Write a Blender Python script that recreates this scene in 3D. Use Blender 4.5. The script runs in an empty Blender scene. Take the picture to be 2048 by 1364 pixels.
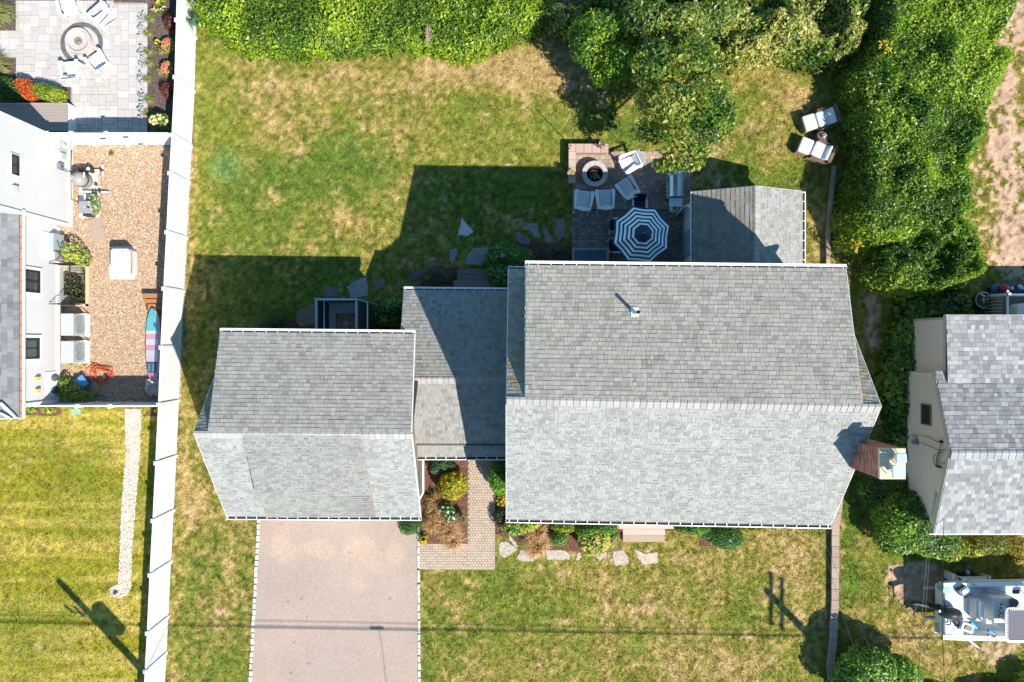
import bpy, math, random
import numpy as np
from mathutils import Matrix, Vector
# ------------------------------------------------------------------ camera, sky, sun, exposure
S = bpy.context.scene
C = S.collection
H, F = 28.0, 1365.0            # camera height (m) and focal length in photo pixels
G = H / F
cam_d = bpy.data.cameras.new('camera'); cam = bpy.data.objects.new('camera', cam_d); C.objects.link(cam)
cam.location = (0, 0, H); cam.rotation_euler = (0, 0, 0)
cam_d.sensor_width = 36.0; cam_d.lens = F * 36.0 / 2048.0; cam_d.clip_end = 400.0; cam_d.clip_start = 0.1
S.camera = cam
SX, SY = 0.67, -0.71           # ground direction towards the sun per metre of height
elev = math.atan(1 / math.hypot(SX, SY))
w = bpy.data.worlds.new('World'); S.world = w; w.use_nodes = True
nt = w.node_tree; nt.nodes.clear()
sky = nt.nodes.new('ShaderNodeTexSky'); sky.sky_type = 'NISHITA'; sky.sun_disc = False
sky.sun_elevation = elev; sky.sun_rotation = math.atan2(SX, SY); sky.air_density = 1.0; sky.dust_density = 0.0; sky.ozone_density = 2.0
bg = nt.nodes.new('ShaderNodeBackground'); bg.inputs[1].default_value = 0.112
ow = nt.nodes.new('ShaderNodeOutputWorld')
tint = nt.nodes.new('ShaderNodeVectorMath'); tint.operation = 'MULTIPLY'; tint.inputs[1].default_value = (0.68, 1.0, 1.04)   # clear, slightly cyan sky
nt.links.new(sky.outputs[0], tint.inputs[0]); nt.links.new(tint.outputs[0], bg.inputs[0]); nt.links.new(bg.outputs[0], ow.inputs[0])
sun_d = bpy.data.lights.new('sun', 'SUN'); sun_d.energy = 4.8; sun_d.angle = math.radians(0.5); sun_d.color = (1.0, 0.945, 0.855)
sun = bpy.data.objects.new('sun', sun_d); C.objects.link(sun)
sun.rotation_euler = Vector((SX, SY, 1.0)).to_track_quat('Z', 'Y').to_euler(); sun.location = (20, -20, 30)
S.view_settings.view_transform = 'Standard'; S.view_settings.look = 'None'
S.view_settings.exposure = 0.88; S.view_settings.gamma = 1.0; S.view_settings.use_curve_mapping = False
S.cycles.max_bounces = 6; S.cycles.diffuse_bounces = 3; S.cycles.transparent_max_bounces = 4

RNG = random.Random(7); NR = np.random.default_rng(7)
def P(px, py, h=0.0): return Vector(((px - 1024) * (H - h) / F, (682 - py) * (H - h) / F, h))
def gx(px, h=0.0): return (px - 1024) * (H - h) / F
def gy(py, h=0.0): return (682 - py) * (H - h) / F
def wallz(px, X): return H - X * F / (px - 1024)      # height of a point seen at px on a wall at X
# ------------------------------------------------------------------ materials
MATS = {}
def M(name, col=None, rough=0.8, metal=0.0, nscale=0.0, namp=0.15, bump=0.0, bscale=None, attr=False, col2=None, spec=0.4, trans=0.0, alpha=None, wave=None, detail=4):
    if name in MATS: return MATS[name]
    m = bpy.data.materials.new(name); MATS[name] = m; m.use_nodes = True
    t = m.node_tree; b = t.nodes['Principled BSDF']
    b.inputs['Roughness'].default_value = rough; b.inputs['Metallic'].default_value = metal
    b.inputs['Specular IOR Level'].default_value = spec
    if trans: b.inputs['Transmission Weight'].default_value = trans
    L = t.links.new
    if attr:
        a = t.nodes.new('ShaderNodeAttribute'); a.attribute_name = 'Col'; src = a.outputs[0]
    else:
        a = t.nodes.new('ShaderNodeRGB'); a.outputs[0].default_value = (*col, 1); src = a.outputs[0]
    geo = t.nodes.new('ShaderNodeNewGeometry')
    if nscale:
        n = t.nodes.new('ShaderNodeTexNoise'); n.inputs['Scale'].default_value = nscale; n.inputs['Detail'].default_value = detail
        n.inputs['Roughness'].default_value = 0.65
        L(geo.outputs['Position'], n.inputs['Vector'])
        if col2:
            r = t.nodes.new('ShaderNodeMapRange'); r.inputs[1].default_value = 0.38; r.inputs[2].default_value = 0.62
            L(n.outputs[0], r.inputs[0])
            mx = t.nodes.new('ShaderNodeMix'); mx.data_type = 'RGBA'
            L(r.outputs[0], mx.inputs[0]); L(src, mx.inputs[6]); mx.inputs[7].default_value = (*col2, 1); src = mx.outputs[2]
        else:
            r = t.nodes.new('ShaderNodeMapRange'); r.inputs[1].default_value = 0.3; r.inputs[2].default_value = 0.7
            r.inputs[3].default_value = 1 - namp; r.inputs[4].default_value = 1 + namp
            L(n.outputs[0], r.inputs[0])
            mx = t.nodes.new('ShaderNodeVectorMath'); mx.operation = 'SCALE'
            L(src, mx.inputs[0]); L(r.outputs[0], mx.inputs['Scale']); src = mx.outputs[0]
    L(src, b.inputs['Base Color'])
    if bump:
        n2 = t.nodes.new('ShaderNodeTexNoise'); n2.inputs['Scale'].default_value = bscale or nscale or 20; n2.inputs['Detail'].default_value = 3
        L(geo.outputs['Position'], n2.inputs['Vector'])
        bp = t.nodes.new('ShaderNodeBump'); bp.inputs['Strength'].default_value = bump; bp.inputs['Distance'].default_value = 0.02
        L(n2.outputs[0], bp.inputs['Height']); L(bp.outputs[0], b.inputs['Normal'])
    return m
def leaf_mat(name, rough=0.45, tr=0.35):
    if name in MATS: return MATS[name]
    m = bpy.data.materials.new(name); MATS[name] = m; m.use_nodes = True
    t = m.node_tree; b = t.nodes['Principled BSDF']; L = t.links.new
    a = t.nodes.new('ShaderNodeAttribute'); a.attribute_name = 'Col'
    b.inputs['Roughness'].default_value = rough; b.inputs['Specular IOR Level'].default_value = 0.5
    L(a.outputs[0], b.inputs['Base Color'])
    tl = t.nodes.new('ShaderNodeBsdfTranslucent')
    hs = t.nodes.new('ShaderNodeHueSaturation'); hs.inputs['Saturation'].default_value = 1.15; hs.inputs['Value'].default_value = 1.3
    L(a.outputs[0], hs.inputs['Color']); L(hs.outputs[0], tl.inputs[0])
    mx = t.nodes.new('ShaderNodeMixShader'); mx.inputs[0].default_value = tr
    L(b.outputs[0], mx.inputs[1]); L(tl.outputs[0], mx.inputs[2]); L(mx.outputs[0], t.nodes['Material Output'].inputs[0])
    return m
LEAF = leaf_mat('leaf', 0.38); BLADE = leaf_mat('grass_blade', 0.6, 0.2)
PAINT = M('painted', attr=True, rough=0.5)
STONE = M('stone', attr=True, rough=0.9, nscale=26, namp=0.22, bump=0.4, bscale=60)
SHINGLE = M('asphalt_shingle', attr=True, rough=0.92, nscale=1.1, namp=0.085, spec=0.2, bump=0.35, bscale=70, detail=8)
WOOD = M('wood', attr=True, rough=0.75, nscale=18, namp=0.2)
WHITE = M('white_vinyl', (0.70, 0.70, 0.70), rough=0.45, nscale=3, namp=0.05)
METAL = M('brushed_metal', (0.45, 0.46, 0.47), rough=0.35, metal=0.9, nscale=12, namp=0.1)
BLACK = M('black_metal', (0.02, 0.021, 0.024), rough=0.5, nscale=8, namp=0.2)
# ------------------------------------------------------------------ mesh helpers
def mesh_np(name, V, Fc, col=None, smooth=False):
    V = np.asarray(V, np.float32); Fc = np.asarray(Fc, np.int32); n, k = Fc.shape
    me = bpy.data.meshes.new(name)
    me.vertices.add(len(V)); me.vertices.foreach_set('co', V.ravel())
    me.loops.add(n * k); me.loops.foreach_set('vertex_index', Fc.ravel())
    me.polygons.add(n); me.polygons.foreach_set('loop_start', np.arange(0, n * k, k, dtype=np.int32))
    me.polygons.foreach_set('loop_total', np.full(n, k, np.int32))
    me.polygons.foreach_set('use_smooth', np.full(n, smooth))
    me.update(calc_edges=True)
    if col is not None:
        a = me.color_attributes.new('Col', 'FLOAT_COLOR', 'POINT')
        c = np.ones((len(V), 4), np.float32); c[:, :3] = col; a.data.foreach_set('color', c.ravel())
    return me
OFF = {}
def setp(o, label=None, cat=None, group=None, kind=None):
    if label: o['label'] = label
    if cat: o['category'] = cat
    if group: o['group'] = group
    if kind: o['kind'] = kind
    return o
def thing(name, label, cat, loc=(0, 0, 0), rz=0.0, group=None, local=False):
    """Empty at a thing's base. local=True: its parts are modelled in the thing's own frame, else in world coordinates."""
    o = bpy.data.objects.new(name, None); C.objects.link(o); o.location = loc; o.rotation_euler = (0, 0, rz); o.empty_display_size = 0.2
    setp(o, label, cat, group); OFF[o.name] = Vector((0, 0, 0)) if local else Vector(loc)
    return o
def link(name, me, parent=None, mats=None, off=True):
    if mats is not None:
        for m in (mats if isinstance(mats, (list, tuple)) else [mats]): me.materials.append(m)
    o = bpy.data.objects.new(name, me); C.objects.link(o)
    if parent is not None:
        o.parent = parent; d = OFF.get(parent.name, Vector()); OFF[o.name] = d
        if off and d.length > 0: me.transform(Matrix.Translation(-d))
    return o
class MB:
    def __init__(s): s.v = []; s.f = []; s.c = []; s.m = []; s.mi = 0; s.col = (0.5, 0.5, 0.5); s.sm = []
    def add(s, vs, fs, col=None, smooth=False):
        b = len(s.v); s.v += [tuple(v) for v in vs]; s.f += [tuple(b + i for i in f) for f in fs]
        s.c += [col or s.col] * len(vs); s.m += [s.mi] * len(fs); s.sm += [smooth] * len(fs); return s
    def box(s, cx, cy, cz, sx, sy, sz, rz=0.0, col=None, taper=0.0, tilt=None):
        """centre x,y, BOTTOM z"""
        vs = []
        for z, k in ((0, 1), (sz, 1 - taper)):
            for x, y in ((-1, -1), (1, -1), (1, 1), (-1, 1)):
                vs.append(Vector((x * sx / 2 * k, y * sy / 2 * k, z)))
        R = Matrix.Rotation(rz, 4, 'Z')
        if tilt: R = R @ Matrix.Rotation(tilt[1], 4, tilt[0])
        vs = [R @ v + Vector((cx, cy, cz)) for v in vs]
        return s.add(vs, [(3, 2, 1, 0), (4, 5, 6, 7), (0, 1, 5, 4), (1, 2, 6, 5), (2, 3, 7, 6), (3, 0, 4, 7)], col)
    def slab(s, poly, z0, z1, col=None, inset=0.0):
        """poly: xy list ccw"""
        n = len(poly)
        a = sum(poly[i][0] * poly[(i + 1) % n][1] - poly[(i + 1) % n][0] * poly[i][1] for i in range(n))
        if a < 0: poly = poly[::-1]
        cx = sum(p[0] for p in poly) / n; cy = sum(p[1] for p in poly) / n
        vs = [(p[0], p[1], z0) for p in poly]
        if inset:
            zm = z1 - inset
            vs += [(p[0], p[1], zm) for p in poly]
            def ins(p):
                d = math.hypot(p[0] - cx, p[1] - cy) + 1e-6; k = max(0.3, 1 - inset / d)
                return (cx + (p[0] - cx) * k, cy + (p[1] - cy) * k, z1)
            vs += [ins(p) for p in poly]
            fs = [tuple(range(2 * n, 3 * n))] + [(i, (i + 1) % n, n + (i + 1) % n, n + i) for i in range(n)] + [(n + i, n + (i + 1) % n, 2 * n + (i + 1) % n, 2 * n + i) for i in range(n)]
        else:
            vs += [(p[0], p[1], z1) for p in poly]
            fs = [tuple(range(n, 2 * n))] + [(i, (i + 1) % n, n + (i + 1) % n, n + i) for i in range(n)] + [tuple(range(n - 1, -1, -1))]
        return s.add(vs, fs, col)
    def quadslab(s, pts, t, col=None):
        """a plate under four/any 3-D points, thickness t downwards along its normal"""
        p = [Vector(q) for q in pts]; n = (p[1] - p[0]).cross(p[2] - p[1]).normalized()
        if n.z < 0: p = p[::-1]; n = -n
        k = len(p); vs = p + [q - n * t for q in p]
        return s.add(vs, [tuple(range(k)), tuple(range(2 * k - 1, k - 1, -1))] + [(i, k + i, k + (i + 1) % k, (i + 1) % k) for i in range(k)], col)
    def cyl(s, cx, cy, z0, z1, r0, r1=None, n=16, col=None, cap=True):
        r1 = r0 if r1 is None else r1
        vs = [(cx + r0 * math.cos(6.28318 * i / n), cy + r0 * math.sin(6.28318 * i / n), z0) for i in range(n)]
        vs += [(cx + r1 * math.cos(6.28318 * i / n), cy + r1 * math.sin(6.28318 * i / n), z1) for i in range(n)]
        s.add(vs, [(i, (i + 1) % n, n + (i + 1) % n, n + i) for i in range(n)], col, True)
        if cap: s.add(vs[n:], [tuple(range(n))], col)
        return s
    def lathe(s, cx, cy, prof, n=24, col=None, smooth=True):
        vs = []; k = len(prof)
        for r, z in prof:
            for i in range(n): vs.append((cx + r * math.cos(2 * math.pi * i / n), cy + r * math.sin(2 * math.pi * i / n), z))
        fs = [(j * n + i, j * n + (i + 1) % n, (j + 1) * n + (i + 1) % n, (j + 1) * n + i) for j in range(k - 1) for i in range(n)]
        return s.add(vs, fs, col, smooth)
    def tube(s, pts, r, n=6, col=None, r2=None):
        pts = [Vector(p) for p in pts]; k = len(pts); vs = []
        for i, p in enumerate(pts):
            d = (pts[min(i + 1, k - 1)] - pts[max(i - 1, 0)]).normalized()
            a = d.cross(Vector((0, 0, 1)))
            if a.length < 1e-3: a = d.cross(Vector((1, 0, 0)))
            a.normalize(); b = d.cross(a); rr = r if r2 is None else r + (r2 - r) * i / (k - 1)
            for j in range(n):
                q = 2 * math.pi * j / n; vs.append(p + a * (rr * math.cos(q)) + b * (rr * math.sin(q)))
        fs = [(i * n + j, i * n + (j + 1) % n, (i + 1) * n + (j + 1) % n, (i + 1) * n + j) for i in range(k - 1) for j in range(n)]
        fs += [tuple(range(n)), tuple(range(k * n - 1, (k - 1) * n - 1, -1))]
        return s.add(vs, fs, col, True)
    def ellipsoid(s, c, r, nu=14, nv=8, col=None, rz=0.0, up=False):
        vs = []; ca, sa = math.cos(rz), math.sin(rz)
        for j in range(nv + 1):
            th = (math.pi / 2 if up else math.pi) * j / nv
            for i in range(nu):
                ph = 2 * math.pi * i / nu
                x, y, z = r[0] * math.sin(th) * math.cos(ph), r[1] * math.sin(th) * math.sin(ph), r[2] * math.cos(th)
                vs.append((c[0] + x * ca - y * sa, c[1] + x * sa + y * ca, c[2] + z))
        fs = [(j * nu + i, (j + 1) * nu + i, (j + 1) * nu + (i + 1) % nu, j * nu + (i + 1) % nu) for j in range(nv) for i in range(nu)]
        return s.add(vs, fs, col, True)
    def build(s, name, mat, parent=None, kind=None):
        me = bpy.data.meshes.new(name); me.from_pydata(s.v, [], s.f)
        a = me.color_attributes.new('Col', 'FLOAT_COLOR', 'POINT')
        a.data.foreach_set('color', np.hstack([np.array(s.c, np.float32).reshape(-1, 3), np.ones((len(s.v), 1), np.float32)]).ravel())
        me.polygons.foreach_set('material_index', s.m); me.polygons.foreach_set('use_smooth', s.sm)
        o = link(name, me, parent, mat)
        if kind: o['kind'] = kind
        return o
def roundbox(cx, cy, z0, sx, sy, sz, r, rz=0.0, n=4, dome=0.0):
    """verts/faces of a box with rounded corners in plan and a soft top edge"""
    ring = []
    for qx, qy, a0 in ((1, 1, 0), (-1, 1, 90), (-1, -1, 180), (1, -1, 270)):
        for i in range(n + 1):
            a = math.radians(a0 + 90 * i / n); ring.append((qx * (sx / 2 - r) + r * math.cos(a), qy * (sy / 2 - r) + r * math.sin(a)))
    levels = [(1.0, 0), (1.0, sz - min(r, sz) * 0.5), (0.985, sz - min(r, sz) * 0.2), (0.94, sz)]
    if dome: levels += [(0.6, sz + dome * 0.7), (0.25, sz + dome)]
    k = len(ring); vs = []; c, s_ = math.cos(rz), math.sin(rz)
    for sc, z in levels:
        for x, y in ring: vs.append((cx + (x * c - y * s_) * sc, cy + (x * s_ + y * c) * sc, z0 + z))
    fs = [(j * k + i, j * k + (i + 1) % k, (j + 1) * k + (i + 1) % k, (j + 1) * k + i) for j in range(len(levels) - 1) for i in range(k)]
    fs.append(tuple(range((len(levels) - 1) * k, len(levels) * k)))
    return vs, fs
# ------------------------------------------------------------------ numpy noise
def vnoise(x, y, seed=0):
    xi = np.floor(x).astype(np.int64); yi = np.floor(y).astype(np.int64); fx = x - xi; fy = y - yi
    fx = fx * fx * (3 - 2 * fx); fy = fy * fy * (3 - 2 * fy)
    def h(a, b):
        n = (a * 374761393 + b * 668265263 + seed * 974634777) & 0x7fffffff
        n = ((n ^ (n >> 13)) * 1274126177) & 0x7fffffff
        return ((n ^ (n >> 16)) & 0xffff) / 65535.0
    return (h(xi, yi) * (1 - fx) + h(xi + 1, yi) * fx) * (1 - fy) + (h(xi, yi + 1) * (1 - fx) + h(xi + 1, yi + 1) * fx) * fy
def fbm(x, y, sc, seed=0, oct=4):
    t = 0; a = 0.5; s = 0
    for i in range(oct): t = t + a * vnoise(x / sc + 37.7 * i, y / sc - 11.3 * i, seed + i * 7); s += a; a *= 0.55; sc *= 0.5
    return t / s
def inpoly(x, y, poly):
    c = np.zeros(x.shape, bool); n = len(poly)
    for i in range(n):
        x1, y1 = poly[i]; x2, y2 = poly[(i + 1) % n]
        if y1 == y2: continue
        k = ((y1 > y) != (y2 > y)) & (x < (x2 - x1) * (y - y1) / (y2 - y1) + x1); c ^= k
    return c
def polydist(x, y, poly):
    d = np.full(x.shape, 1e9); n = len(poly)
    for i in range(n):
        ax, ay = poly[i]; bx, by = poly[(i + 1) % n]; dx, dy = bx - ax, by - ay
        t = np.clip(((x - ax) * dx + (y - ay) * dy) / (dx * dx + dy * dy + 1e-9), 0, 1)
        d = np.minimum(d, np.hypot(x - ax - t * dx, y - ay - t * dy))
    return d
def pxpoly(pts, h=0.0): return [(gx(a, h), gy(b, h)) for a, b in pts]
# ------------------------------------------------------------------ foliage
def leaf_quads(pos, nrm, size, col, jit=0.7, droop=None):
    n = len(pos); size = np.broadcast_to(size, (n,)) * np.clip(np.exp(NR.normal(-.1, 0.38, n)), .35, 2.0)
    d = nrm + NR.normal(0, jit, (n, 3)); d /= np.linalg.norm(d, axis=1)[:, None] + 1e-9
    a = np.cross(d, NR.normal(0, 1, (n, 3))); a /= np.linalg.norm(a, axis=1)[:, None] + 1e-9; b = np.cross(d, a)
    s = size[:, None]; V = np.empty((n, 4, 3))
    V[:, 0] = pos - a * s * 0.55; V[:, 1] = pos - b * s * 0.32 + d * s * 0.1; V[:, 2] = pos + a * s * 0.55; V[:, 3] = pos + b * s * 0.32 + d * s * 0.1
    Fq = np.arange(n * 4).reshape(n, 4)
    Ft = np.empty((n, 2, 3), int); Ft[:, 0] = Fq[:, [0, 1, 2]]; Ft[:, 1] = Fq[:, [0, 2, 3]]
    return V.reshape(-1, 3), Ft.reshape(-1, 3), np.repeat(col, 4, axis=0)
LG = np.array([1.85, 1.70, 1.15])
def pal_cols(n, pal, pos=None, sc=1.2, var=0.25, seed=1):
    pal = np.array(pal); k = len(pal)
    if pos is not None: u = np.clip(fbm(pos[:, 0], pos[:, 1], sc, seed, 3) * 2.2 - 0.6 + NR.normal(0, 0.28, n), 0, 0.999)
    else: u = NR.uniform(0, 0.999, n)
    c = LG * pal[(u * k).astype(int)] * NR.uniform(1 - var, 1 + var, (n, 1)) * NR.uniform(0.92, 1.08, (n, 3))
    odd = NR.random(n) < .035; c[odd] = c[odd] * np.array([1.9, 1.3, 1.6]) + np.array([.03, .02, .01]); return np.minimum(c, .7)
def bumpy(c, r, seed, amp=0.12, nu=20, nv=10):
    vs = []; fs = []
    for j in range(nv + 1):
        th = math.pi * j / nv
        for i in range(nu):
            ph = 2 * math.pi * i / nu
            k = 1 + amp * (2 * float(vnoise(np.array([math.cos(ph) * 2.2 + 9]), np.array([math.sin(ph) * 2.2 + th * 2.0]), seed)[0]) - 1)
            vs.append((c[0] + r[0] * k * math.sin(th) * math.cos(ph), c[1] + r[1] * k * math.sin(th) * math.sin(ph), c[2] + r[2] * k * math.cos(th)))
    fs = [(j * nu + i, (j + 1) * nu + i, (j + 1) * nu + (i + 1) % nu, j * nu + (i + 1) % nu) for j in range(nv) for i in range(nu)]
    return vs, fs
def blob_leaves(blobs, dens, size, pal, jit=0.6, seed=1, inner=0.75, low=-0.35, sc=1.2, var=0.25):
    Ps = []; Ns = []
    for (cx, cy, cz, rx, ry, rz_) in blobs:
        area = 4 * math.pi * ((rx * ry + rx * rz_ + ry * rz_) / 3); n = max(12, int(area * dens))
        u = NR.normal(0, 1, (n, 3)); u /= np.linalg.norm(u, axis=1)[:, None]; u = u[u[:, 2] > low]; n = len(u)
        lump = 1 + 0.14 * (fbm(u[:, 0] * 2 + cx, u[:, 1] * 2 + u[:, 2] + cy, 0.7, seed, 2) * 2 - 1)
        k = (inner + (1.04 - inner) * NR.random(n) ** 0.6) * lump
        Ps.append(np.stack([cx + u[:, 0] * rx * k, cy + u[:, 1] * ry * k, np.maximum(0.02, cz + u[:, 2] * rz_ * k)], 1))
        nn = u / np.array([rx, ry, rz_]); nn /= np.linalg.norm(nn, axis=1)[:, None]; nn[:, 2] += 0.35; Ns.append(nn)
    pos = np.vstack(Ps); nrm = np.vstack(Ns)
    return leaf_quads(pos, nrm, size, pal_cols(len(pos), pal, pos, sc, var, seed), jit)
GREEN = [(0.040, 0.10, 0.012), (0.075, 0.17, 0.014), (0.12, 0.25, 0.016), (0.19, 0.33, 0.02)]
DEEP = [(0.022, 0.06, 0.014), (0.035, 0.09, 0.018), (0.055, 0.125, 0.022), (0.09, 0.17, 0.035)]
PALEG = [(0.05, 0.10, 0.02), (0.09, 0.15, 0.03), (0.16, 0.20, 0.06), (0.26, 0.27, 0.13)]
def shrub(name, label, cat, blobs, dens=500, size=0.09, pal=GREEN, group=None, trunk=True, flowers=None, jit=0.6, core=0.8, seed=1, inner=0.75, partname='foliage', sc=1.2, var=0.25, stemcol=(0.10, 0.07, 0.045)):
    """blobs in world metres; foliage = inner twig-and-leaf mass + thousands of leaf faces, plus stem(s)"""
    cx = sum(b[0] for b in blobs) / len(blobs); cy = sum(b[1] for b in blobs) / len(blobs)
    t = thing(name, label, cat, (cx, cy, 0), group=group)
    V, Ft, cc = blob_leaves(blobs, dens, size, pal, jit, seed, inner, sc=sc, var=var)
    Vs = [V]; Fs = [Ft]; Cs = [cc]; nv = len(V)
    if core:
        for b in blobs:
            vs, fs = bumpy(b[:3], (b[3] * core, b[4] * core, b[5] * core), seed, 0.15, 14, 7)
            vs = np.array(vs); vs[:, 2] = np.maximum(vs[:, 2], 0.01); fs = np.array(fs)
            tr = np.vstack([fs[:, [0, 1, 2]], fs[:, [0, 2, 3]]]) + nv
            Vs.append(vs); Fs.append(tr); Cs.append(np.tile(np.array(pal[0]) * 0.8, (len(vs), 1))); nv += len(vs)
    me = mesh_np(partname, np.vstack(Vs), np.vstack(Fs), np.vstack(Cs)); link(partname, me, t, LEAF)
    if trunk:
        m = MB(); m.col = stemcol
        top = max(b[2] for b in blobs)
        for b in blobs[:5]: m.tube([(cx + RNG.uniform(-.05, .05), cy + RNG.uniform(-.05, .05), -0.02), ((cx + b[0]) / 2, (cy + b[1]) / 2, b[2] * 0.5), (b[0], b[1], b[2])], 0.03 + 0.012 * top, 6, r2=0.012)
        m.build('stem', WOOD, t)
    if flowers:
        fl_n, fl_size, fl_cols, fl_name = flowers; m = MB()
        for i in range(fl_n):
            b = RNG.choice(blobs); a = RNG.uniform(0, 6.28); q = math.sqrt(RNG.random()) * 0.9; zz = math.sqrt(max(0, 1 - q * q))
            x, y, z = b[0] + b[3] * q * math.cos(a), b[1] + b[4] * q * math.sin(a), b[2] + b[5] * zz * 1.05; s_ = fl_size * RNG.uniform(0.6, 1.2); c0 = RNG.choice(fl_cols)
            for k in range(7):
                a2 = 6.28 * k / 6; rr = 0 if k == 6 else s_ * 0.5
                m.ellipsoid((x + rr * math.cos(a2), y + rr * math.sin(a2), z + (0.02 if k == 6 else 0)), (s_ * 0.36, s_ * 0.36, s_ * 0.25), 6, 3, [v * RNG.uniform(0.8, 1.15) for v in c0], up=True)
        m.build(fl_name, PAINT, t)
    return t
def pb(px, py, h, rpx, rpy=None, rz=None):
    """blob whose centre is seen at px,py with pixel radii; centre height h"""
    p = P(px, py, h); k = (H - h) / F; rpy = rpy or rpx
    return (p.x, p.y, h, rpx * k, rpy * k, rz if rz else (rpx + rpy) * 0.5 * k)
def mass(name, label, cat, poly, hfun, dens, size, pal, group=None, seed=3, edge=0.55, sc=1.6, jit=0.65, kind=None, partname='foliage', step=0.16, stems=8, fall=0.6, var=0.28):
    """dense thicket over a ground polygon: a lumpy height field of leaves over a closed inner body"""
    xs = [p[0] for p in poly]; ys = [p[1] for p in poly]; x0, x1, y0, y1 = min(xs), max(xs), min(ys), max(ys)
    def hh(x, y):
        d = polydist(x, y, core_poly); e = np.clip(d / edge, 0, 1); e = np.sqrt(np.clip(1 - (1 - e) ** 2, 0, 1))
        return hfun(x, y) * (0.12 + 0.88 * e)
    pn = []
    for i in range(len(poly)):
        a, b = poly[i], poly[(i + 1) % len(poly)]; L_ = math.hypot(b[0] - a[0], b[1] - a[1]); q_ = max(1, int(L_ / .25))
        for j in range(q_): f = j / q_; pn.append((a[0] + (b[0] - a[0]) * f + RNG.gauss(0, .07), a[1] + (b[1] - a[1]) * f + RNG.gauss(0, .07)))
    core_poly = poly; poly = pn
    t = thing(name, label, cat, ((x0 + x1) / 2, (y0 + y1) / 2, 0), group=group)
    n = int((x1 - x0) * (y1 - y0) * dens); x = NR.uniform(x0, x1, n); y = NR.uniform(y0, y1, n); k = inpoly(x, y, poly)
    ex = NR.normal(0, 0.07, (2, n)); x, y = (x + ex[0])[k], (y + ex[1])[k]; n = len(x); z = hh(x, y)
    e = 0.06; nx = -(hh(x + e, y) - z) / e; ny = -(hh(x, y + e) - z) / e
    nrm = np.stack([nx, ny, np.ones(n)], 1); nrm /= np.linalg.norm(nrm, axis=1)[:, None]
    # more leaves on steep flanks
    steep = nrm[:, 2] < 0.7; xx = np.concatenate([x, x[steep], x[steep]]); yy = np.concatenate([y, y[steep], y[steep]]); zz = np.concatenate([z, z[steep] * NR.uniform(.3, 1, steep.sum()), z[steep] * NR.uniform(.2, 1, steep.sum())]); nn = np.vstack([nrm, nrm[steep], nrm[steep]])
    pos = np.stack([xx, yy, np.maximum(0.02, zz + NR.normal(0.0, 0.07, len(xx)))], 1)
    V, Ft, cc = leaf_quads(pos, nn, size, pal_cols(len(pos), pal, pos, sc, var, seed), jit)
    gxn = int((x1 - x0) / step) + 2; gyn = int((y1 - y0) / step) + 2
    X, Y = np.meshgrid(np.linspace(x0, x1, gxn), np.linspace(y0, y1, gyn)); ins = inpoly(X, Y, poly) & (polydist(X, Y, core_poly) > .22)
    Z = np.where(ins, hh(X, Y) - 0.16, -0.05); Z = np.maximum(Z, -0.05)
    idx = np.arange(gxn * gyn).reshape(gyn, gxn); q = np.stack([idx[:-1, :-1], idx[:-1, 1:], idx[1:, 1:], idx[1:, :-1]], -1).reshape(-1, 4)
    keep = ins.ravel()[q].all(1); q = q[keep]; tr = np.vstack([q[:, [0, 1, 2]], q[:, [0, 2, 3]]]) + len(V)
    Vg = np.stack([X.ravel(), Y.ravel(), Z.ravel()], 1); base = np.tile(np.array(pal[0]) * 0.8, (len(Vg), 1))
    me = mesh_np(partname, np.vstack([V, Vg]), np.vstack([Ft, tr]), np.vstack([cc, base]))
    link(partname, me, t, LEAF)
    m = MB(); m.col = (0.11, 0.08, 0.05)
    c = 0
    while c < stems:
        a, b = RNG.uniform(x0, x1), RNG.uniform(y0, y1)
        if inpoly(np.array([a]), np.array([b]), poly)[0]:
            zt = float(hh(np.array([a]), np.array([b]))[0]); m.tube([(a, b, -0.02), (a + RNG.uniform(-.2, .2), b + RNG.uniform(-.2, .2), zt * 0.55), (a + RNG.uniform(-.4, .4), b + RNG.uniform(-.4, .4), zt * 0.9)], 0.05, 6, r2=0.015); c += 1
    m.build('stem', WOOD, t)
    if kind: t['kind'] = kind
    return t
def tuft(m, x, y, n, r, hgt, cols, wd=0.018, flat=0.5):
    """ornamental grass: arching blades"""
    for i in range(n):
        a = RNG.uniform(0, 6.28); L = r * RNG.uniform(0.5, 1.1); hz = hgt * RNG.uniform(0.6, 1.1); b = a + RNG.uniform(-.3, .3)
        x0, y0 = x + RNG.uniform(-.12, .12) * r, y + RNG.uniform(-.12, .12) * r; px_, py_ = -math.sin(a) * wd, math.cos(a) * wd; c = RNG.choice(cols)
        m1 = (x0 + L * .45 * math.cos(a), y0 + L * .45 * math.sin(a), hz); m2 = (x0 + L * math.cos(b), y0 + L * math.sin(b), hz * RNG.uniform(0.4, 0.8))
        m.add([(x0 - px_, y0 - py_, 0.01), (x0 + px_, y0 + py_, 0.01), (m1[0] + px_, m1[1] + py_, m1[2]), (m1[0] - px_, m1[1] - py_, m1[2]), m2], [(0, 1, 2, 3), (3, 2, 4)], [v * RNG.uniform(.8, 1.2) for v in c])
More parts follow.
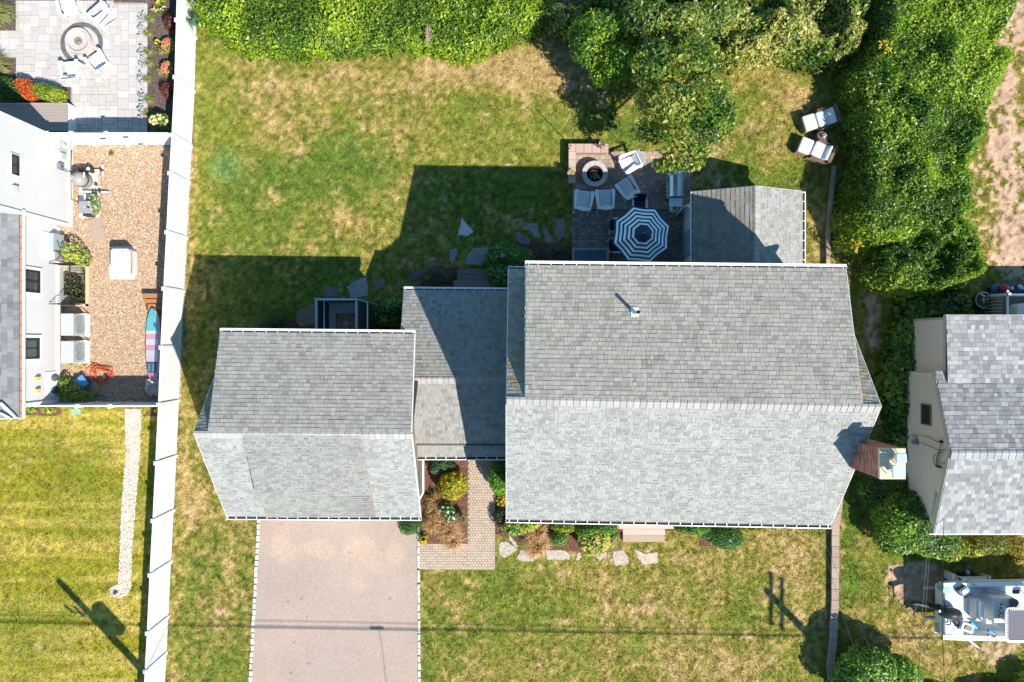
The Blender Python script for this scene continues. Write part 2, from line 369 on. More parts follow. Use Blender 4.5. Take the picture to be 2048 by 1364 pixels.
def grass_clump(name, label, cat, px, py, rpx, hgt, cols, n=260, wd=0.014, group=None, spread=1, plumes=None):
    p = P(px, py, 0); r = rpx * G; t = thing(name, label, cat, p, group=group); m = MB()
    for k in range(spread):
        a = RNG.uniform(0, 6.28); q = 0 if spread == 1 else r * 0.5
        tuft(m, p.x + q * math.cos(a), p.y + q * math.sin(a), n // spread, r, hgt, cols, wd)
    m.build('blades', BLADE, t)
    if plumes:
        m = MB()
        for i in range(plumes[0]):
            a = RNG.uniform(plumes[3] - plumes[4], plumes[3] + plumes[4]); L = r * RNG.uniform(0.8, 1.5); q = p + Vector((L * math.cos(a), L * math.sin(a), hgt * 1.1))
            m.tube([p, (p + q) / 2 + Vector((0, 0, hgt * 0.3)), q], 0.004, 3, plumes[1])
            m.ellipsoid(q, (0.035, 0.035, 0.05), 5, 3, plumes[2])
        m.build('flower_spikes', PAINT, t)
    return t
# ================================================================== GROUND
def ell(u, v, cx, cy, rx, ry, amp, soft=0.5):
    d = np.sqrt(((u - cx) / rx) ** 2 + ((v - cy) / ry) ** 2); return amp * np.clip((1 + soft - d) / (2 * soft), 0, 1)
DRY = [(780, 150, 330, 45, .35), (1090, 135, 90, 55, .9), (1030, 130, 60, 30, .5), (900, 150, 80, 30, .45), (820, 200, 60, 30, .2), (520, 190, 80, 60, .3), (600, 250, 120, 50, .12),
       (1590, 205, 45, 30, .45), (1540, 300, 30, 20, .35), (1630, 400, 25, 60, .35), (1400, 170, 70, 30, .2), (1640, 500, 20, 40, .3),
       (1500, 1180, 120, 40, .18), (1150, 1170, 130, 25, .15), (1560, 1090, 90, 30, .25), (1300, 1250, 260, 60, .10), (1480, 1330, 150, 40, .28), (1100, 1320, 140, 40, .12),
       (382, 420, 12, 260, .55), (402, 1020, 20, 70, .35), (366, 900, 10, 120, .35), (348, 1240, 8, 140, .3), (130, 1000, 160, 80, .06), (1900, 1285, 130, 45, .45), (1830, 1230, 50, 50, .25)]
SOIL = [(1815, 1165, 42, 45, .95), (1850, 1165, 40, 30, .7), (2025, 480, 35, 90, .7), (2010, 200, 18, 120, .5), (1995, 330, 18, 70, .55), (2000, 1300, 45, 22, .6), (2040, 40, 14, 60, .5), (2030, 300, 30, 60, .35), (1130, 15, 50, 18, .8), (1420, 372, 45, 30, .3), (1170, 150, 40, 60, .35), (1745, 640, 16, 80, .6)]
LUSH = [(1560, 130, 40, 40, .1), (1500, 400, 120, 90, .35), (1230, 260, 110, 45, .5), (1705, 1040, 22, 140, .75), (1720, 1180, 60, 60, .25), (1630, 400, 28, 140, .35), (430, 1120, 70, 110, .45), (430, 1300, 60, 60, .45), (1000, 1200, 130, 60, .25), (600, 430, 190, 110, .42), (740, 290, 110, 60, .35), (660, 340, 120, 60, .3), (560, 620, 160, 90, .35), (1000, 430, 160, 80, .35), (880, 1290, 60, 60, .3), (1300, 1220, 60, 40, .2), (1560, 1220, 70, 50, .25)]
PALE = [(452, 332, 30, 30, .9), (152, 823, 1, 1, 0)]
def ground_rgb(x, y):
    u = x / G + 1024; v = 682 - y / G
    n1 = fbm(x, y, 2.3, 11, 4); n2 = fbm(x, y, 0.55, 5, 3); n3 = fbm(x, y, 0.16, 9, 2)
    dry = (n1 - 0.5) * 1.4 + (n2 - 0.5) * 0.9 + (n3 - 0.5) * 1.1 + 0.22
    for a in DRY: dry = dry + ell(u, v, *a)
    lush = (fbm(x, y, 1.6, 31, 3) - 0.5) * 0.6 + 0.25
    for a in LUSH: lush = lush + ell(u, v, *a)
    soil = (n2 - 0.5) * 0.9 + (n3 - 0.5) * 0.6 - 0.22
    for a in SOIL: soil = soil + ell(u, v, *a)
    right = np.clip((u - 1900) / 80, 0, 1) * np.clip((560 - v) / 30, 0, 1); soil = soil + right * (0.22 + (n3 - .5) * 2.2 + (n2 - .5) * 1.2); dry = dry + right * 0.3
    dry = np.clip(dry - 0.35 * np.clip(lush - 0.3, 0, 1), 0, 1); lush = np.clip(lush, 0, 1); soil = np.clip(soil * 2, 0, 1)
    green = np.array([0.188, 0.196, 0.028]); dgreen = np.array([0.090, 0.145, 0.019]); tan = np.array([0.35, 0.25, 0.098]); pink = np.array([0.42, 0.275, 0.19]); yel = np.array([0.40, 0.32, 0.065])
    c = green + (dgreen - green) * lush[:, None]
    left = np.clip((330 - u) / 15, 0, 1) * np.clip((v - 800) / 15, 0, 1)      # mown neighbour lawn: olive with horizontal streaks
    st = fbm(x * 0.07, y, 0.34, 77, 4); stw = np.clip((st - 0.43) * 4.5, 0, 1)
    cl = np.array([0.245, 0.225, 0.020]) + (yel - np.array([0.245, 0.225, 0.020])) * stw[:, None]
    cl = cl + (np.array([0.13, 0.165, 0.014]) - cl) * np.clip((n1 - 0.55) * 2.5 + (n3 - .5) * 1.5, 0, 0.8)[:, None]
    k = np.clip(dry * 1.15, 0, 1)[:, None]; mid = np.array([0.235, 0.20, 0.045])
    c = np.where(k < 0.5, c + (mid - c) * k * 2, mid + (tan - mid) * (k - 0.5) * 2)
    c = c + (cl - c) * left[:, None]
    c = c + (pink - c) * soil[:, None]
    for a in PALE: c = c + (np.array([0.10, 0.22, 0.075]) - c) * ell(u, v, *a)[:, None] * 0.6
    n4 = vnoise(x / .07, y / .07, 99)
    return c * (1 + (n3 - 0.5) * 0.9 + (n4 - .5) * .7)[:, None], soil
def axis(a, b, c0, c1, fine, coarse):
    return np.unique(np.concatenate([np.arange(a, c0, coarse), np.arange(c0, c1, fine), np.arange(c1, b + coarse, coarse)]).round(4))
ax = axis(-150, 150, -22.5, 22.5, 0.09, 4.25); ay = axis(-150, 150, -15, 15.3, 0.09, 4.5)
X, Y = np.meshgrid(ax, ay); xf, yf = X.ravel(), Y.ravel(); rgb, _ = ground_rgb(xf, yf)
far = np.clip((np.maximum(np.abs(xf) / 22.5, np.abs(yf) / 15) - 1) * 4, 0, 1)[:, None]; fc = np.array([0.16, 0.18, 0.03]) * (0.8 + 0.4 * fbm(xf, yf, 14.0, 71, 2))[:, None]; rgb = rgb + (fc - rgb) * far
zf = np.zeros_like(xf)
nx_, ny_ = len(ax), len(ay); idx = np.arange(nx_ * ny_).reshape(ny_, nx_)
q = np.stack([idx[:-1, :-1], idx[:-1, 1:], idx[1:, 1:], idx[1:, :-1]], -1).reshape(-1, 4)
qc = np.stack([xf[q].mean(1), yf[q].mean(1)], 1); q = q[~((qc[:, 0] > gx(112)) & (qc[:, 0] < gx(178)) & (qc[:, 1] > gy(609)) & (qc[:, 1] < gy(533)))]     # opening of the window well
LAWN = M('lawn', attr=True, rough=0.95, nscale=34, namp=0.42, bump=0.9, bscale=70, spec=0.1)
o = link('lawn', mesh_np('lawn', np.stack([xf, yf, zf], 1), q, rgb), None, LAWN); o['kind'] = 'structure'

# paved / planted outlines in photo pixels
DRIVE = [(521, 1030), (834, 1030), (837, 1400), (502, 1400)]
WALK = [(936, 880), (990, 880), (990, 1134), (984, 1140), (838, 1138), (838, 1085), (934, 1085)]
PATIO_UP = [(1145, 300), (1382, 306), (1382, 419), (1146, 417)]; PATIO_LO = [(1146, 417), (1382, 419), (1382, 545), (1144, 545)]
NPATIO = [(32, 4), (295, 6), (294, 272), (142, 272), (142, 171), (35, 171), (34, 116), (-12, 116), (-12, 64), (32, 64)]
GRAVEL = [(140, 291), (386, 291), (370, 583), (361, 806), (116, 812), (116, 610), (179, 610), (179, 532), (116, 532), (116, 454), (140, 454)]
STRIP = [(250, 818), (283, 818), (280, 900), (272, 1000), (264, 1100), (262, 1170), (256, 1188), (240, 1196), (222, 1192), (219, 1176), (236, 1168), (240, 1100), (244, 1000), (252, 900)]
BEDS = {
 'entry': [(838, 900), (936, 900), (934, 1086), (838, 1086)],
 'east_of_walk': [(990, 900), (1030, 900), (1030, 1070), (991, 1068)],
 'front': [(1000, 1020), (1500, 1020), (1492, 1062), (1455, 1070), (1432, 1092), (1398, 1093), (1404, 1064), (1352, 1060), (1232, 1068), (1225, 1085), (1180, 1105), (1090, 1096), (1030, 1082), (992, 1068)],
 'neighbour': [(295, -20), (388, -20), (385, 292), (295, 292)],
 'neighbour_left': [(-20, -20), (36, -20), (34, 64), (-20, 64)],
 'neighbour_top': [(32, -20), (300, -20), (296, 6), (32, 4)],
 'neighbour_low': [(-20, 116), (34, 116), (35, 171), (142, 171), (142, 210), (-20, 210)],
 'fence_foot': [(310, 811), (325, 811), (325, 832), (285, 832)],
 'house_corner': [(42, 812), (120, 812), (124, 826), (110, 832), (42, 830)],
 'rear': [(838, 585), (850, 545), (905, 535), (975, 540), (985, 495), (1060, 480), (1140, 490), (1146, 545), (1060, 600), (838, 600)],
 'shower': [(735, 610), (775, 595), (830, 600), (830, 720), (740, 720)],
 'rear_left': [(515, 640), (632, 640), (632, 680), (515, 680)],
}
EXCL = [pxpoly(p) for p in (DRIVE, WALK, PATIO_UP, PATIO_LO, NPATIO, GRAVEL, STRIP)] + [pxpoly(p) for p in BEDS.values()]
# grass blades ------------------------------------------------------
def blades(n, x0, x1, y0, y1):
    x = NR.uniform(x0, x1, n); y = NR.uniform(y0, y1, n); ok = np.ones(n, bool)
    for p in EXCL: ok &= ~inpoly(x, y, p)
    ok &= ~((x > -0.2) & (x < 10.9) & (y > -6) & (y < 2.6)) & ~((x > -12.2) & (x < -3.4) & (y > -6.6) & (y < 0.3))
    c, soil = ground_rgb(x, y); ok &= soil < NR.uniform(0.1, 0.9, n)
    x, y, c = x[ok], y[ok], c[ok]; n = len(x)
    a = NR.uniform(0, 6.283, n); hgt = NR.uniform(0.025, 0.06, n) * (0.7 + fbm(x, y, .35, 3, 2)) * (1 + 1.2 * (vnoise(x / .13, y / .13, 61) > .86)); le = NR.uniform(0.02, 0.06, n); wd = NR.uniform(0.010, 0.018, n)
    V = np.empty((n, 3, 3)); V[:, 0] = np.stack([x - np.sin(a) * wd, y + np.cos(a) * wd, np.full(n, 0.0)], 1); V[:, 1] = np.stack([x + np.sin(a) * wd, y - np.cos(a) * wd, np.full(n, 0.0)], 1)
    V[:, 2] = np.stack([x + np.cos(a) * le, y + np.sin(a) * le, hgt], 1)
    c = c * NR.uniform(0.5, 1.5, (n, 1)) * NR.uniform(0.93, 1.07, (n, 3))
    return V.reshape(-1, 3), np.arange(n * 3).reshape(n, 3), np.repeat(c, 3, axis=0)
V, Ft, cc = blades(460000, gx(-10), gx(2058), gy(1374), gy(-10))
o = link('grass', mesh_np('grass', V, Ft, cc), None, BLADE); o['kind'] = 'stuff'
setp(o, 'short mown grass of the lawns, green with straw coloured dry patches')
# sheets ------------------------------------------------------------
def sheet(name, poly_px, z, mat, col=(0.5, 0.5, 0.5), th=0.02):
    m = MB(); m.slab(pxpoly(poly_px), z - th, z, col); o = m.build(name, mat); o['kind'] = 'structure'; return o
ASPH = M('driveway_asphalt', (0.345, 0.268, 0.225), rough=0.95, nscale=22, namp=0.24, bump=0.4, bscale=45, spec=0.15, detail=5)
t_ = ASPH.node_tree; b_ = t_.nodes['Principled BSDF']       # pale worn stains with their own outline
src = b_.inputs['Base Color'].links[0].from_socket; g_ = t_.nodes['Geometry'] if 'Geometry' in t_.nodes else t_.nodes.new('ShaderNodeNewGeometry')
at_ = t_.nodes.new('ShaderNodeAttribute'); at_.attribute_name = 'Col'
mx_ = t_.nodes.new('ShaderNodeMix'); mx_.data_type = 'RGBA'; mx_.blend_type = 'MULTIPLY'; mx_.inputs[0].default_value = 1
t_.links.new(src, mx_.inputs[6]); t_.links.new(at_.outputs[0], mx_.inputs[7]); t_.links.new(mx_.outputs[2], b_.inputs['Base Color'])
dx = np.arange(gx(495), gx(842), 0.05); dy = np.arange(gy(1420), gy(1005), 0.05); DX, DY = np.meshgrid(dx, dy)
u = DX.ravel() / G + 1024; v = 682 - DY.ravel() / G
f = (v - 1030) / 370; lo = 521 - 19 * f; hi = 835 + 2 * f
xs_ = (lo + (hi - lo) * (u - 495) / 347 - 1024) * G
uu = xs_ / G + 1024
nn_ = fbm(xs_, DY.ravel(), 0.8, 21, 4); st = np.zeros_like(uu)
for (a, b, c, d, e) in [(565, 1088, 22, 28, 1), (630, 1090, 26, 12, .9), (650, 1104, 14, 10, .8), (720, 1095, 24, 22, 1), (735, 1118, 30, 14, .7), (790, 1102, 14, 28, 1), (765, 1130, 30, 10, .5), (715, 1160, 10, 26, .4), (735, 1174, 16, 6, .6), (700, 1270, 60, 10, .0)]:
    st = np.maximum(st, np.clip((1.35 - np.sqrt(((uu - a) / c) ** 2 + ((v - b) / d) ** 2) - (nn_ - .5) * 2.6) * 1.6, 0, 1) ** 1.3 * e)
base = 1 + (fbm(xs_, DY.ravel(), 1.7, 41, 3) - .5) * 0.22; warm = fbm(xs_, DY.ravel(), 2.5, 51, 2)[:, None]
spots = np.zeros_like(uu)
for (a, b) in [(576, 1203), (603, 1196), (614, 1233), (699, 1105), (616, 1327), (582, 1345), (780, 1196), (588, 1284)]: spots = np.maximum(spots, np.clip(1.3 - np.hypot(uu - a, v - b) / 2.2, 0, 1))
cd = base[:, None] * (1 + 0.06 * (warm - .5) * np.array([1, 0, -1])) * (1 + st[:, None] * np.array([.15, .12, .05])) * (1 - spots[:, None] * .65)
ndx, ndy = len(dx), len(dy); idx = np.arange(ndx * ndy).reshape(ndy, ndx); q = np.stack([idx[:-1, :-1], idx[:-1, 1:], idx[1:, 1:], idx[1:, :-1]], -1).reshape(-1, 4)
driveway = link('driveway', mesh_np('driveway', np.stack([xs_, DY.ravel(), np.full_like(uu, 0.02)], 1), q, cd), None, ASPH); driveway['kind'] = 'structure'
# cobble edging of the driveway: each stone a piece
def cob_mesh(i):
    m = MB(); c = RNG.uniform(0.42, 0.6); L = 0.30; W = 0.12
    pts = [(-W / 2 + RNG.uniform(0, .02), -L / 2 + RNG.uniform(0, .03)), (W / 2 - RNG.uniform(0, .02), -L / 2 + RNG.uniform(0, .03)), (W / 2 - RNG.uniform(0, .02), L / 2 - RNG.uniform(0, .03)), (-W / 2 + RNG.uniform(0, .02), L / 2 - RNG.uniform(0, .03))]
    m.slab(pts, -0.03, 0.05, (c, c * .95, c * .86), inset=0.015)
    me = m.build('edging_cobble', STONE); d = me.data; bpy.data.objects.remove(me); return d
COB = [cob_mesh(i) for i in range(7)]
for side in (0, 1):
    v = 1040.0
    while v < 1390:
        f = (v - 1030) / 370; u = (518 - 19 * f) if side == 0 else (836.5 + 2.5 * f)
        L = RNG.uniform(0.85, 1.15) * (0.95 if side else 0.82)
        o = bpy.data.objects.new('edging_cobble', RNG.choice(COB)); C.objects.link(o); o.parent = driveway
        o.location = (gx(u) + RNG.uniform(-.01, .01), gy(v), 0.0); o.rotation_euler = (0, 0, RNG.uniform(-.06, .06) + (3.14159 if RNG.random() < .5 else 0)); o.scale = (1.0 if side else 1.15, L, 1)
        v += 0.30 * L / G + 0.35
# brick walkway -----------------------------------------------------
def joint_base(name, poly_px, z, col): 
    return sheet(name, poly_px, z, M('joint_sand', attr=True, rough=0.95, nscale=30, namp=0.25), col)
walk = joint_base('walkway', WALK, 0.022, (0.20, 0.16, 0.12))
def bricks_fill(poly, bw, bl, horiz, palette, z, seed, gap=0.008, bond=0.5, tol=0.3, vary=0.09, hj=0.004):
    """running-bond field clipped to a polygon (world); returns an MB"""
    m = MB(); r = random.Random(seed); xs = [p[0] for p in poly]; ys = [p[1] for p in poly]; y = min(ys); row = 0
    ca = np.array
    while y < max(ys) - 0.02:
        x = min(xs) - (bl * bond if row % 2 else 0)
        while x < max(xs):
            cx, cy = x + bl / 2, y + bw / 2
            xa, xb = max(x, min(xs)), min(x + bl, max(xs))
            if xb - xa > 0.03 and inpoly(ca([(xa + xb) / 2]), ca([cy]), poly)[0]:
                c = r.choice(palette); k = r.uniform(1 - vary, 1 + vary); zz = z + r.uniform(-hj, hj)
                g = gap / 2; gy_ = gap * .28; m.slab([(xa + g, y + gy_), (xb - g, y + gy_), (xb - g, y + bw - gy_), (xa + g, y + bw - gy_)], z - 0.03, zz, tuple(v * k for v in c), inset=0.004)
            x += bl
        y += bw; row += 1
    return m
BR = [(0.42, 0.32, 0.235), (0.39, 0.30, 0.225), (0.44, 0.34, 0.255), (0.41, 0.33, 0.26)]
wp = pxpoly([(936, 880), (990, 880), (990, 1134), (984, 1138), (838, 1138), (838, 1085), (936, 1085)])
m = bricks_fill(wp, 0.105, 0.125, True, BR, 0.045, 3, gap=0.012); m.build('brick', STONE, walk, kind='stuff')
# house patio (two fields) -------------------------------------------
patio = joint_base('patio', [(1145, 300), (1382, 306), (1382, 545), (1144, 545)], 0.02, (0.11, 0.09, 0.07))
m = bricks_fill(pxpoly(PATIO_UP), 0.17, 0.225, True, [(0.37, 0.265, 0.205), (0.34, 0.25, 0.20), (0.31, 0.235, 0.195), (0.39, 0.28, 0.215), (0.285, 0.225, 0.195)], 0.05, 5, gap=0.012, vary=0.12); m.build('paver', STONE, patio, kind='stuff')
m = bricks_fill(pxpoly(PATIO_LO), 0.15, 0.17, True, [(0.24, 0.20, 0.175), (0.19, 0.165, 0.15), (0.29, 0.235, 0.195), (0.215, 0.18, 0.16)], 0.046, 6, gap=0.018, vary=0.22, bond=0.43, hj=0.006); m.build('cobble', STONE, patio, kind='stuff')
# neighbour's pale ashlar patio: every slab a piece --------------------
npat = joint_base('patio', NPATIO, 0.02, (0.30, 0.26, 0.23))
U = 0.154; poly = pxpoly(NPATIO); xs = [p[0] for p in poly]; ys = [p[1] for p in poly]
gw, gh = int((max(xs) - min(xs)) / U) + 2, int((max(ys) - min(ys)) / U) + 2
occ = np.zeros((gh, gw), bool); ox, oy = min(xs), min(ys)
cxs, cys = np.meshgrid(ox + (np.arange(gw) + .5) * U, oy + (np.arange(gh) + .5) * U); valid = inpoly(cxs, cys, poly); occ |= ~valid
PM = {}
def paver_mesh(wd, hh, k):
    key = (wd, hh, k)
    if key not in PM:
        r = random.Random(str(key)); b = r.uniform(0.39, 0.48); c = (b, b * r.uniform(.91, .95), b * r.uniform(.85, .90)); m = MB(); g = 0.006
        m.slab([(g, g), (wd * U - g, g), (wd * U - g, hh * U - g), (g, hh * U - g)], -0.03, 0.0, c, inset=0.006); o = m.build('paver', STONE); PM[key] = o.data; bpy.data.objects.remove(o)
    return PM[key]
rr = random.Random(12); npav = 0; extra = []
for j in range(gh):
    for i in range(gw):
        if occ[j, i]: continue
        opts = [(3, 3)] + [(2, 2)] * 4 + [(3, 2)] * 4 + [(2, 3)] * 3 + [(1, 2), (2, 1)]
        rr.shuffle(opts)
        for (a, b) in opts + [(2, 1), (1, 2), (1, 1)]:
            if j + b <= gh and i + a <= gw and not occ[j:j + b, i:i + a].any():
                occ[j:j + b, i:i + a] = True
                o = bpy.data.objects.new('paver', paver_mesh(a, b, rr.randrange(5))); C.objects.link(o); o.parent = npat; o.location = (ox + i * U, oy + j * U, 0.045 + rr.uniform(-.003, .003)); npav += 1
                break
print('pavers', npav)
# gravel --------------------------------------------------------------
grav_base = sheet('gravel_yard', GRAVEL, 0.012, M('gravel_bed', (0.36, 0.25, 0.16), rough=0.95, nscale=22, namp=0.5, bump=0.8, bscale=30))
stone_base = sheet('gravel_path', STRIP, 0.012, M('gravel_bed_pale', (0.42, 0.35, 0.28), rough=0.95, nscale=22, namp=0.4, bump=0.8, bscale=30))
def pebbles(name, polys, dens, r0, r1, pal, z, label, mat=PAINT, flat=0.55, excl=()):
    Vs = []; n0 = 0
    o8 = np.array([(1, 0, 0), (0, 1, 0), (-1, 0, 0), (0, -1, 0), (0, 0, 1)], float)
    f8 = np.array([(0, 1, 4), (1, 2, 4), (2, 3, 4), (3, 0, 4)])
    pos = []
    for poly in polys:
        xs = [p[0] for p in poly]; ys = [p[1] for p in poly]; n = int((max(xs) - min(xs)) * (max(ys) - min(ys)) * dens)
        x = NR.uniform(min(xs), max(xs), n); y = NR.uniform(min(ys), max(ys), n); k = inpoly(x, y, poly)
        for e in excl: k &= ~inpoly(x, y, e)
        pos.append(np.stack([x[k], y[k]], 1))
    pos = np.vstack(pos); n = len(pos); r = NR.uniform(r0, r1, n); a = NR.uniform(0, 6.28, n); asp = NR.uniform(0.6, 1, n)
    V = np.empty((n, 5, 3)); c, s_ = np.cos(a), np.sin(a)
    X_ = o8[None, :, 0] * r[:, None]; Y_ = o8[None, :, 1] * (r * asp)[:, None]
    X_ = X_ + NR.normal(0, .15, X_.shape) * r[:, None]; Y_ = Y_ + NR.normal(0, .15, Y_.shape) * r[:, None]
    V[:, :, 0] = pos[:, :1] + X_ * c[:, None] - Y_ * s_[:, None]; V[:, :, 1] = pos[:, 1:] + X_ * s_[:, None] + Y_ * c[:, None]
    V[:, :, 2] = z + o8[None, :, 2] * (r * flat * 1.3)[:, None] - (1 - o8[None, :, 2]) * 0.004
    Fq = (f8[None] + (np.arange(n) * 5)[:, None, None]).reshape(-1, 3)
    pal = np.array(pal); cc = pal[NR.integers(0, len(pal), n)] * NR.uniform(0.75, 1.25, (n, 1))
    o = link(name, mesh_np(name, V.reshape(-1, 3), Fq, np.repeat(cc, 5, axis=0)), None, mat); o['kind'] = 'stuff'; o['label'] = label; return o
PEB = [(0.44, 0.29, 0.17), (0.48, 0.34, 0.22), (0.34, 0.21, 0.13), (0.54, 0.43, 0.32), (0.27, 0.18, 0.12), (0.60, 0.52, 0.42), (0.42, 0.25, 0.14), (0.20, 0.15, 0.12)]
pebbles('gravel', [pxpoly(GRAVEL)], 1300, 0.016, 0.034, PEB, 0.016, 'tan and orange pea gravel in the neighbour\'s side yard')
pebbles('river_stones', [pxpoly(STRIP)], 700, 0.03, 0.055, [(0.62, 0.50, 0.38), (0.68, 0.6, 0.52), (0.52, 0.38, 0.26), (0.72, 0.66, 0.58), (0.5, 0.42, 0.36)], 0.018, 'pale river stones in a narrow strip across the neighbour\'s lawn')
# mulch beds ----------------------------------------------------------
MUL = M('mulch', (0.13, 0.055, 0.035), rough=0.95, nscale=26, namp=0.5, bump=1.0, bscale=40)
MULG = M('grey_mulch', (0.085, 0.06, 0.05), rough=0.95, nscale=26, namp=0.5, bump=1.0, bscale=40)
for k, p in BEDS.items(): sheet('mulch_bed', p, 0.014, MULG if 'neigh' in k else MUL)
MP = [(0.17, 0.07, 0.042), (0.11, 0.05, 0.033), (0.22, 0.10, 0.065), (0.075, 0.04, 0.03), (0.27, 0.14, 0.10)]
pebbles('mulch_chips', [pxpoly(p) for k, p in BEDS.items() if 'neigh' in k], 700, 0.012, 0.035, [(.13, .09, .07), (.08, .06, .05), (.18, .13, .11), (.05, .04, .035)], 0.018, 'grey brown bark mulch in the beds around the neighbour\'s patio', WOOD, flat=0.35)
pebbles('mulch_chips', [pxpoly(p) for k, p in BEDS.items() if 'neigh' not in k], 700, 0.012, 0.035, MP, 0.018, 'reddish brown bark mulch in the planting beds', WOOD, flat=0.35)
# ================================================================== ROOF TOOLS
TONE_HOME = [(0.300, 0.300, 0.293), (0.288, 0.286, 0.278), (0.276, 0.273, 0.265), (0.262, 0.258, 0.250), (0.310, 0.310, 0.303), (0.238, 0.234, 0.228), (0.296, 0.290, 0.280), (0.304, 0.303, 0.298)]
TONE_HOME = [(a * .95, b * .955, c * .925) for a, b, c in TONE_HOME]
TONE_NEXT = [(0.30, 0.30, 0.31), (0.25, 0.25, 0.26), (0.20, 0.20, 0.21), (0.335, 0.335, 0.335), (0.28, 0.28, 0.29), (0.22, 0.22, 0.23), (0.29, 0.29, 0.30), (0.20, 0.20, 0.21), (0.27, 0.27, 0.28)]
TONE_NEXT = [(a, b, b * .99) for a, b, c in TONE_NEXT]
TONE_LEFT = [(0.19, 0.195, 0.205), (0.205, 0.21, 0.22), (0.18, 0.185, 0.195), (0.14, 0.145, 0.155), (0.20, 0.205, 0.21)]
SHM = {}
def shingle_mesh(wd, ex, tone, t=0.020, key=None):
    k = (round(wd, 3), round(ex, 3), tone, t)
    if k not in SHM:
        w2 = wd / 2 - 0.0035; e = ex + 0.012
        # seat below, thick at the butt, feathering to nothing under the next course
        V = [(-w2, 0, -.006), (w2, 0, -.006), (w2, e, -.012), (-w2, e, -.012), (-w2, 0, t), (w2, 0, t), (w2, e, .003), (-w2, e, .003)]
        Fc = [(4, 5, 6, 7), (0, 1, 5, 4), (1, 2, 6, 5), (3, 0, 4, 7)]
        SHM[k] = (np.array(V), np.array(Fc), tone)
    return SHM[k]
SMESH = {}
def pick(r, tones):
    t = r.choice(tones)
    return t if r.random() > .22 else tuple(v * .87 for v in t)
def shingle_field(acc, roof, quad, ex, widths, tones, seed, t=0.02, dash=False, expl=None):
    """quad = eave-left, eave-right, ridge-right, ridge-left as seen from outside"""
    a, b, c, d = [Vector(q) for q in quad]; r = random.Random(seed)
    sl = ((d - a).length + (c - b).length) / 2; rows = max(1, round(sl / ex)); ex = sl / rows
    for i in range(rows):
        f = i / rows; L = a.lerp(d, f); R = b.lerp(c, f); wd = (R - L).length
        uu = (R - L).normalized(); n = uu.cross((d - a).normalized()).normalized()
        if n.z < 0: n = -n
        vv = n.cross(uu)
        x = -r.uniform(0, widths[-1])
        while x < wd:
            sw = r.choice(widths); xa, xb = max(x, 0), min(x + sw, wd); x += sw
            if xb - xa < 0.03: continue
            ce = L + uu * ((xa + xb) / 2); tt = t * r.uniform(0.55, 1.25)
            if dash and r.random() < .42:      # thin dark shadow band printed by the raised lower tab
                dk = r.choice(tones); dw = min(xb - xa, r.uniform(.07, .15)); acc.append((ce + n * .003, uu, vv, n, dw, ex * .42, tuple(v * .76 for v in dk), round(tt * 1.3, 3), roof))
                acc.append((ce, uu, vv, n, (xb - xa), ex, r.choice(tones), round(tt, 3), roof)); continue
            acc.append((ce, uu, vv, n, (xb - xa), ex, pick(r, tones) if not expl else expl(ce, r), round(tt, 3), roof))
def finish_shingles(acc, owner, mat, name='shingle', limit=300):
    camp = Vector((0, 0, H))
    acc.sort(key=lambda s: (s[0] - camp).length)
    off = OFF.get(owner.name, Vector())
    for (ce, uu, vv, n, wd, ex, tone, tt, roof) in acc[:limit]:
        k = (tone, 0.018)
        if k not in SMESH:
            V, Fc, tn = shingle_mesh(1.0 + 0.004, 0.14, tone, 0.018); me = mesh_np(name, V, Fc, np.tile(np.array(tone), (8, 1))); me.materials.append(mat); SMESH[k] = me
        o = bpy.data.objects.new(name, SMESH[k]); C.objects.link(o); o.parent = roof; p = ce - off
        sx, sy, sz = wd - 0.004, ex / 0.14, tt / 0.018
        o.matrix_local = Matrix(((uu.x * sx, vv.x * sy, n.x * sz, p.x), (uu.y * sx, vv.y * sy, n.y * sz, p.y), (uu.z * sx, vv.z * sy, n.z * sz, p.z), (0, 0, 0, 1)))
    Vs, Fs, Cs = [], [], []; b = 0
    for (ce, uu, vv, n, wd, ex, tone, tt, roof) in acc[limit:]:
        V, Fc, tn = shingle_mesh(round(wd, 2), round(ex, 3), tone, tt)
        B = np.array([uu, vv, n]); Vs.append(V @ B + np.array(ce)); Fs.append(Fc + b); b += 8; Cs.append(np.tile(np.array(tone), (8, 1)))
    if Vs:
        o = link(name, mesh_np(name, np.vstack(Vs), np.vstack(Fs), np.vstack(Cs)), owner, mat); o['kind'] = 'stuff'
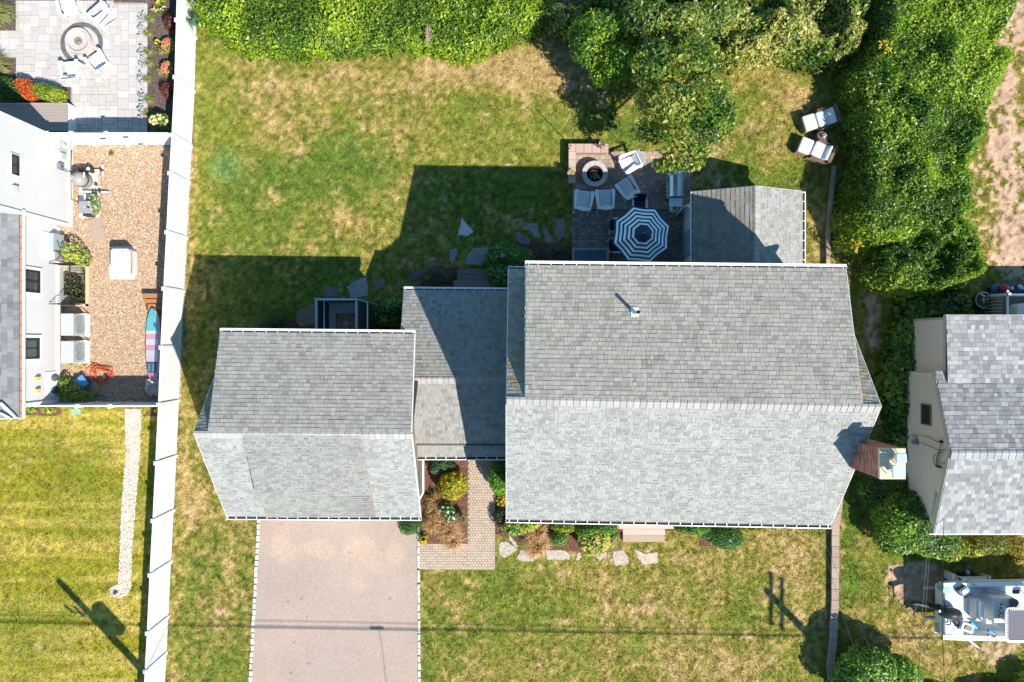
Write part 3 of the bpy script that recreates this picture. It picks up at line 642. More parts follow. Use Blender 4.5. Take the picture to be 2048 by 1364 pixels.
def ridge_caps(owner_roof, p0, p1, nA, nB, step, wing, mat, cols, name='ridge_cap', lift=0.015):
    """bent caps along a ridge; nA, nB = downslope unit vectors of both sides"""
    p0, p1 = Vector(p0), Vector(p1); L = (p1 - p0).length; n = max(1, round(L / step)); u = (p1 - p0).normalized(); off = OFF.get(owner_roof.name, Vector())
    ms = []
    for c in cols:
        w2 = step - 0.010; V = []; up = Vector((0, 0, 1))
        for x, zt in ((0.002, lift + 0.016), (w2, lift + 0.002)):
            for q in (nA * wing, nA * wing * .4 - up * 0.0, Vector(), nB * wing * .12, nB * wing * .3):
                k = 0.0 if q.length > wing * .25 else (0.004 if q.length > 0 else 0.012)
                V.append(u * x + q + up * (zt + k))
            V.append(u * x + nB * wing * .3 - up * 0.01); V.append(u * x + nA * wing - up * 0.01)
        Fc = [(i, i + 7, i + 8, i + 1) for i in range(5)] + [(6, 13, 7, 0), (0, 1, 2, 3), (3, 4, 5, 6)]
        me = bpy.data.meshes.new(name); me.from_pydata([tuple(v) for v in V], [], Fc + [(0, 3, 6)]); a = me.color_attributes.new('Col', 'FLOAT_COLOR', 'POINT'); a.data.foreach_set('color', [x for _ in V for x in (*c, 1)]); me.materials.append(mat); ms.append(me)
    for i in range(n):
        o = bpy.data.objects.new(name, RNG.choice(ms)); C.objects.link(o); o.parent = owner_roof; o.location = p0.lerp(p1, i / n) - off; o.rotation_euler = (0, 0, RNG.uniform(-.015, .015))
def gutter(owner, p0, p1, out, wd=0.13, spacing=0.46, hood=0.0, mat=None):
    """open trough with a rolled front lip; hangers are pieces of it"""
    mat = mat or WHITE
    p0, p1, out = Vector(p0), Vector(p1), Vector(out); up = Vector((0, 0, 1)); t = 0.012; u = (p1 - p0).normalized(); m = MB(); m.col = (0.72, 0.72, 0.71)
    prof = [(0, 0.0), (0, -0.10), (wd, -0.10), (wd + 0.01, 0.0), (wd - 0.022, 0.006), (wd - 0.022, -0.006), (wd - 0.008, -0.012), (wd - 0.012, -0.088), (0.012, -0.088), (0.012, 0.0)]
    vs = [p + out * a + up * b for p in (p0, p1) for a, b in prof]; k = len(prof)
    m.add(vs, [(i, (i + 1) % k, k + (i + 1) % k, k + i) for i in range(k)])
    for p in (p0, p1): m.quadslab([p - up * .1 - u * .004, p + out * wd - up * .1 - u * .004, p + out * wd - u * .004, p - u * .004][::1], 0.008)
    g = m.build('gutter', mat, owner); off = OFF[owner.name]
    if hood: hm = MB(); hm.quadslab([p0 + out * (wd - hood) + up * .004, p1 + out * (wd - hood) + up * .004, p1 + out * (wd + .008) + up * .012, p0 + out * (wd + .008) + up * .012], .012, (.72, .72, .71)); hm.build('rolled_lip', mat, g)
    lm = MB(); lm.quadslab([p0 + out * .013 - up * .055, p1 + out * .013 - up * .055, p1 + out * (wd - .014) - up * .055, p0 + out * (wd - .014) - up * .055], .01, (.07, .05, .045)); lm.build('trough_shade', WOOD, g)  # dark strip painting the shade inside the trough
    n = max(1, round((p1 - p0).length / spacing)); hm = MB(); hm.col = (0.75, 0.75, 0.74)
    ang = math.atan2(out.y, out.x); hm.box(wd / 2, 0, -0.004, wd, 0.028, 0.008); ho = hm.build('gutter_hanger', mat); hme = ho.data; bpy.data.objects.remove(ho)
    for i in range(n + 1):
        o = bpy.data.objects.new('gutter_hanger', hme); C.objects.link(o); o.parent = g; o.location = p0.lerp(p1, min(max(i / n, .01), .99)) + up * 0.008 - off; o.rotation_euler = (0, 0, ang)
    return g
def wallbox(owner, poly, z0, z1, mat, col, name='wall'):
    m = MB(); m.slab(poly, z0, z1, col); return m.build(name, mat, owner)
def wall_poly(owner, pts, t, mat, col, name='wall'):
    m = MB(); p = [Vector(q) for q in pts]; n = (p[1] - p[0]).cross(p[2] - p[1]).normalized(); k = len(p)
    m.add(p + [q - n * t for q in p], [tuple(range(k)), tuple(range(2 * k - 1, k - 1, -1))] + [(i, k + i, k + (i + 1) % k, (i + 1) % k) for i in range(k)], col)
    return m.build(name, mat, owner)
CEDAR = M('cedar_siding', (0.20, 0.165, 0.135), rough=0.9, nscale=14, namp=0.3, bump=0.5, bscale=8)
SIDING_W = M('white_siding', (0.53, 0.515, 0.505), rough=0.6, nscale=2.5, namp=0.03)
ROOFUNDER = M('roof_underlay', (0.10, 0.095, 0.09), rough=0.95, nscale=20, namp=0.2)
LICHEN = [(0.26, 0.21, 0.15), (0.23, 0.20, 0.16), (0.30, 0.22, 0.11), (0.28, 0.25, 0.21)]
CAPC = [(0.315, 0.295, 0.275), (0.295, 0.278, 0.26), (0.33, 0.31, 0.29), (0.28, 0.265, 0.25)]
WID = [0.10, 0.13, 0.16, 0.19, 0.22]
def roof_plane(owner, quad, t=0.12, name='roof'):
    m = MB(); m.col = (0.1, 0.1, 0.1); m.quadslab([Vector(q) - Vector((0, 0, 0.012)) for q in quad], t); return m.build(name, ROOFUNDER, owner)
def rake_board(owner, a, b, side, dz=0.0, mat=None):
    """white board along a sloping edge"""
    a, b = Vector(a), Vector(b); s = Vector(side); m = MB(); m.col = (0.7, 0.7, 0.69); up = Vector((0, 0, 1))
    m.add([a + s * .02 - up * .16, b + s * .02 - up * .16, b + s * .02 - up * .012, a + s * .02 - up * .012, a - s * .01 - up * .16, b - s * .01 - up * .16, b - s * .01 - up * .012, a - s * .01 - up * .012],
          [(0, 1, 2, 3), (7, 6, 5, 4), (0, 4, 5, 1), (3, 2, 6, 7), (0, 3, 7, 4), (1, 5, 6, 2)])
    return m.build('rake_board', mat or WHITE, owner)
def wnd(owner, c, out, wd, hh, depth=0.05, frame=0.05, fmat=None, fcol=(0.02, 0.02, 0.022), mull=0, trim=None, panecol=(0.03, 0.045, 0.05)):
    """window on a vertical wall: c = centre on the wall plane, out = outward normal (axis-aligned)"""
    c, out = Vector(c), Vector(out).normalized(); up = Vector((0, 0, 1)); u = up.cross(out); m = MB()
    def bar(mm, cu, cv, w_, h_, d0, d1, col):
        vs = [c + u * (cu + sx * w_ / 2) + up * (cv + sy * h_ / 2) + out * d for d in (d0, d1) for sx, sy in ((-1, -1), (1, -1), (1, 1), (-1, 1))]
        mm.add(vs, [(4, 5, 6, 7), (3, 2, 1, 0), (0, 1, 5, 4), (1, 2, 6, 5), (2, 3, 7, 6), (3, 0, 4, 7)], col)
    if trim:
        for (cu, cv, w_, h_) in ((0, hh / 2 + trim / 2, wd + 2 * trim, trim), (0, -hh / 2 - trim / 2, wd + 2 * trim, trim), (wd / 2 + trim / 2, 0, trim, hh), (-wd / 2 - trim / 2, 0, trim, hh)): bar(m, cu, cv, w_, h_, 0, depth * .8, (0.72, 0.72, 0.71))
    f = frame
    for (cu, cv, w_, h_) in ((0, hh / 2 - f / 2, wd, f), (0, -hh / 2 + f / 2, wd, f), (wd / 2 - f / 2, 0, f, hh - 2 * f), (-wd / 2 + f / 2, 0, f, hh - 2 * f)): bar(m, cu, cv, w_, h_, 0.0, depth, fcol)
    for i in range(mull): bar(m, -wd / 2 + wd * (i + 1) / (mull + 1), 0, f * .7, hh - 2 * f, 0.004, depth * .9, fcol)
    o = m.build('window', PAINT, owner); g = MB(); bar(g, 0, 0, wd - 2 * f, hh - 2 * f, -0.02, 0.015, panecol); g.build('pane', M('glass_pane', (0.03, 0.045, 0.05), rough=0.05, spec=0.9), o)
    return o

# ================================================================== HOUSE
hf, hr, hm, hd = 4.44, 7.65, 4.44, 6.65
house = thing('house', 'large two storey house with long grey shingle roof and full width rear shed dormer', 'house', P(1340, 780))
FL, FR = P(1013, 1038, hf), P(1662, 1050, hf); RL, RR = P(1013, 798, hr), P(1763, 813, hr)
DL0, DR0 = P(1052, 530, hd), P(1692, 537, hd); DL1, DR1 = P(1050, 797, hr), P(1725, 808, hr)
ML0, MR0 = P(1017, 538, hm), P(1661, 545, hm)
acc = []
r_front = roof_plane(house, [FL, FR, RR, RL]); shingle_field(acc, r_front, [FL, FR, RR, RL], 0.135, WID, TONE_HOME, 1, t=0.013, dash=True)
r_rear = roof_plane(house, [MR0, ML0, RL, RR])
def lich(ce, r):
    near = max(0, 1 - abs(ce.y + 0.9) / 1.6); return r.choice(LICHEN) if r.random() < 0.75 * near else r.choice(TONE_HOME)
DLm = ML0 + (DL0 - ML0) * 0
ml_in0 = ML0.lerp(MR0, 0.07); ml_in1 = DL1 + Vector((0.1, 0, 0)); shingle_field(acc, r_rear, [ml_in0, ML0, RL, ml_in1], 0.135, WID, TONE_HOME, 2, expl=lich)
mr_in0 = ML0.lerp(MR0, 0.90); shingle_field(acc, r_rear, [MR0, mr_in0, DR1 - Vector((0.1, 0, 0)), RR], 0.135, WID, TONE_HOME, 3, expl=lich)
up = Vector((0, 0, 1))
dorm = roof_plane(house, [DR0 , DL0, DL1 + up * .02, DR1 + up * .02], t=0.14, name='dormer_roof')
shingle_field(acc, dorm, [DR0, DL0, DL1 + up * .02, DR1 + up * .02], 0.137, WID, [(a * 1.0, b * .945, c * .885) for a, b, c in TONE_HOME], 4, t=0.021)
finish_shingles(acc, house, SHINGLE)
dF = (FL - RL); dF.x = 0; dF.normalize(); dR = (ML0 - RL); dR.x = 0; dR.normalize(); dD = (DL0 - DL1); dD.x = 0; dD.normalize()
ridge_caps(r_front, RL, RR, dF, dD, 0.20, 0.24, SHINGLE, CAPC, lift=0.035)
gutter(house, FL + Vector((-.02, -0.0, -.02)), FR + Vector((.02, 0, -.02)), (0, -1, 0), spacing=0.40)
gutter(house, DL0 + Vector((-.02, 0, -.02)), DR0 + Vector((.02, 0, -.02)), (0, 1, 0), spacing=0.40, hood=.075)
gutter(house, ML0 + Vector((0, 0, -.02)), ML0.lerp(MR0, 0.06) + Vector((0, 0, -.02)), (0, 1, 0), wd=.09)
rake_board(house, FL, RL, (-1, 0, 0)); rake_board(house, ML0, RL, (-1, 0, 0)); rake_board(house, FR, RR, (1, 0, 0)); rake_board(house, MR0, RR, (1, 0, 0)); rake_board(house, DL0, DL1, (-1, 0, 0)); rake_board(house, DR0, DR1, (1, 0, 0))
wx0, wx1, wy0, wy1 = -0.02, 10.72, -5.85, 2.25
rY = RL.y
def hroof(y): return hr - .2 - (hr - hf) * abs(y - rY) / abs(FL.y - rY)
wall_poly(house, [(wx0, wy0, 0), (wx1, wy0, 0), (wx1, wy0, hroof(wy0)), (wx0, wy0, hroof(wy0))], 0.12, CEDAR, (.2, .17, .14))
wall_poly(house, [(wx1, wy1, 0), (wx0, wy1, 0), (wx0, wy1, hm - .15), (wx1, wy1, hm - .15)], 0.12, CEDAR, (.2, .17, .14))
for x, sg in ((wx0, -1), (wx1, 1)):
    pts = [(x, wy1, 0), (x, wy0, 0), (x, wy0, hroof(wy0)), (x, rY, hr - .2), (x, wy1, hroof(wy1))]
    wall_poly(house, pts if sg < 0 else pts[::-1], 0.12, CEDAR, (.2, .17, .14))
dx0, dx1 = DL0.x + .12, DR0.x - .12
wall_poly(house, [(dx1, wy1 + .05, hm - .3), (dx0, wy1 + .05, hm - .3), (dx0, wy1 + .05, hd + .0), (dx1, wy1 + .05, hd + .0)], 0.1, CEDAR, (.2, .17, .14), 'dormer_wall')
for x, sg in ((dx0, -1), (dx1, 1)):
    pts = [(x, wy1, hm - .2), (x, rY + .05, hr - .25), (x, rY + .05, hr - .12), (x, wy1, hd - .02)]
    wall_poly(house, pts if sg > 0 else pts[::-1], 0.1, CEDAR, (.2, .17, .14), 'dormer_wall')
for x in (1.5, 4.3, 7.3, 9.6): wnd(house, (x, wy1 + .052, 5.65), (0, 1, 0), 0.9, 1.1, trim=.09, fcol=(.7, .7, .7), mull=1)
for x in (1.6, 3.4, 8.0, 9.6): wnd(house, (x, wy0 - .002, 1.9), (0, -1, 0), 0.95, 1.35, trim=.1, fcol=(.7, .7, .7), mull=1)
m = MB(); m.box(5.8, wy0 - .03, 0.35, 1.0, 0.06, 2.1, col=(.10, .16, .20)); m.build('door', PAINT, house)
# plumbing vent
vp = P(1276, 624, 7.6); vz = 7.06
m = MB(); m.col = (0.72, 0.74, 0.75); m.box(vp.x + .0, vp.y + .02, vz - .03, 0.24, 0.28, 0.03, tilt=('X', -0.24)); m.cyl(vp.x, vp.y, vz - .05, vz + .16, 0.08, 0.06, 14)
vo = m.build('roof_vent', PAINT, house)
m = MB(); m.cyl(vp.x, vp.y, vz + .1, vz + .62, 0.055, 0.055, 12, (0.5, 0.51, 0.52), cap=False); m.cyl(vp.x, vp.y, vz + .1, vz + .5, 0.045, 0.045, 12, (0.02, 0.02, 0.02)); m.build('vent_pipe', PAINT, vo)
# chimney: each face of bricks as real courses, merged (a brick is about 3 px)
hc = 7.95; cx0, cx1, cy0, cy1 = gx(1761, hc), gx(1810, hc), gy(957, hc), gy(898.5, hc)
m = MB(); m.box((cx0 + cx1) / 2, (cy0 + cy1) / 2, 0, cx1 - cx0 - .02, cy1 - cy0 - .02, hc - .1, col=(0.36, 0.29, 0.26)); chim = m.build('chimney', STONE, house)
m = MB(); z = 4.0; row = 0
BRK = [(0.52, 0.17, 0.11), (0.42, 0.14, 0.10), (0.58, 0.22, 0.15), (0.34, 0.13, 0.10), (0.55, 0.30, 0.24)]
while z < hc - .12:
    for (ax_, a0, a1, fixed, sg) in (('y', cy0, cy1, cx0, -1), ('x', cx0, cx1, cy1, 1), ('x', cx0, cx1, cy0, -1), ('y', cy0, cy1, cx1, 1)):
        q = a0 - (0.1 if row % 2 else 0)
        while q < a1 - .01:
            s0, s1 = max(q, a0), min(q + .195, a1)
            if s1 - s0 > .02:
                c = RNG.choice(BRK); mid = (s0 + s1) / 2
                if ax_ == 'y': m.box(fixed + sg * .0, mid, z, .02, s1 - s0, .056, col=c)
                else: m.box(mid, fixed, z, s1 - s0, .02, .056, col=c)
            q += .205
    z += .067; row += 1
m.build('brick', STONE, chim, kind='stuff')
m = MB(); m.col = (0.58, 0.49, 0.33); m.box((cx0 + cx1) / 2, (cy0 + cy1) / 2, hc - .1, cx1 - cx0 + .04, cy1 - cy0 + .04, .1, taper=.0); m.build('crown', STONE, chim)
for (px, py, s_) in ((1804, 917, .30), (1799, 943.5, .38)):
    hz = hc + .42; q = P(px, py, hz); m = MB(); m.col = (.6, .62, .65)
    m.cyl(q.x, q.y, hc, hc + .2, .11, .11, 14, (.38, .28, .2)); 
    for a, b in ((-1, -1), (1, -1), (1, 1), (-1, 1)): m.box(q.x + a * s_ * .36, q.y + b * s_ * .36, hc, .02, .02, .36)
    vs, fs = roundbox(q.x, q.y, hc + .36, s_, s_, .06, .05); m.add(vs, fs)
    m.build('chimney_cap', M('polished_steel', (0.75, 0.77, 0.8), rough=0.22, metal=0.85), chim)
m = MB(); m.col = (.45, .5, .55)   # stepped lead flashing on the west side
for i in range(8):
    y = cy0 + (cy1 - cy0) * (i + .5) / 8; zz = hroof(y) + .2; m.box(cx0 - .05, y, zz - .05, .1, .12, .13, tilt=('X', .5))
m.build('flashing', METAL, chim)

# ================================================================== GARAGE
gf, gr, gd = 2.67, 5.30, 4.36
garage = thing('garage', 'detached style garage wing with grey shingle roof at the head of the driveway', 'garage', P(640, 850))
FL, FR = P(453, 1032, gf), P(841, 1034, gf); RL, RR = P(387, 866, gr), P(823, 868, gr)
DL0, DR0 = P(441, 664, gd), P(829, 668, gd); DL1, DR1 = P(416, 862, gr), P(822, 866, gr)
gm = 2.67; ML0 = P(456, 690, gm); MR0 = P(838, 694, gm); MR0.x = RR.x; ML0.x = RL.x
acc = []
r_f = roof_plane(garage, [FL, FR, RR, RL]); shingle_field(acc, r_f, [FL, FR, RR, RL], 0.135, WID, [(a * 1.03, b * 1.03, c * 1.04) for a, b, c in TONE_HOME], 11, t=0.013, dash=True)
r_r = roof_plane(garage, [MR0, ML0, RL, RR]); shingle_field(acc, r_r, [ML0.lerp(MR0, .12), ML0, RL, DL1 + Vector((.15, 0, 0))], 0.135, WID, TONE_HOME, 12, expl=lambda ce, r: r.choice(LICHEN) if r.random() < .35 else r.choice(TONE_HOME))
dg = roof_plane(garage, [DR0, DL0, DL1 + up * .02, DR1 + up * .02], name='dormer_roof')
shingle_field(acc, dg, [DR0, DL0, DL1 + up * .02, DR1 + up * .02], 0.137, WID, [(a * .99, b * .95, c * .905) for a, b, c in TONE_HOME], 13, t=0.021)
# raised middle part over the doors: a shallower wedge on the front slope
def on_front(px_r, f, lift): 
    a = RL.lerp(RR, (gx(px_r, gr) - RL.x) / (RR.x - RL.x)); e = FL.copy(); e.x = a.x; e.y = FL.y; e.z = FL.z; return a.lerp(e, f) + up * lift
A0, B0 = on_front(484, .0, .022), on_front(721, .0, .022); A1, B1 = on_front(484, .72, .60), on_front(721, .72, .20); A2, B2 = on_front(484, 1.0, .16), on_front(721, 1.0, .14)
wedge = MB(); wedge.col = (.1, .1, .1)
lowA0, lowA2, lowB0, lowB2 = on_front(484, 0, -.03), on_front(484, 1, -.03), on_front(721, 0, -.03), on_front(721, 1, -.03)
wedge.add([A0, A1, A2, lowA2, lowA0, B0, B1, B2, lowB2, lowB0], [(0, 1, 2, 3, 4), (9, 8, 7, 6, 5), (2, 7, 8, 3)], (.3, .28, .26))
for (La, Lb, Ra, Rb) in ((A0, A1, B0, B1), (A1, A2, B1, B2)):
    for i in range(8):
        for j in range(6):
            g4 = [La.lerp(Lb, v_).lerp(Ra.lerp(Rb, v_), u_) - up * .012 for u_, v_ in ((i / 8, j / 6), ((i + 1) / 8, j / 6), ((i + 1) / 8, (j + 1) / 6), (i / 8, (j + 1) / 6))]; wedge.add(g4, [(0, 1, 2, 3)], (.2, .2, .2))
wd_ = wedge.build('dormer_roof', M('cheek_board', (.34, .29, .25), rough=.8, nscale=9, namp=.15), garage)
TG = [(a * .87, b * .86, c * .85) for a, b, c in TONE_HOME]
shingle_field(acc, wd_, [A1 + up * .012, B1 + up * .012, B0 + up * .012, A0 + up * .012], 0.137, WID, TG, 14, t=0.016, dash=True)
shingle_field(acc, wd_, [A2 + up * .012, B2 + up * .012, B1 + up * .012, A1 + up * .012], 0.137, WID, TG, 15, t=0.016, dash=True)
finish_shingles(acc, garage, SHINGLE)
dF = (FL - RL); dF.x = 0; dF.normalize(); dD = (DL0 - DL1); dD.x = 0; dD.normalize()
ridge_caps(r_f, RL, RR, dF, dD, 0.20, 0.24, SHINGLE, [(.33, .31, .29), (.30, .285, .27), (.35, .335, .32)], lift=0.03)
m = MB(); m.box(B2.x + .015, (B1.y + B2.y) / 2 - .1, gf + .1, .03, .75, .14, col=(.7, .7, .69), tilt=('X', .62)); m.build('rake_board', WHITE, garage)
gutter(garage, FL + Vector((-.02, 0, -.0)), FR + Vector((.02, 0, -.0)), (0, -1, 0), spacing=.375)
gutter(garage, DL0 + Vector((-.02, 0, -.02)), DR0 + Vector((.02, 0, -.02)), (0, 1, 0), spacing=.40, hood=.07)
rake_board(garage, FL, RL, (-1, 0, 0)); rake_board(garage, ML0, RL, (-1, 0, 0)); rake_board(garage, FR, RR, (1, 0, 0)); rake_board(garage, DL0, DL1, (-1, 0, 0)); rake_board(garage, DR0, DR1, (1, 0, 0))
gx0, gx1, gy0, gy1 = RL.x + .28, RR.x - .22, FL.y + .3, DL0.y - .25
def groof(y): return gr - .16 - (gr - gf) * abs(y - RL.y) / abs(FL.y - RL.y)
wall_poly(garage, [(gx0, gy0, 0), (gx1, gy0, 0), (gx1, gy0, groof(gy0)), (gx0, gy0, groof(gy0))], .1, CEDAR, (.2, .17, .14))
wall_poly(garage, [(gx1 - .1, gy1, 0), (gx0 + .1, gy1, 0), (gx0 + .1, gy1, gd - .1), (gx1 - .1, gy1, gd - .1)], .1, CEDAR, (.2, .17, .14))
for x, sg in ((gx0, -1), (gx1, 1)):
    pts = [(x, gy1, 0), (x, gy0, 0), (x, gy0, groof(gy0)), (x, RL.y, gr - .16), (x, gy1, groof(gy1) if sg < 0 else gd - .12)]
    wall_poly(garage, pts if sg < 0 else pts[::-1], .1, CEDAR, (.2, .17, .14))
for x in (-8.4, -5.7):
    m = MB(); m.col = (.62, .62, .61)
    for j in range(4): m.box(x, gy0 - .02, .02 + j * .53, 2.4, .05, .51)
    m.build('garage_door', WHITE, garage)
# ================================================================== BREEZEWAY
be, br = 2.40, 3.72
bz = thing('breezeway', 'low shingle roofed breezeway linking the garage wing to the house', 'breezeway', P(920, 750))
EL, ER = P(808, 580, be), P(1030, 582, be); QL, QR = P(822, 757, br), P(1034, 757, br); EL.x = QL.x = gx(808, be)
cl, cr = P(826, 887, 2.78), P(1034, 887, 2.78); cl.x = gx(822, 2.78)
pl0, pl1, pr0, pr1 = P(831, 913, 2.2), P(829, 880, 2.42), P(1034, 913, 2.2), P(1034, 880, 2.42)
acc = []
rb = roof_plane(bz, [ER, EL, QL, QR]); shingle_field(acc, rb, [ER, EL, QL, QR], .137, WID, [(a * .93, b * .91, c * .9) for a, b, c in TONE_HOME], 21, t=.02)
rf_ = roof_plane(bz, [cl, cr, QR, QL]); shingle_field(acc, rf_, [cl, cr, QR, QL], .137, WID, [(a * .92, b * .90, c * .88) for a, b, c in TONE_HOME], 22, t=.014)
rp = roof_plane(bz, [pl0, pr0, pr1, pl1], name='porch_roof'); shingle_field(acc, rp, [pl0, pr0, pr1, pl1], .137, WID, [(a * .95, b * .93, c * .9) for a, b, c in TONE_HOME], 23, t=.014)
finish_shingles(acc, bz, SHINGLE)
dA = (cl - QL); dA.x = 0; dA.normalize(); dB = (EL - QL); dB.x = 0; dB.normalize()
ridge_caps(rb, QL, QR, dA, dB, .2, .2, SHINGLE, CAPC, lift=.025)
gutter(bz, EL + Vector((0, 0, -.02)), ER + Vector((-.0, 0, -.02)), (0, 1, 0), spacing=.39, wd=.12, hood=.06)
gutter(bz, pl0 + Vector((0, 0, -.02)), pr0 + Vector((0, 0, -.02)), (0, -1, 0), spacing=.38)
rake_board(bz, EL, QL, (-1, 0, 0))
wallbox(bz, [(gx1 + .03, -3.9), (-.16, -3.9), (-.16, EL.y - .25), (gx1 + .03, EL.y - .25)], 0, 2.28, CEDAR, (.2, .17, .14))
wall_poly(bz, [(QL.x + .1, -3.9, 2.3), (-.16, -3.9, 2.3), (-.16, -3.9, 2.62), (QL.x + .1, -3.9, 2.62)], .05, CEDAR, (.2, .17, .14))
m = MB(); m.col = (.74, .74, .73)
d0 = P(846, 919, 2.1); xw = gx1 + .05
m.tube([d0, (d0.x, gy(985, 2.1), 2.05), (gx(838, 2.0), gy(1000, 2.0), 1.9)], .038, 6); m.build('downspout', WHITE, bz)
# ================================================================== SHED
se, sr = 2.2, 3.12
shed = thing('shed', 'small garden shed with ridge running towards the house, grey shingle roof', 'shed', P(1495, 450))
A, B, R0 = P(1387, 383, se), P(1605, 386, se), P(1510, 372, sr); sy1 = R0.y; sy0 = 2.7
L0, L1, M0, M1, N0, N1 = Vector((A.x, sy0, se)), Vector((A.x, sy1, se)), Vector((R0.x, sy0, sr)), Vector((R0.x, sy1, sr)), Vector((B.x, sy0, se)), Vector((B.x, sy1, se))
acc = []
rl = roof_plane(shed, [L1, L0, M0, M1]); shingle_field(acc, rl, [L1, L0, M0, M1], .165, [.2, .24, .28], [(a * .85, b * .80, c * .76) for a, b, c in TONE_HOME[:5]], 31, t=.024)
rrf = roof_plane(shed, [N0, N1, M1, M0]); shingle_field(acc, rrf, [N0, N1, M1, M0], .15, WID, [(a * 1.0, b * .98, c * .96) for a, b, c in TONE_HOME], 32, t=.014, dash=True)
finish_shingles(acc, shed, SHINGLE)
ridge_caps(rrf, M0, M1, (N0 - M0).normalized(), (L0 - M0).normalized(), .2, .22, SHINGLE, CAPC, lift=.025)
gutter(shed, L0 + Vector((0, 0, -.02)), L1 + Vector((0, 0, -.02)), (-1, 0, 0), spacing=.39, wd=.09); gutter(shed, N0 + Vector((0, 0, -.02)), N1 + Vector((0, 0, -.02)), (1, 0, 0), spacing=.39, wd=.12)
rake_board(shed, L1, M1, (0, 1, 0)); rake_board(shed, N1, M1, (0, 1, 0))
wallbox(shed, [(A.x + .16, sy0 + .15), (B.x - .16, sy0 + .15), (B.x - .16, sy1 - .16), (A.x + .16, sy1 - .16)], 0, se - .1, M('pale_siding', (.5, .55, .58), rough=.7, nscale=6, namp=.1), (.5, .55, .58))
wall_poly(shed, [(B.x - .16, sy1 - .16, se - .11), (A.x + .16, sy1 - .16, se - .11), (R0.x, sy1 - .16, sr - .16)], .06, MATS['pale_siding'], (.5, .5, .5), 'gable')
m = MB(); m.box(A.x + .13, 3.9, .1, .05, 1.0, 1.9, col=(.16, .3, .36)); m.build('door', PAINT, shed)
m = MB(); q = P(1376, 411, 1.9); m.tube([(A.x - .05, 5.05, se - .1), (q.x, q.y, 1.95), (q.x - .05, q.y + .02, 1.6), (q.x, q.y, .05)], .04, 6, (.72, .73, .73)); m.build('downspout', WHITE, shed)
# ================================================================== NEIGHBOUR ON THE LEFT (white house)
XA, XB = gx(143), gx(127)
nl = thing('house', 'white sided neighbour house with thin strip of grey roof and electric boxes on its wall', 'house', P(60, 550))
ya0, ya1 = gy(455), gy(290)
SIDE_W = SIDING_W
def board_wall(owner, X, y0, y1, z0, z1, step=0.20, col=(.62, .60, .59)):
    """lap boards: each course proud at its foot"""
    m = MB(); m.col = col; z = z0
    while z < z1 - .01:
        t = min(step, z1 - z)
        m.add([(X, y0, z), (X, y1, z), (X, y1, z + t), (X, y0, z + t), (X + .014, y0, z), (X + .014, y1, z)], [(4, 5, 2, 3), (0, 1, 5, 4), (0, 4, 3), (1, 2, 5)]); z += t
    return m.build('siding', SIDE_W, owner, kind='stuff')
wallbox(nl, [(-26, ya0), (XA, ya0), (XA, ya1), (-26, ya1)], 0, 5.6, SIDE_W, (.6, .6, .6)); board_wall(nl, XA, ya0, ya1, .25, 5.6)
wallbox(nl, [(-26, gy(803)), (XB, gy(803)), (XB, ya0 - .002), (-26, ya0 - .002)], 0.002, 2.8, SIDE_W, (.6, .6, .6)); board_wall(nl, XB, gy(803), ya0 - .01, .33, 2.78)
m = MB(); m.col = (.74, .74, .73)
m.box(XA + .03, (ya0 + ya1) / 2, 0, .06, ya1 - ya0, .22); m.box(XA + .03, ya1 - .02, .22, .08, .14, 5.3); m.box(XA + .03, ya0 + .06, .22, .08, .12, 5.3)
m.box(XB + .03, gy(800), .3, .08, .14, 2.4); m.box(XB + .02, (gy(803) + ya0) / 2, .29, .05, ya0 - gy(803) - .1, .16); m.build('trim', WHITE, nl)
m = MB(); m.box(XB + .008, (gy(803) + gy(614)) / 2, 0, .03, gy(614) - gy(803) - .02, .285, col=(.44, .34, .25)); m.box(XB + .008, (gy(526) + ya0) / 2, 0, .03, ya0 - gy(526) - .02, .285, col=(.44, .34, .25)); m.build('foundation', M('foundation', attr=True, rough=.9, nscale=10, namp=.15), nl)
# roof above the low wing, rising to the left
ne = 2.9; e0, e1 = P(38, 836, ne), P(38, 420, ne); k0, k1 = e0 + Vector((-4.5, 0, 2.6)), e1 + Vector((-4.5, 0, 2.6))
nrf = roof_plane(nl, [e0, e1, k1, k0]); acc = []
shingle_field(acc, nrf, [e0, e1, e1.lerp(k1, .3), e0.lerp(k0, .3)], .165, [.18, .24, .3], TONE_LEFT, 41, t=.02)
shingle_field(acc, nrf, [e0.lerp(k0, .3), e1.lerp(k1, .3), k1, k0], .4, [.9], TONE_LEFT, 42, t=.02)
finish_shingles(acc, nl, SHINGLE)
m = MB(); m.col = (.52, .27, .12); m.box(e0.x + .06, (e0.y + e1.y) / 2, ne - .13, .10, e1.y - e0.y, .11); gt = m.build('gutter', M('copper', (.55, .28, .15), rough=.5, metal=.3, nscale=3, namp=.12), nl)
m = MB()
for i in range(19): m.box(e0.x + .06, e0.y + (e1.y - e0.y) * (i + .5) / 19, ne - .018, .12, .012, .012, col=(.12, .06, .04))
m.build('gutter_strap', PAINT, gt, kind='stuff')
m = MB(); m.box(e0.x + .125, (e0.y + e1.y) / 2, ne - .14, .02, e1.y - e0.y + .05, .12, col=(.75, .75, .74)); m.build('fascia', WHITE, nl)
rake_board(nl, e1, k1, (0, 1, 0)); rake_board(nl, e0, k0, (0, -1, 0))
m = MB(); m.col = (.74, .74, .73); q0, q1 = P(0, 806, 3.3), P(33, 836, 3.0); m.tube([q0, q1], .07, 4); q0, q1 = P(0, 826, 3.3), P(24, 838, 3.05); m.tube([q0, q1], .05, 4); m.build('rake_return', WHITE, nl)
def onwall(px, py, X): 
    z = wallz(px, X); return Vector((X, gy(py, z), z))
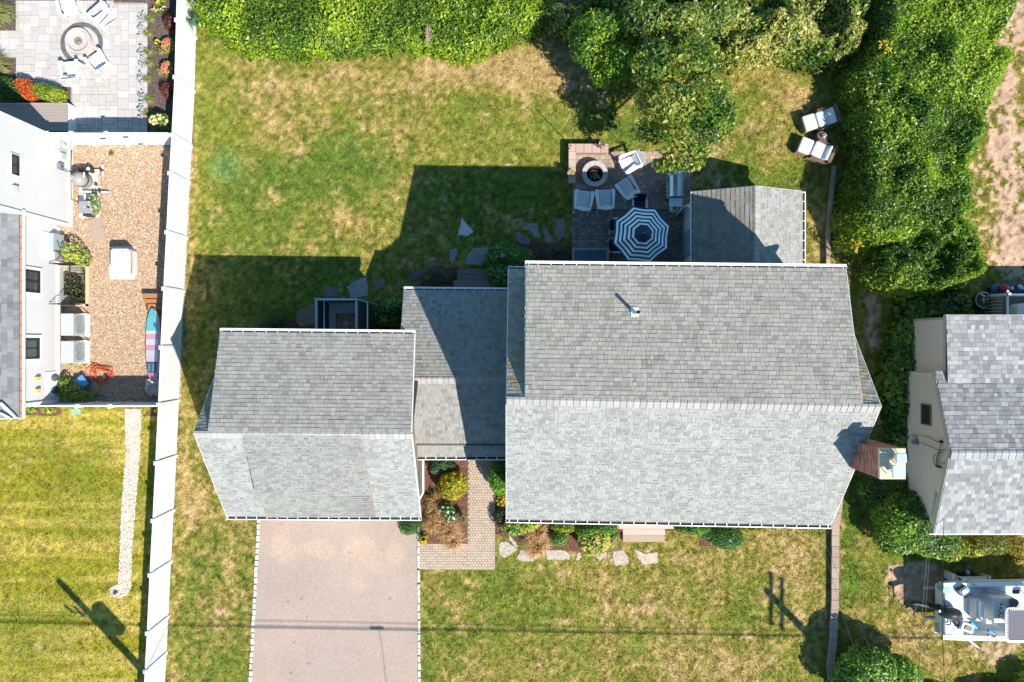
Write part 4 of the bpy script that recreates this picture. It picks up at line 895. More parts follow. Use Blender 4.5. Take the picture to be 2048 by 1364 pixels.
# windows seen on the walls (photo px: centre, half sizes)
def wwin(pxa, pxb, pya, pyb, X, mull, trim=.12, fr=.07, depth=.06):
    za, zb = wallz(pxa, X), wallz(pxb, X); zc = (za + zb) / 2; cy = (gy(pya, zc) + gy(pyb, zc)) / 2
    return wnd(nl, (X + .016, cy, zc), (1, 0, 0), abs(gy(pya, zc) - gy(pyb, zc)), abs(za - zb), depth=depth, frame=fr, mull=mull, trim=trim, fcol=(.018, .02, .024), panecol=(.07, .09, .08))
wwin(44, 77, 540, 585, XB, 1); wwin(44, 76, 676, 718, XB, 1); wwin(20, 35, 310, 350, XA, 1, trim=.04, fr=.03)
zt = wallz(126, XB - .35)
def wall_item(name, px, py, w_, h_, d_, X, col, mat=PAINT, extra=None):
    c = onwall(px, py, X); m = MB(); m.box(X + .014 + d_ / 2, c.y, c.z - h_ / 2, d_, w_, h_, col=col)
    if extra: extra(m, c, X + .014 + d_)
    return m.build(name, mat, nl)
def led(m, c, x): m.box(x + .01, c.y, c.z - .03, .02, .05, .09, col=(.05, .05, .06))
wall_item('meter_box', 118, 292, .36, .48, .17, XA, (.36, .40, .39), extra=lambda m, c, x: m.cyl(x + .02, c.y, c.z - .05, c.z + .05, .08, .08, 10, (.6, .65, .68)))
wall_item('junction_box', 117, 333, .22, .26, .13, XA, (.17, .21, .24), extra=led)
wall_item('disconnect_box', 123, 312, .2, .3, .10, XA, (.42, .42, .41))
wall_item('vent_hood', 26, 379, .26, .22, .12, XA, (.55, .5, .45))
wall_item('electric_panel', 106, 484, .62, .62, .22, XB, (.30, .345, .37)); wall_item('electric_panel', 109, 513, .36, .42, .14, XB, (.34, .37, .39), extra=lambda m, c, x: m.box(x + .004, c.y, c.z - .05, .008, .05, .12, col=(.7, .18, .10)))
wall_item('backing_board', 101, 494, 1.1, 1.0, .03, XB, (.74, .74, .73), WHITE)
for py in (757, 781):
    wall_item('wall_lamp', 72, py, .13, .20, .10, XB, (.75, .45, .08)); 
for py in (755, 780): 
    c = onwall(108, py, XB); m = MB(); m.ellipsoid((XB + .03, c.y, c.z), (.06, .16, .24), 12, 8, (.09, .12, .17)); m.build('meter', PAINT, nl)
m = MB(); m.box(XB + .02, gy(767, .8), .42, .03, .95, .72, col=(.70, .70, .69)); m.build('meter_board', WHITE, nl)
m = MB(); m.col = (.12, .12, .13)
for pts in ([(112, 500, 1.4), (118, 506, .9), (121, 512, .05)], [(112, 520, 1.2), (122, 524, .6), (126, 520, .05)], [(118, 338, .9), (130, 343, .5), (145, 345, .05)], [(141, 300, 1.4), (139, 340, .3), (140, 400, .12), (158, 406, .05)]):
    m.tube([P(a, b, c) + Vector((.05, 0, 0)) for a, b, c in pts], .018, 5)
m.build('cable', PAINT, nl)
# basement window well, railing and window
wt = thing('window_well', 'basement window well with tan kerb and black metal railing around dark framed window', 'window well', P(150, 570))
bx0, bx1, by0, by1 = XB, gx(182), gy(613), gy(529)
m = MB(); c = (.50, .37, .24)
for (a, b, sx_, sy_) in ((bx1 - .06, (by0 + by1) / 2, .14, by1 - by0), ((bx0 + bx1) / 2, by1 - .05, bx1 - bx0, .1), ((bx0 + bx1) / 2, by0 + .05, bx1 - bx0, .1)): m.box(a, b, -.02, sx_, sy_, .18, col=c)
m.build('kerb', M('poured_kerb', attr=True, rough=.9, nscale=12, namp=.15), wt)
m = MB(); m.box((bx0 + bx1) / 2, (by0 + by1) / 2, -1.85, bx1 - bx0, by1 - by0, .05, col=(.10, .06, .05)); m.build('well_floor', STONE, wt)
m = MB()
for (a, b, sx_, sy_, c_) in ((bx1 - .06, (by0 + by1) / 2, .12, by1 - by0 - .2, (.30, .2, .17)), ((bx0 + bx1) / 2, by1 - .055, bx1 - bx0, .09, (.5, .49, .47)), ((bx0 + bx1) / 2, by0 + .055, bx1 - bx0, .09, (.5, .49, .47))): m.box(a, b, -1.8, sx_, sy_, 1.77, col=c_)
m.box(bx0 - .05, (by0 + by1) / 2, -1.8, .1, by1 - by0 - .2, 2.07, col=(.62, .61, .59)); m.build('well_wall', MATS['poured_kerb'], wt)
m = MB(); m.col = (.015, .018, .02); zr = .95; xr = bx1 - .25
for y in (by0 + .06, by1 - .06):
    m.tube([(XB + .06, y, zr), (xr, y, zr)], .022, 5); m.tube([(XB + .06, y, .1), (xr, y, .1)], .016, 5)
    for i in range(9): x = XB + .1 + (xr - XB - .1) * i / 8; m.tube([(x, y, .1), (x, y, zr)], .011, 4)
m.tube([(xr, by0 + .06, zr), (xr, by1 - .06, zr)], .022, 5); m.tube([(xr, by0 + .06, .1), (xr, by1 - .06, .1)], .016, 5)
for i in range(14): y = by0 + .06 + (by1 - by0 - .12) * i / 13; m.tube([(xr, y, .1), (xr, y, zr)], .011, 4)
m.build('railing', BLACK, wt)
wz0, wz1 = H - abs(XB) * F / 864, H - abs(XB) * F / 897; wnd(wt, (XB + .004, (gy(548, -.9) + gy(593, -.9)) / 2, (wz0 + wz1) / 2), (1, 0, 0), abs(gy(548, -.9) - gy(593, -.9)), abs(wz1 - wz0), depth=.06, frame=.07, mull=1, fcol=(.016, .02, .024), panecol=(.03, .06, .06))
# deck steps at the top left
dk = thing('deck', 'small taupe board deck beside the neighbour\'s paved patio', 'deck', P(70, 235))
dz = .55; y0, y1 = gy(262, dz), gy(207, dz); x1 = gx(135, dz); n = 9
for i in range(n):
    yy0 = y0 + (y1 - y0) * i / n; bw = (y1 - y0) / n - .008; m = MB(); m.box((-23 + x1) / 2, yy0 + bw / 2, dz - .03, x1 + 23, bw, .03, col=(.30, .245, .215)); m.build('deck_board', WOOD, dk)
m = MB(); m.col = (.72, .72, .71); m.box(x1 + .02, (y0 + y1) / 2, 0, .04, y1 - y0 + .02, dz - .04); m.box((-23 + x1) / 2, y1 + .02, 0, x1 + 23, .03, dz - .04); m.build('skirt', WHITE, dk)

# ================================================================== FENCES
FB = [(400, -150), (397, -30), (394.5, 77), (391.5, 184.7), (386, 293.5), (381.5, 365.6), (376, 476.7), (370.5, 583), (365, 694), (360.6, 801.8), (355.5, 912), (350, 1020.6), (344.5, 1123), (339.5, 1232.8), (335.5, 1305), (330, 1420)]
FB = [(a - 2.7, b) for a, b in FB]; FH = 1.6
fence = thing('fence', 'long white vinyl privacy fence between the white house and the big lawn', 'fence', P(365, 700))
def fence_panel(owner, p0, p1, hgt, n=14, mat=WHITE):
    p0, p1 = Vector(p0), Vector(p1); d = (p1 - p0); L = d.length; u = d / L; ang = math.atan2(u.y, u.x); m = MB(); m.col = (.72, .72, .71)
    for i in range(n):
        c = p0 + u * (L * (i + .5) / n); m.box(c.x, c.y, .06, L / n - .0025, .022, hgt - .13, rz=ang)
    m.build('panel', mat, owner)
    for z, hh in ((.05, .14), (hgt - .14, .14)):
        r = MB(); c = (p0 + p1) / 2; r.box(c.x, c.y, z, L - .1, .05, hh, rz=ang, col=(.72, .72, .71)); r.build('rail', mat, owner)
def fence_post(owner, p, hgt, s_=.127, ang=0, mat=WHITE):
    m = MB(); m.col = (.73, .73, .72); m.box(p.x, p.y, 0, s_, s_, hgt, rz=ang); m.box(p.x, p.y, hgt, s_ + .03, s_ + .03, .02, rz=ang); m.box(p.x, p.y, hgt + .02, s_ + .03, s_ + .03, .045, rz=ang, taper=.85); m.build('post', mat, owner)
fp = [P(a, b) for a, b in FB]
for a, b in zip(fp[:-1], fp[1:]): fence_panel(fence, a, b, FH)
for a in fp: fence_post(fence, a, FH + .03, ang=.03)
fc1 = thing('fence', 'short white vinyl fence with a gate between paved patio and gravel yard', 'fence', P(250, 291))
xs = [P(x, 290) for x in (146, 192, 258, 378)]
fence_panel(fc1, xs[0], xs[1], FH, 5); fence_panel(fc1, xs[2], xs[3], FH, 12)
for a in xs[:3]: fence_post(fc1, a, FH)
gate = thing('gate', 'white vinyl gate with black hinges in the short fence by the patio', 'gate', P(225, 290))
fence_panel(gate, xs[1] + Vector((.09, 0, 0)), xs[2] - Vector((.09, 0, 0)), FH - .03, 6)
m = MB()
for a, b, z in ((252, 276, 1.2), (282, 291, .25), (207, 280, 1.0)): q = P(a, b, z); m.box(q.x, xs[0].y - .045, z, .2, .03, .05, col=(.02, .02, .02))
m.build('hinge', BLACK, gate)
fc2 = thing('fence', 'low end fence of white vinyl between gravel yard and the neighbour\'s front lawn', 'fence', P(200, 806))
xs = [P(x, 805) for x in (118, 203, 265, 352)]
for a, b in zip(xs[:-1], xs[1:]): fence_panel(fc2, a, b, FH - .05, 9)
q = P(82, 806); fence_panel(fc2, q, xs[0], FH - .05, 4); fence_post(fc2, q, FH)
for a in xs[1:3]: fence_post(fc2, a, FH)

# ================================================================== RETAINING WALL (right)
rw = thing('retaining_wall', 'low brown stone block retaining wall running down the right side of the lawn', 'wall', P(1672, 1200))
def rwall(pts_l, wpx, z, seed, L=.42):
    r = random.Random(seed)
    for (a, b), (c, d) in zip(pts_l[:-1], pts_l[1:]):
        p, q = P(a, b, z), P(c, d, z); D = (q - p); n = max(1, round(D.length / L)); u = D.normalized(); ang = math.atan2(u.y, u.x); wd = wpx * (H - z) / F
        side = Vector((-u.y, u.x, 0)); side = side if side.x > 0 else -side
        m = MB(); m.box((p.x + q.x) / 2 + side.x * wd / 2, (p.y + q.y) / 2 + side.y * wd / 2, 0, D.length, wd - .06, z - .06, rz=ang, col=(.16, .12, .095)); m.build('wall', STONE, rw)
        for i in range(n):
            ce = p + D * ((i + .5) / n) + side * (wd / 2); ll = D.length / n - .008; k = r.uniform(.88, 1.15); m = MB()
            ww = wd * r.uniform(.95, 1.05); pts = [(-ll / 2, -ww / 2), (ll / 2, -ww / 2), (ll / 2, ww / 2), (-ll / 2, ww / 2)]; ca_, sa_ = math.cos(ang), math.sin(ang)
            m.slab([(ce.x + x * ca_ - y * sa_, ce.y + x * sa_ + y * ca_) for x, y in pts], z - .065, z + r.uniform(-.006, .006), (.32 * k, .235 * k, .19 * k), inset=.01); m.build('capstone', STONE, rw)
rwall([(1663, 1420), (1655, 1330), (1660, 1280), (1663, 1200), (1664, 1050), (1672, 1000)], 15, .22, 1)
rwall([(1653, 540), (1653, 470), (1657, 420), (1665, 330)], 8, .25, 2)
# ================================================================== NEIGHBOUR ON THE RIGHT (tan house)
nr = thing('house', 'tan vertical sided neighbour house with speckled grey and white shingle roof', 'house', P(1960, 850))
hr2, hf2 = 3.84, 2.9; RX = 15.54; rYr = -223 * (H - hr2) / F; yF = -385 * (H - hf2) / F; yB = -60 * (H - 2.93) / F; XE = 24.0
q = [Vector((RX, yF, hf2)), Vector((XE, yF, hf2)), Vector((XE, rYr, hr2)), Vector((RX, rYr, hr2))]
acc = []
WN = [.14, .17, .20, .26]
r1 = roof_plane(nr, q); shingle_field(acc, r1, q, .165, WN, TONE_NEXT, 51, t=.016)
q2 = [Vector((XE, yB, 2.93)), Vector((RX, yB, 2.93)), Vector((RX, rYr, hr2)), Vector((XE, rYr, hr2))]
TN2 = [(a * .93, b * .93, c * .95) for a, b, c in TONE_NEXT]
r2 = roof_plane(nr, q2); shingle_field(acc, r2, q2, .165, WN, TN2, 52, t=.02)
ax0 = 15.9; ya = gy(632, 3.0); q3 = [Vector((XE, ya, 3.0)), Vector((ax0, ya, 3.0)), Vector((ax0, yB - .42, 3.10)), Vector((XE, yB - .42, 3.10))]
r3 = roof_plane(nr, q3, t=.16); shingle_field(acc, r3, q3, .165, WN, [(a * 1.03, b * 1.03, c * 1.03) for a, b, c in TONE_NEXT], 53, t=.014)
finish_shingles(acc, nr, SHINGLE)
dA = (q[0] - q[3]).normalized(); dB = (q2[1] - q2[2]).normalized()
ridge_caps(r1, q[3], q[2], dA, dB, .26, .26, SHINGLE, [(.29, .29, .29), (.26, .26, .26), (.31, .31, .30), (.27, .27, .27)], lift=.03)
TANS = M('tan_siding', (.80, .715, .645), rough=.75, nscale=5, namp=.06)
def vwall(owner, x, y0, y1, z0, ztop, mat):
    """vertical ribbed siding facing -x"""
    m = MB(); n = int((y1 - y0) / .085); m.col = (.42, .36, .3)
    pts = [(x, y1, z0), (x, y0, z0)] + [(x, y0 + (y1 - y0) * i / 8, ztop(y0 + (y1 - y0) * i / 8)) for i in range(9)]
    o = wall_poly(owner, pts[::1], .1, mat, (.4, .35, .3))
    for i in range(n):
        yy = y0 + (i + .5) * (y1 - y0) / n; m.box(x - .006, yy, z0, .012, .05, ztop(yy) - z0)
    m.build('siding_rib', mat, owner, kind='stuff'); return o
wxm = RX + .2
vwall(nr, wxm, yF + .25, yB - .1, 0, lambda y: (hr2 - .16) - (hr2 - hf2) * abs(y - rYr) / abs(yF - rYr), TANS)
wxa = gx(1832) * 27 / 28
vwall(nr, wxa, yB - .1, ya - .12, 0, lambda y: 2.86, TANS)
wallbox(nr, [(wxa + .05, ya - .12), (XE, ya - .12), (XE, yB - .2), (wxa + .05, yB - .2)], 0, 2.84, TANS, (.4, .35, .3)); wallbox(nr, [(wxm + .05, yF + .25), (XE, yF + .25), (XE, yB - .1), (wxm + .05, yB - .1)], 0, 2.7, TANS, (.4, .35, .3))
m = MB(); m.col = (.50, .42, .33); m.box((wxa + wxm) / 2 + .2, ya - .09, 0, 0.1, .06, 2.8)
m.box(wxa + .04, ya - .08, 0, .12, .08, 2.84); m.build('corner_board', PAINT, nr)
zz = 1.55; c = onw = None
zc = wallz(1854, wxm); wnd(nr, (wxm - .012, gy(829, zc), zc), (-1, 0, 0), .8, wallz(1864, wxm) - wallz(1844, wxm), depth=.05, frame=.04, mull=0, trim=0, fcol=(.25, .2, .16), panecol=(.09, .065, .05))
m = MB(); z1 = wallz(1834, wxm); m.box(wxm - .07, gy(884, z1), z1 - .14, .14, .17, .28, col=(.16, .22, .30)); m.cyl(wxm - .12, gy(882, z1) + .1, z1 - .02, z1 + .06, .07, .07, 12, (.5, .48, .42)); m.build('meter_box', PAINT, nr)
def W(px, py, x_off=0.07, X=None):
    X = wxm if X is None else X; z = wallz(px, X); return Vector((X - x_off, gy(py, z), z))
m = MB(); m.col = (.03, .03, .03)
for pts in ([(1824, 872), (1836, 870), (1860, 873), (1886, 886)], [(1840, 885), (1852, 886), (1870, 895), (1884, 900), (1897, 900)], [(1888, 882), (1886, 898), (1878, 933)], [(1884, 902), (1873, 912), (1872, 925), (1879, 934)], [(1890, 902), (1880, 912), (1876, 928), (1881, 934)], [(1880, 934), (1891, 936)], [(1882, 922), (1893, 927), (1898, 924)]):
    m.tube([W(a, b, .08 + .04 * (i % 2)) for i, (a, b) in enumerate(pts)], .013, 5)
m.tube([W(1884, 882), W(1888, 884)], .05, 5); m.tube([W(1878, 933), W(1884, 934)], .045, 5); m.build('cable', PAINT, nr)
gw_ = M('beige_gutter', (.55, .50, .42), rough=.6, nscale=4, namp=.1)
m = MB(); m.box(RX + 4, yF - .03, hf2 - .13, 8.4, .05, .12, col=(.5, .5, .48)); m.build('fascia', gw_, nr)
rake_board(nr, q[0], q[3], (-1, 0, 0), mat=gw_); rake_board(nr, q2[1], q2[2], (-1, 0, 0), mat=gw_)
m = MB(); m.box(ax0 + .02, (ya + yB) / 2, 2.84, .05, ya - yB, .14, col=(.55, .5, .42)); m.build('fascia', gw_, nr)
m = MB(); m.box(20, ya + .02, 2.84, 8.2, .05, .14, col=(.55, .5, .42)); m.build('fascia', gw_, nr)
# ================================================================== SMALL THINGS, NEIGHBOUR'S YARD
CH_W = (0.70, 0.705, 0.70)
def adirondack(px, py, ang, label, z=.05, arms=True):
    """lounge chair, faces +y in its own frame (ang turns it); centre of its outline at px,py"""
    q = P(px, py, .35); t = thing('lounge_chair', label, 'garden chair', (q.x, q.y, z), rz=ang, group='white slatted lounge chairs', local=True)
    for i in range(7):       # seat slats run side to side
        y = .34 - i * .078; zz = .36 - i * .018; m = MB(); m.box(0, y, zz, .50, .068, .02, col=CH_W); m.build('seat_slat', PAINT, t)
    hts = [.58, .66, .71, .66, .58]
    for i in range(5):       # fanned back slats
        x = (i - 2) * .102; m = MB(); L = hts[i]; b0 = Vector((x * .88, -.18, .24)); tip = Vector((x * 1.22, -.18 - L * .50, .24 + L * .86)); u = (tip - b0); sd = Vector((.046, 0, 0)); nrm = u.cross(sd).normalized() * .01
        m.add([b0 - sd + nrm, b0 + sd + nrm, tip + sd * 1.0 + nrm - u * .04, tip + nrm, tip - sd * 1.0 + nrm - u * .04, b0 - sd - nrm, b0 + sd - nrm, tip + sd - nrm - u * .04, tip - nrm, tip - sd - nrm - u * .04],
              [(0, 1, 2, 3, 4), (9, 8, 7, 6, 5), (0, 5, 6, 1), (1, 6, 7, 2), (2, 7, 8, 3), (3, 8, 9, 4), (4, 9, 5, 0)], CH_W); m.build('back_slat', PAINT, t)
    for sx in (-1, 1):
        m = MB(); vs = [(sx * .26, .36, .54), (sx * .38, .36, .54), (sx * .41, .25, .545), (sx * .37, -.1, .56), (sx * .33, -.42, .575), (sx * .26, -.42, .575), (sx * .27, 0, .555)]
        pts = [(x, y) for x, y, _ in vs]; m.slab(pts, .545, .572, CH_W); m.build('arm', PAINT, t)
        m = MB(); m.box(sx * .29, .32, 0, .03, .09, .54, col=CH_W); m.build('leg', PAINT, t)
        m = MB(); m.add([(sx * .265, .36, .26), (sx * .265, .36, .36), (sx * .265, -.52, .02), (sx * .265, -.44, .0), (sx * .29, .36, .26), (sx * .29, .36, .36), (sx * .29, -.52, .02), (sx * .29, -.44, 0)], [(0, 1, 2, 3), (7, 6, 5, 4), (1, 5, 6, 2), (0, 3, 7, 4), (0, 4, 5, 1), (3, 2, 6, 7)], CH_W); m.build('leg', PAINT, t)
    m = MB(); m.box(0, -.36, .53, .62, .03, .06, col=CH_W); m.build('back_rail', PAINT, t)
    return t
R_ = math.radians
adirondack(140, 14, R_(195), 'white lounge chair cut by the top edge, above the grey ringed fire pit')
c2 = adirondack(207, 36, R_(138), 'white lounge chair turned diagonally at upper right of the grey ringed fire pit')
adirondack(146, 143, R_(6), 'white lounge chair straight below the grey ringed fire pit')
adirondack(200, 126, R_(36), 'white lounge chair tilted at lower right of the grey ringed fire pit')
# neighbour's fire pit
q = P(165, 88); fpit = thing('fire_pit', 'round pale fire pit with dark grey paver ring and grey cinders on the neighbour\'s patio', 'fire pit', q)
m = MB(); n = 40; r0, r1 = .69, .87
for i in range(n):
    a0, a1 = 2 * math.pi * (i + .03) / n, 2 * math.pi * (i + .97) / n; k = RNG.uniform(.85, 1.15)
    m.slab([(q.x + r * math.cos(a), q.y + r * math.sin(a)) for r, a in ((r0, a0), (r1, a0), (r1, a1), (r0, a1))], .03, .062, (.115 * k, .11 * k, .115 * k), inset=.004)
m.build('paver_ring', STONE, fpit, kind='stuff')
m = MB(); m.lathe(q.x - .03, q.y + .04, [(.52, .05), (.52, .28), (.44, .28), (.40, .16), (.0, .15)], 36, (.44, .39, .35), smooth=False); m.build('bowl', M('cast_stone', attr=True, rough=.85, nscale=10, namp=.1), fpit)
o = pebbles('cinders', [[(q.x - .06 + .16 * math.cos(a), q.y + .04 + .16 * math.sin(a)) for a in np.linspace(0, 6, 10)]], 2600, .014, .032, [(.16, .155, .15), (.10, .1, .1), (.3, .29, .28)], .19, 'grey cinders'); o.parent = fpit; o.location = -q; del o['label']
# pool equipment on a pad
pad = thing('pump_pad', 'pale square concrete pads under the pool filter and heater', 'pad', P(180, 390))
for (a, b, c, d) in ((160, 342, 198, 388), (160, 386, 200, 436)):
    m = MB(); p0, p1 = P(a, d), P(c, b); m.box((p0.x + p1.x) / 2, (p0.y + p1.y) / 2 + .0, 0, p1.x - p0.x, p1.y - p0.y - .02, .07, col=(.52, .47, .42)); m.build('slab', STONE, pad)
flt = thing('pool_filter', 'round grey pool filter tank with black clamps on the concrete pad', 'pool filter', P(176, 366, .07))
q = P(174, 364, .1); m = MB(); m.lathe(q.x, q.y, [(.25, .08), (.28, .2), (.28, .62), (.26, .72), (.18, .82), (.07, .87), (0, .88)], 24, (.27, .26, .25)); m.build('tank', PAINT, flt)
m = MB(); m.lathe(q.x, q.y, [(.285, .44), (.30, .45), (.30, .5), (.285, .51)], 24, (.02, .02, .02)); m.box(q.x - .1, q.y, .82, .2, .05, .05, .6, col=(.5, .42, .33)); m.cyl(q.x - .06, q.y + .03, .85, .97, .05, .04, 10, (.35, .3, .26)); m.build('clamp', PAINT, flt)
pmp = thing('pool_pump', 'black pool pump with white pipe fittings beside the filter tank', 'pump', P(178, 340, .07))
q = P(172, 340, .2); m = MB(); m.col = (.025, .025, .028)
m.box(q.x - .1, q.y, .07, .28, .2, .26); m.tube([(q.x - .05, q.y, .25), (q.x + .3, q.y + .0, .25)], .095, 10); m.cyl(q.x + .22, q.y - .0, .12, .4, .12, .10, 14, (.03, .03, .03)); m.cyl(q.x + .22, q.y, .4, .42, .07, .07, 12, (.45, .55, .65)); m.build('motor', PAINT, pmp)
m = MB(); m.col = (.72, .72, .72)
a = P(204, 340, .15); m.tube([(q.x + .3, q.y, .15), (a.x, a.y, .15)], .035, 8); m.tube([(a.x + .01, a.y + .22, .12), (a.x, a.y, .13), (a.x + .02, a.y - .24, .12)], .04, 8)
b0_ = P(165, 384, .3); b1_ = P(182, 383, .2); b2_ = P(218, 384, .12); m.tube([b0_, b1_], .035, 8, (.72, .72, .72)); m.tube([b1_, b2_], .04, 8); m.tube([P(168, 345, .7), P(168, 356, .7)], .035, 8); m.tube([P(169, 388, .4), P(170, 402, .45)], .035, 8); m.build('pipe', PAINT, pmp)
m = MB(); m.col = (.02, .02, .022); m.ellipsoid(P(203, 340, .16), (.075, .075, .07), 10, 6)
for a in ((186, 383), (192, 383), (199, 383)): m.ellipsoid(P(*a, .2), (.06, .06, .07), 8, 6)
m.ellipsoid(P(192, 369, .2), (.07, .06, .06), 8, 6); m.ellipsoid(P(176, 400, .5), (.07, .07, .07), 8, 6); m.build('valve', PAINT, pmp)
ht = thing('pool_heater', 'grey square pool heater box below the filter tank', 'pool heater', P(170, 415, .07))
q = P(170, 414, .55); m = MB(); vs, fs = roundbox(q.x, q.y, .07, .52, .48, .5, .05); m.add(vs, fs, (.24, .25, .27)); m.build('cabinet', PAINT, ht)
m = MB(); m.cyl(q.x + .16, q.y + .0, .55, .61, .05, .05, 12, (.02, .02, .02)); m.box(q.x - .02, q.y - .28, .07, .3, .1, .35, col=(.03, .03, .035)); m.cyl(q.x - .03, q.y, .575, .583, .03, .03, 8, (.6, .5, .35)); m.build('cap', PAINT, ht)
# stepping slabs
for i, (pts, lab) in enumerate((([(173, 441), (204, 432), (208, 452), (180, 462)], 'upper brown stepping slab on the gravel beside the pool heater'), ([(178, 461), (208, 453), (214, 482), (190, 491)], 'lower brown stepping slab on the gravel above the white generator'))):
    m = MB(); pp = pxpoly(pts); cx_, cy_ = sum(p[0] for p in pp) / 4, sum(p[1] for p in pp) / 4; t = thing('stepping_slab', lab, 'slab', (cx_, cy_, 0), group='stepping slabs on the gravel'); m.slab(pp, 0, .055, (.34, .255, .195), inset=.012); m.build('slab', STONE, t)
# generator
gen = thing('generator', 'white standby generator with rounded lid on a pale pad in the gravel', 'generator', P(244, 525))
q = P(244, 525, .0); m = MB(); m.box(q.x + .04, q.y - .02, 0, 1.04, 1.35, .08, col=(.50, .46, .42)); m.build('pad', STONE, gen)
qq = P(240, 523, .65); vs, fs = roundbox(qq.x, qq.y, .08, .76, 1.06, .6, .12, dome=.05); m = MB(); m.add(vs, fs, (.60, .59, .57)); body = m.build('body', PAINT, gen)
m = MB(); m.tube([(qq.x + .385, qq.y - .5, .52), (qq.x + .40, qq.y, .5), (qq.x + .385, qq.y + .42, .52)], .012, 5, (.05, .05, .05)); m.box(qq.x + .12, qq.y + .36, .70, .03, .12, .01, col=(.03, .03, .03)); m.box(qq.x - .42, qq.y + .1, .12, .1, .4, .4, col=(.08, .08, .09)); m.build('vent_grille', PAINT, gen)
# air conditioners
for i, (py, lab) in enumerate(((648, 'upper white air conditioner against the white wall, nearest the window well'), (703, 'lower white air conditioner against the white wall, nearest the red hose'))):
    q = P(134, py + 1, .85); t = thing('air_conditioner', lab, 'air conditioner', (q.x, q.y, 0), group='air conditioners by the white wall')
    m = MB(); m.box(q.x + .06, q.y, 0, .72, .96, .07, col=(.5, .47, .43)); m.build('pad', STONE, t)
    m = MB(); vs, fs = roundbox(q.x, q.y, .07, .48, .88, .80, .02); m.add(vs, fs, (.40, .42, .42)); b_ = m.build('cabinet', PAINT, t)
    m = MB(); m.box(q.x + .247, q.y, .12, .014, .8, .7, col=(.34, .35, .36)); m.build('side_panel', PAINT, t)
    m = MB(); cxx = q.x + .262
    for r in (.12, .2, .28, .34):
        m.tube([(cxx + .01, q.y + r * math.cos(a), .47 + r * math.sin(a)) for a in np.linspace(0, 6.283, 25)], .007, 4, (.25, .26, .27))
    for a in np.linspace(0, 3.14, 7): m.tube([(cxx + .01, q.y + .34 * math.cos(a), .47 + .34 * math.sin(a)), (cxx + .01, q.y - .34 * math.cos(a), .47 - .34 * math.sin(a))], .006, 4, (.25, .26, .27))
    m.build('fan_grille', PAINT, t)
    m = MB(); m.cyl(q.x + .1, q.y + .3, .852, .862, .05, .05, 12, (.62, .19, .10)); m.build('sticker', PAINT, t)
    m = MB(); m.col = (.72, .72, .72); m.tube([(q.x + .25, q.y + .42, .6), (q.x + .36, q.y + .45, .3), (q.x + .42, q.y + .4, .05)], .022, 6); m.build('pipe', PAINT, t)
# wooden steps by the fence
st_ = thing('wooden_steps', 'small brown wooden steps against the white fence above the paddle board', 'steps', P(310, 602))
x0, x1 = gx(286, .3), gx(331, .3)
for i, (pa, pb_, z) in enumerate(((587, 596, .34), (598, 606, .24), (608, 621, .13))):
    y0, y1 = gy(pb_, z), gy(pa, z); m = MB(); m.box((x0 + x1) / 2 + .06 * (i == 2), (y0 + y1) / 2, z - .04, x1 - x0 - .1 * (i == 2), y1 - y0, .04, col=(.34, .15, .06)); m.build('tread', WOOD, st_)
m = MB(); m.col = (.2, .09, .04)
for x in (x0 + .03, x1 - .03):
    m = MB(); m.add([(x + s_, gy(a), z) for s_ in (-.02, .02) for a, z in ((621, 0), (621, .09), (606, .2), (588, .3), (588, 0))], [(0, 1, 2, 3, 4), (9, 8, 7, 6, 5), (0, 5, 6, 1), (1, 6, 7, 2), (2, 7, 8, 3), (3, 8, 9, 4)], (.2, .09, .04)); m.build('stringer', WOOD, st_)
# paddle board leaning on the fence
pbt = thing('paddle_board', 'teal, white and pink paddle board lying on edge against the white fence', 'paddle board', P(328, 690))
L = 3.0; n = 26; y0b, y1b = gy(762, .1), gy(617, .2)
def board_half(t_): 
    e = max(0.0, 1 - abs(2 * t_ - 1) ** 2.6); return .04 + .37 * e ** .6 if t_ > .04 else .16
bands = [(0.0, .03, (.62, .16, .24)), (.03, .11, (.50, .22, .30)), (.11, .27, (.02, .10, .20)), (.27, .36, (.60, .45, .50)), (.36, .42, (.5, .55, .6)), (.42, .50, (.55, .30, .38)), (.50, .56, (.60, .56, .58)), (.56, .64, (.56, .34, .40)), (.64, .70, (.66, .66, .68)), (.70, .90, (.12, .48, .52)), (.90, 1.01, (.10, .42, .5))]
def bcol(t_): 
    for a, b, c in bands:
        if a <= t_ < b: return c
    return (.1, .4, .45)
xb = gx(344, 0); lean = math.atan2(.30, .72)
m = MB()
for i in range(n):
    t0, t1 = i / n, (i + 1) / n; ya_, yb_ = y0b + (y1b - y0b) * t0, y0b + (y1b - y0b) * t1
    def row(t_, y):
        hw = board_half(t_); out = []
        for s_ in (-1, -.93, -.93, 0, .93, 1):
            d = .36 + s_ * hw; out.append(Vector((-14.90 + d * .88, y, .03 + d * .45)))
        return out
    r0_, r1_ = row(t0, ya_), row(t1, yb_); nn = Vector((-.45, 0, .89)) * .10; col = bcol((t0 + t1) / 2)
    top0 = [p + nn for p in r0_]; top1 = [p + nn for p in r1_]
    for j in range(5):
        cc_ = (.05, .07, .08) if j in (0, 4) else col
        if (t0 + t1) / 2 < .1 and j in (0, 4): cc_ = (.6, .1, .22)
        m.add([top0[j], top0[j + 1], top1[j + 1], top1[j]], [(0, 1, 2, 3)], cc_)
    m.add([r0_[0], top0[0], top1[0], r1_[0]], [(0, 1, 2, 3)], (.62, .1, .2) if t0 < .35 else (.04, .06, .07)); m.add([r0_[-1], top0[-1], top1[-1], r1_[-1]], [(3, 2, 1, 0)], (.6, .6, .6)); m.add([r0_[0], r0_[-1], r1_[-1], r1_[0]], [(3, 2, 1, 0)], (.6, .6, .6))
m.build('board', PAINT, pbt)
m = MB()
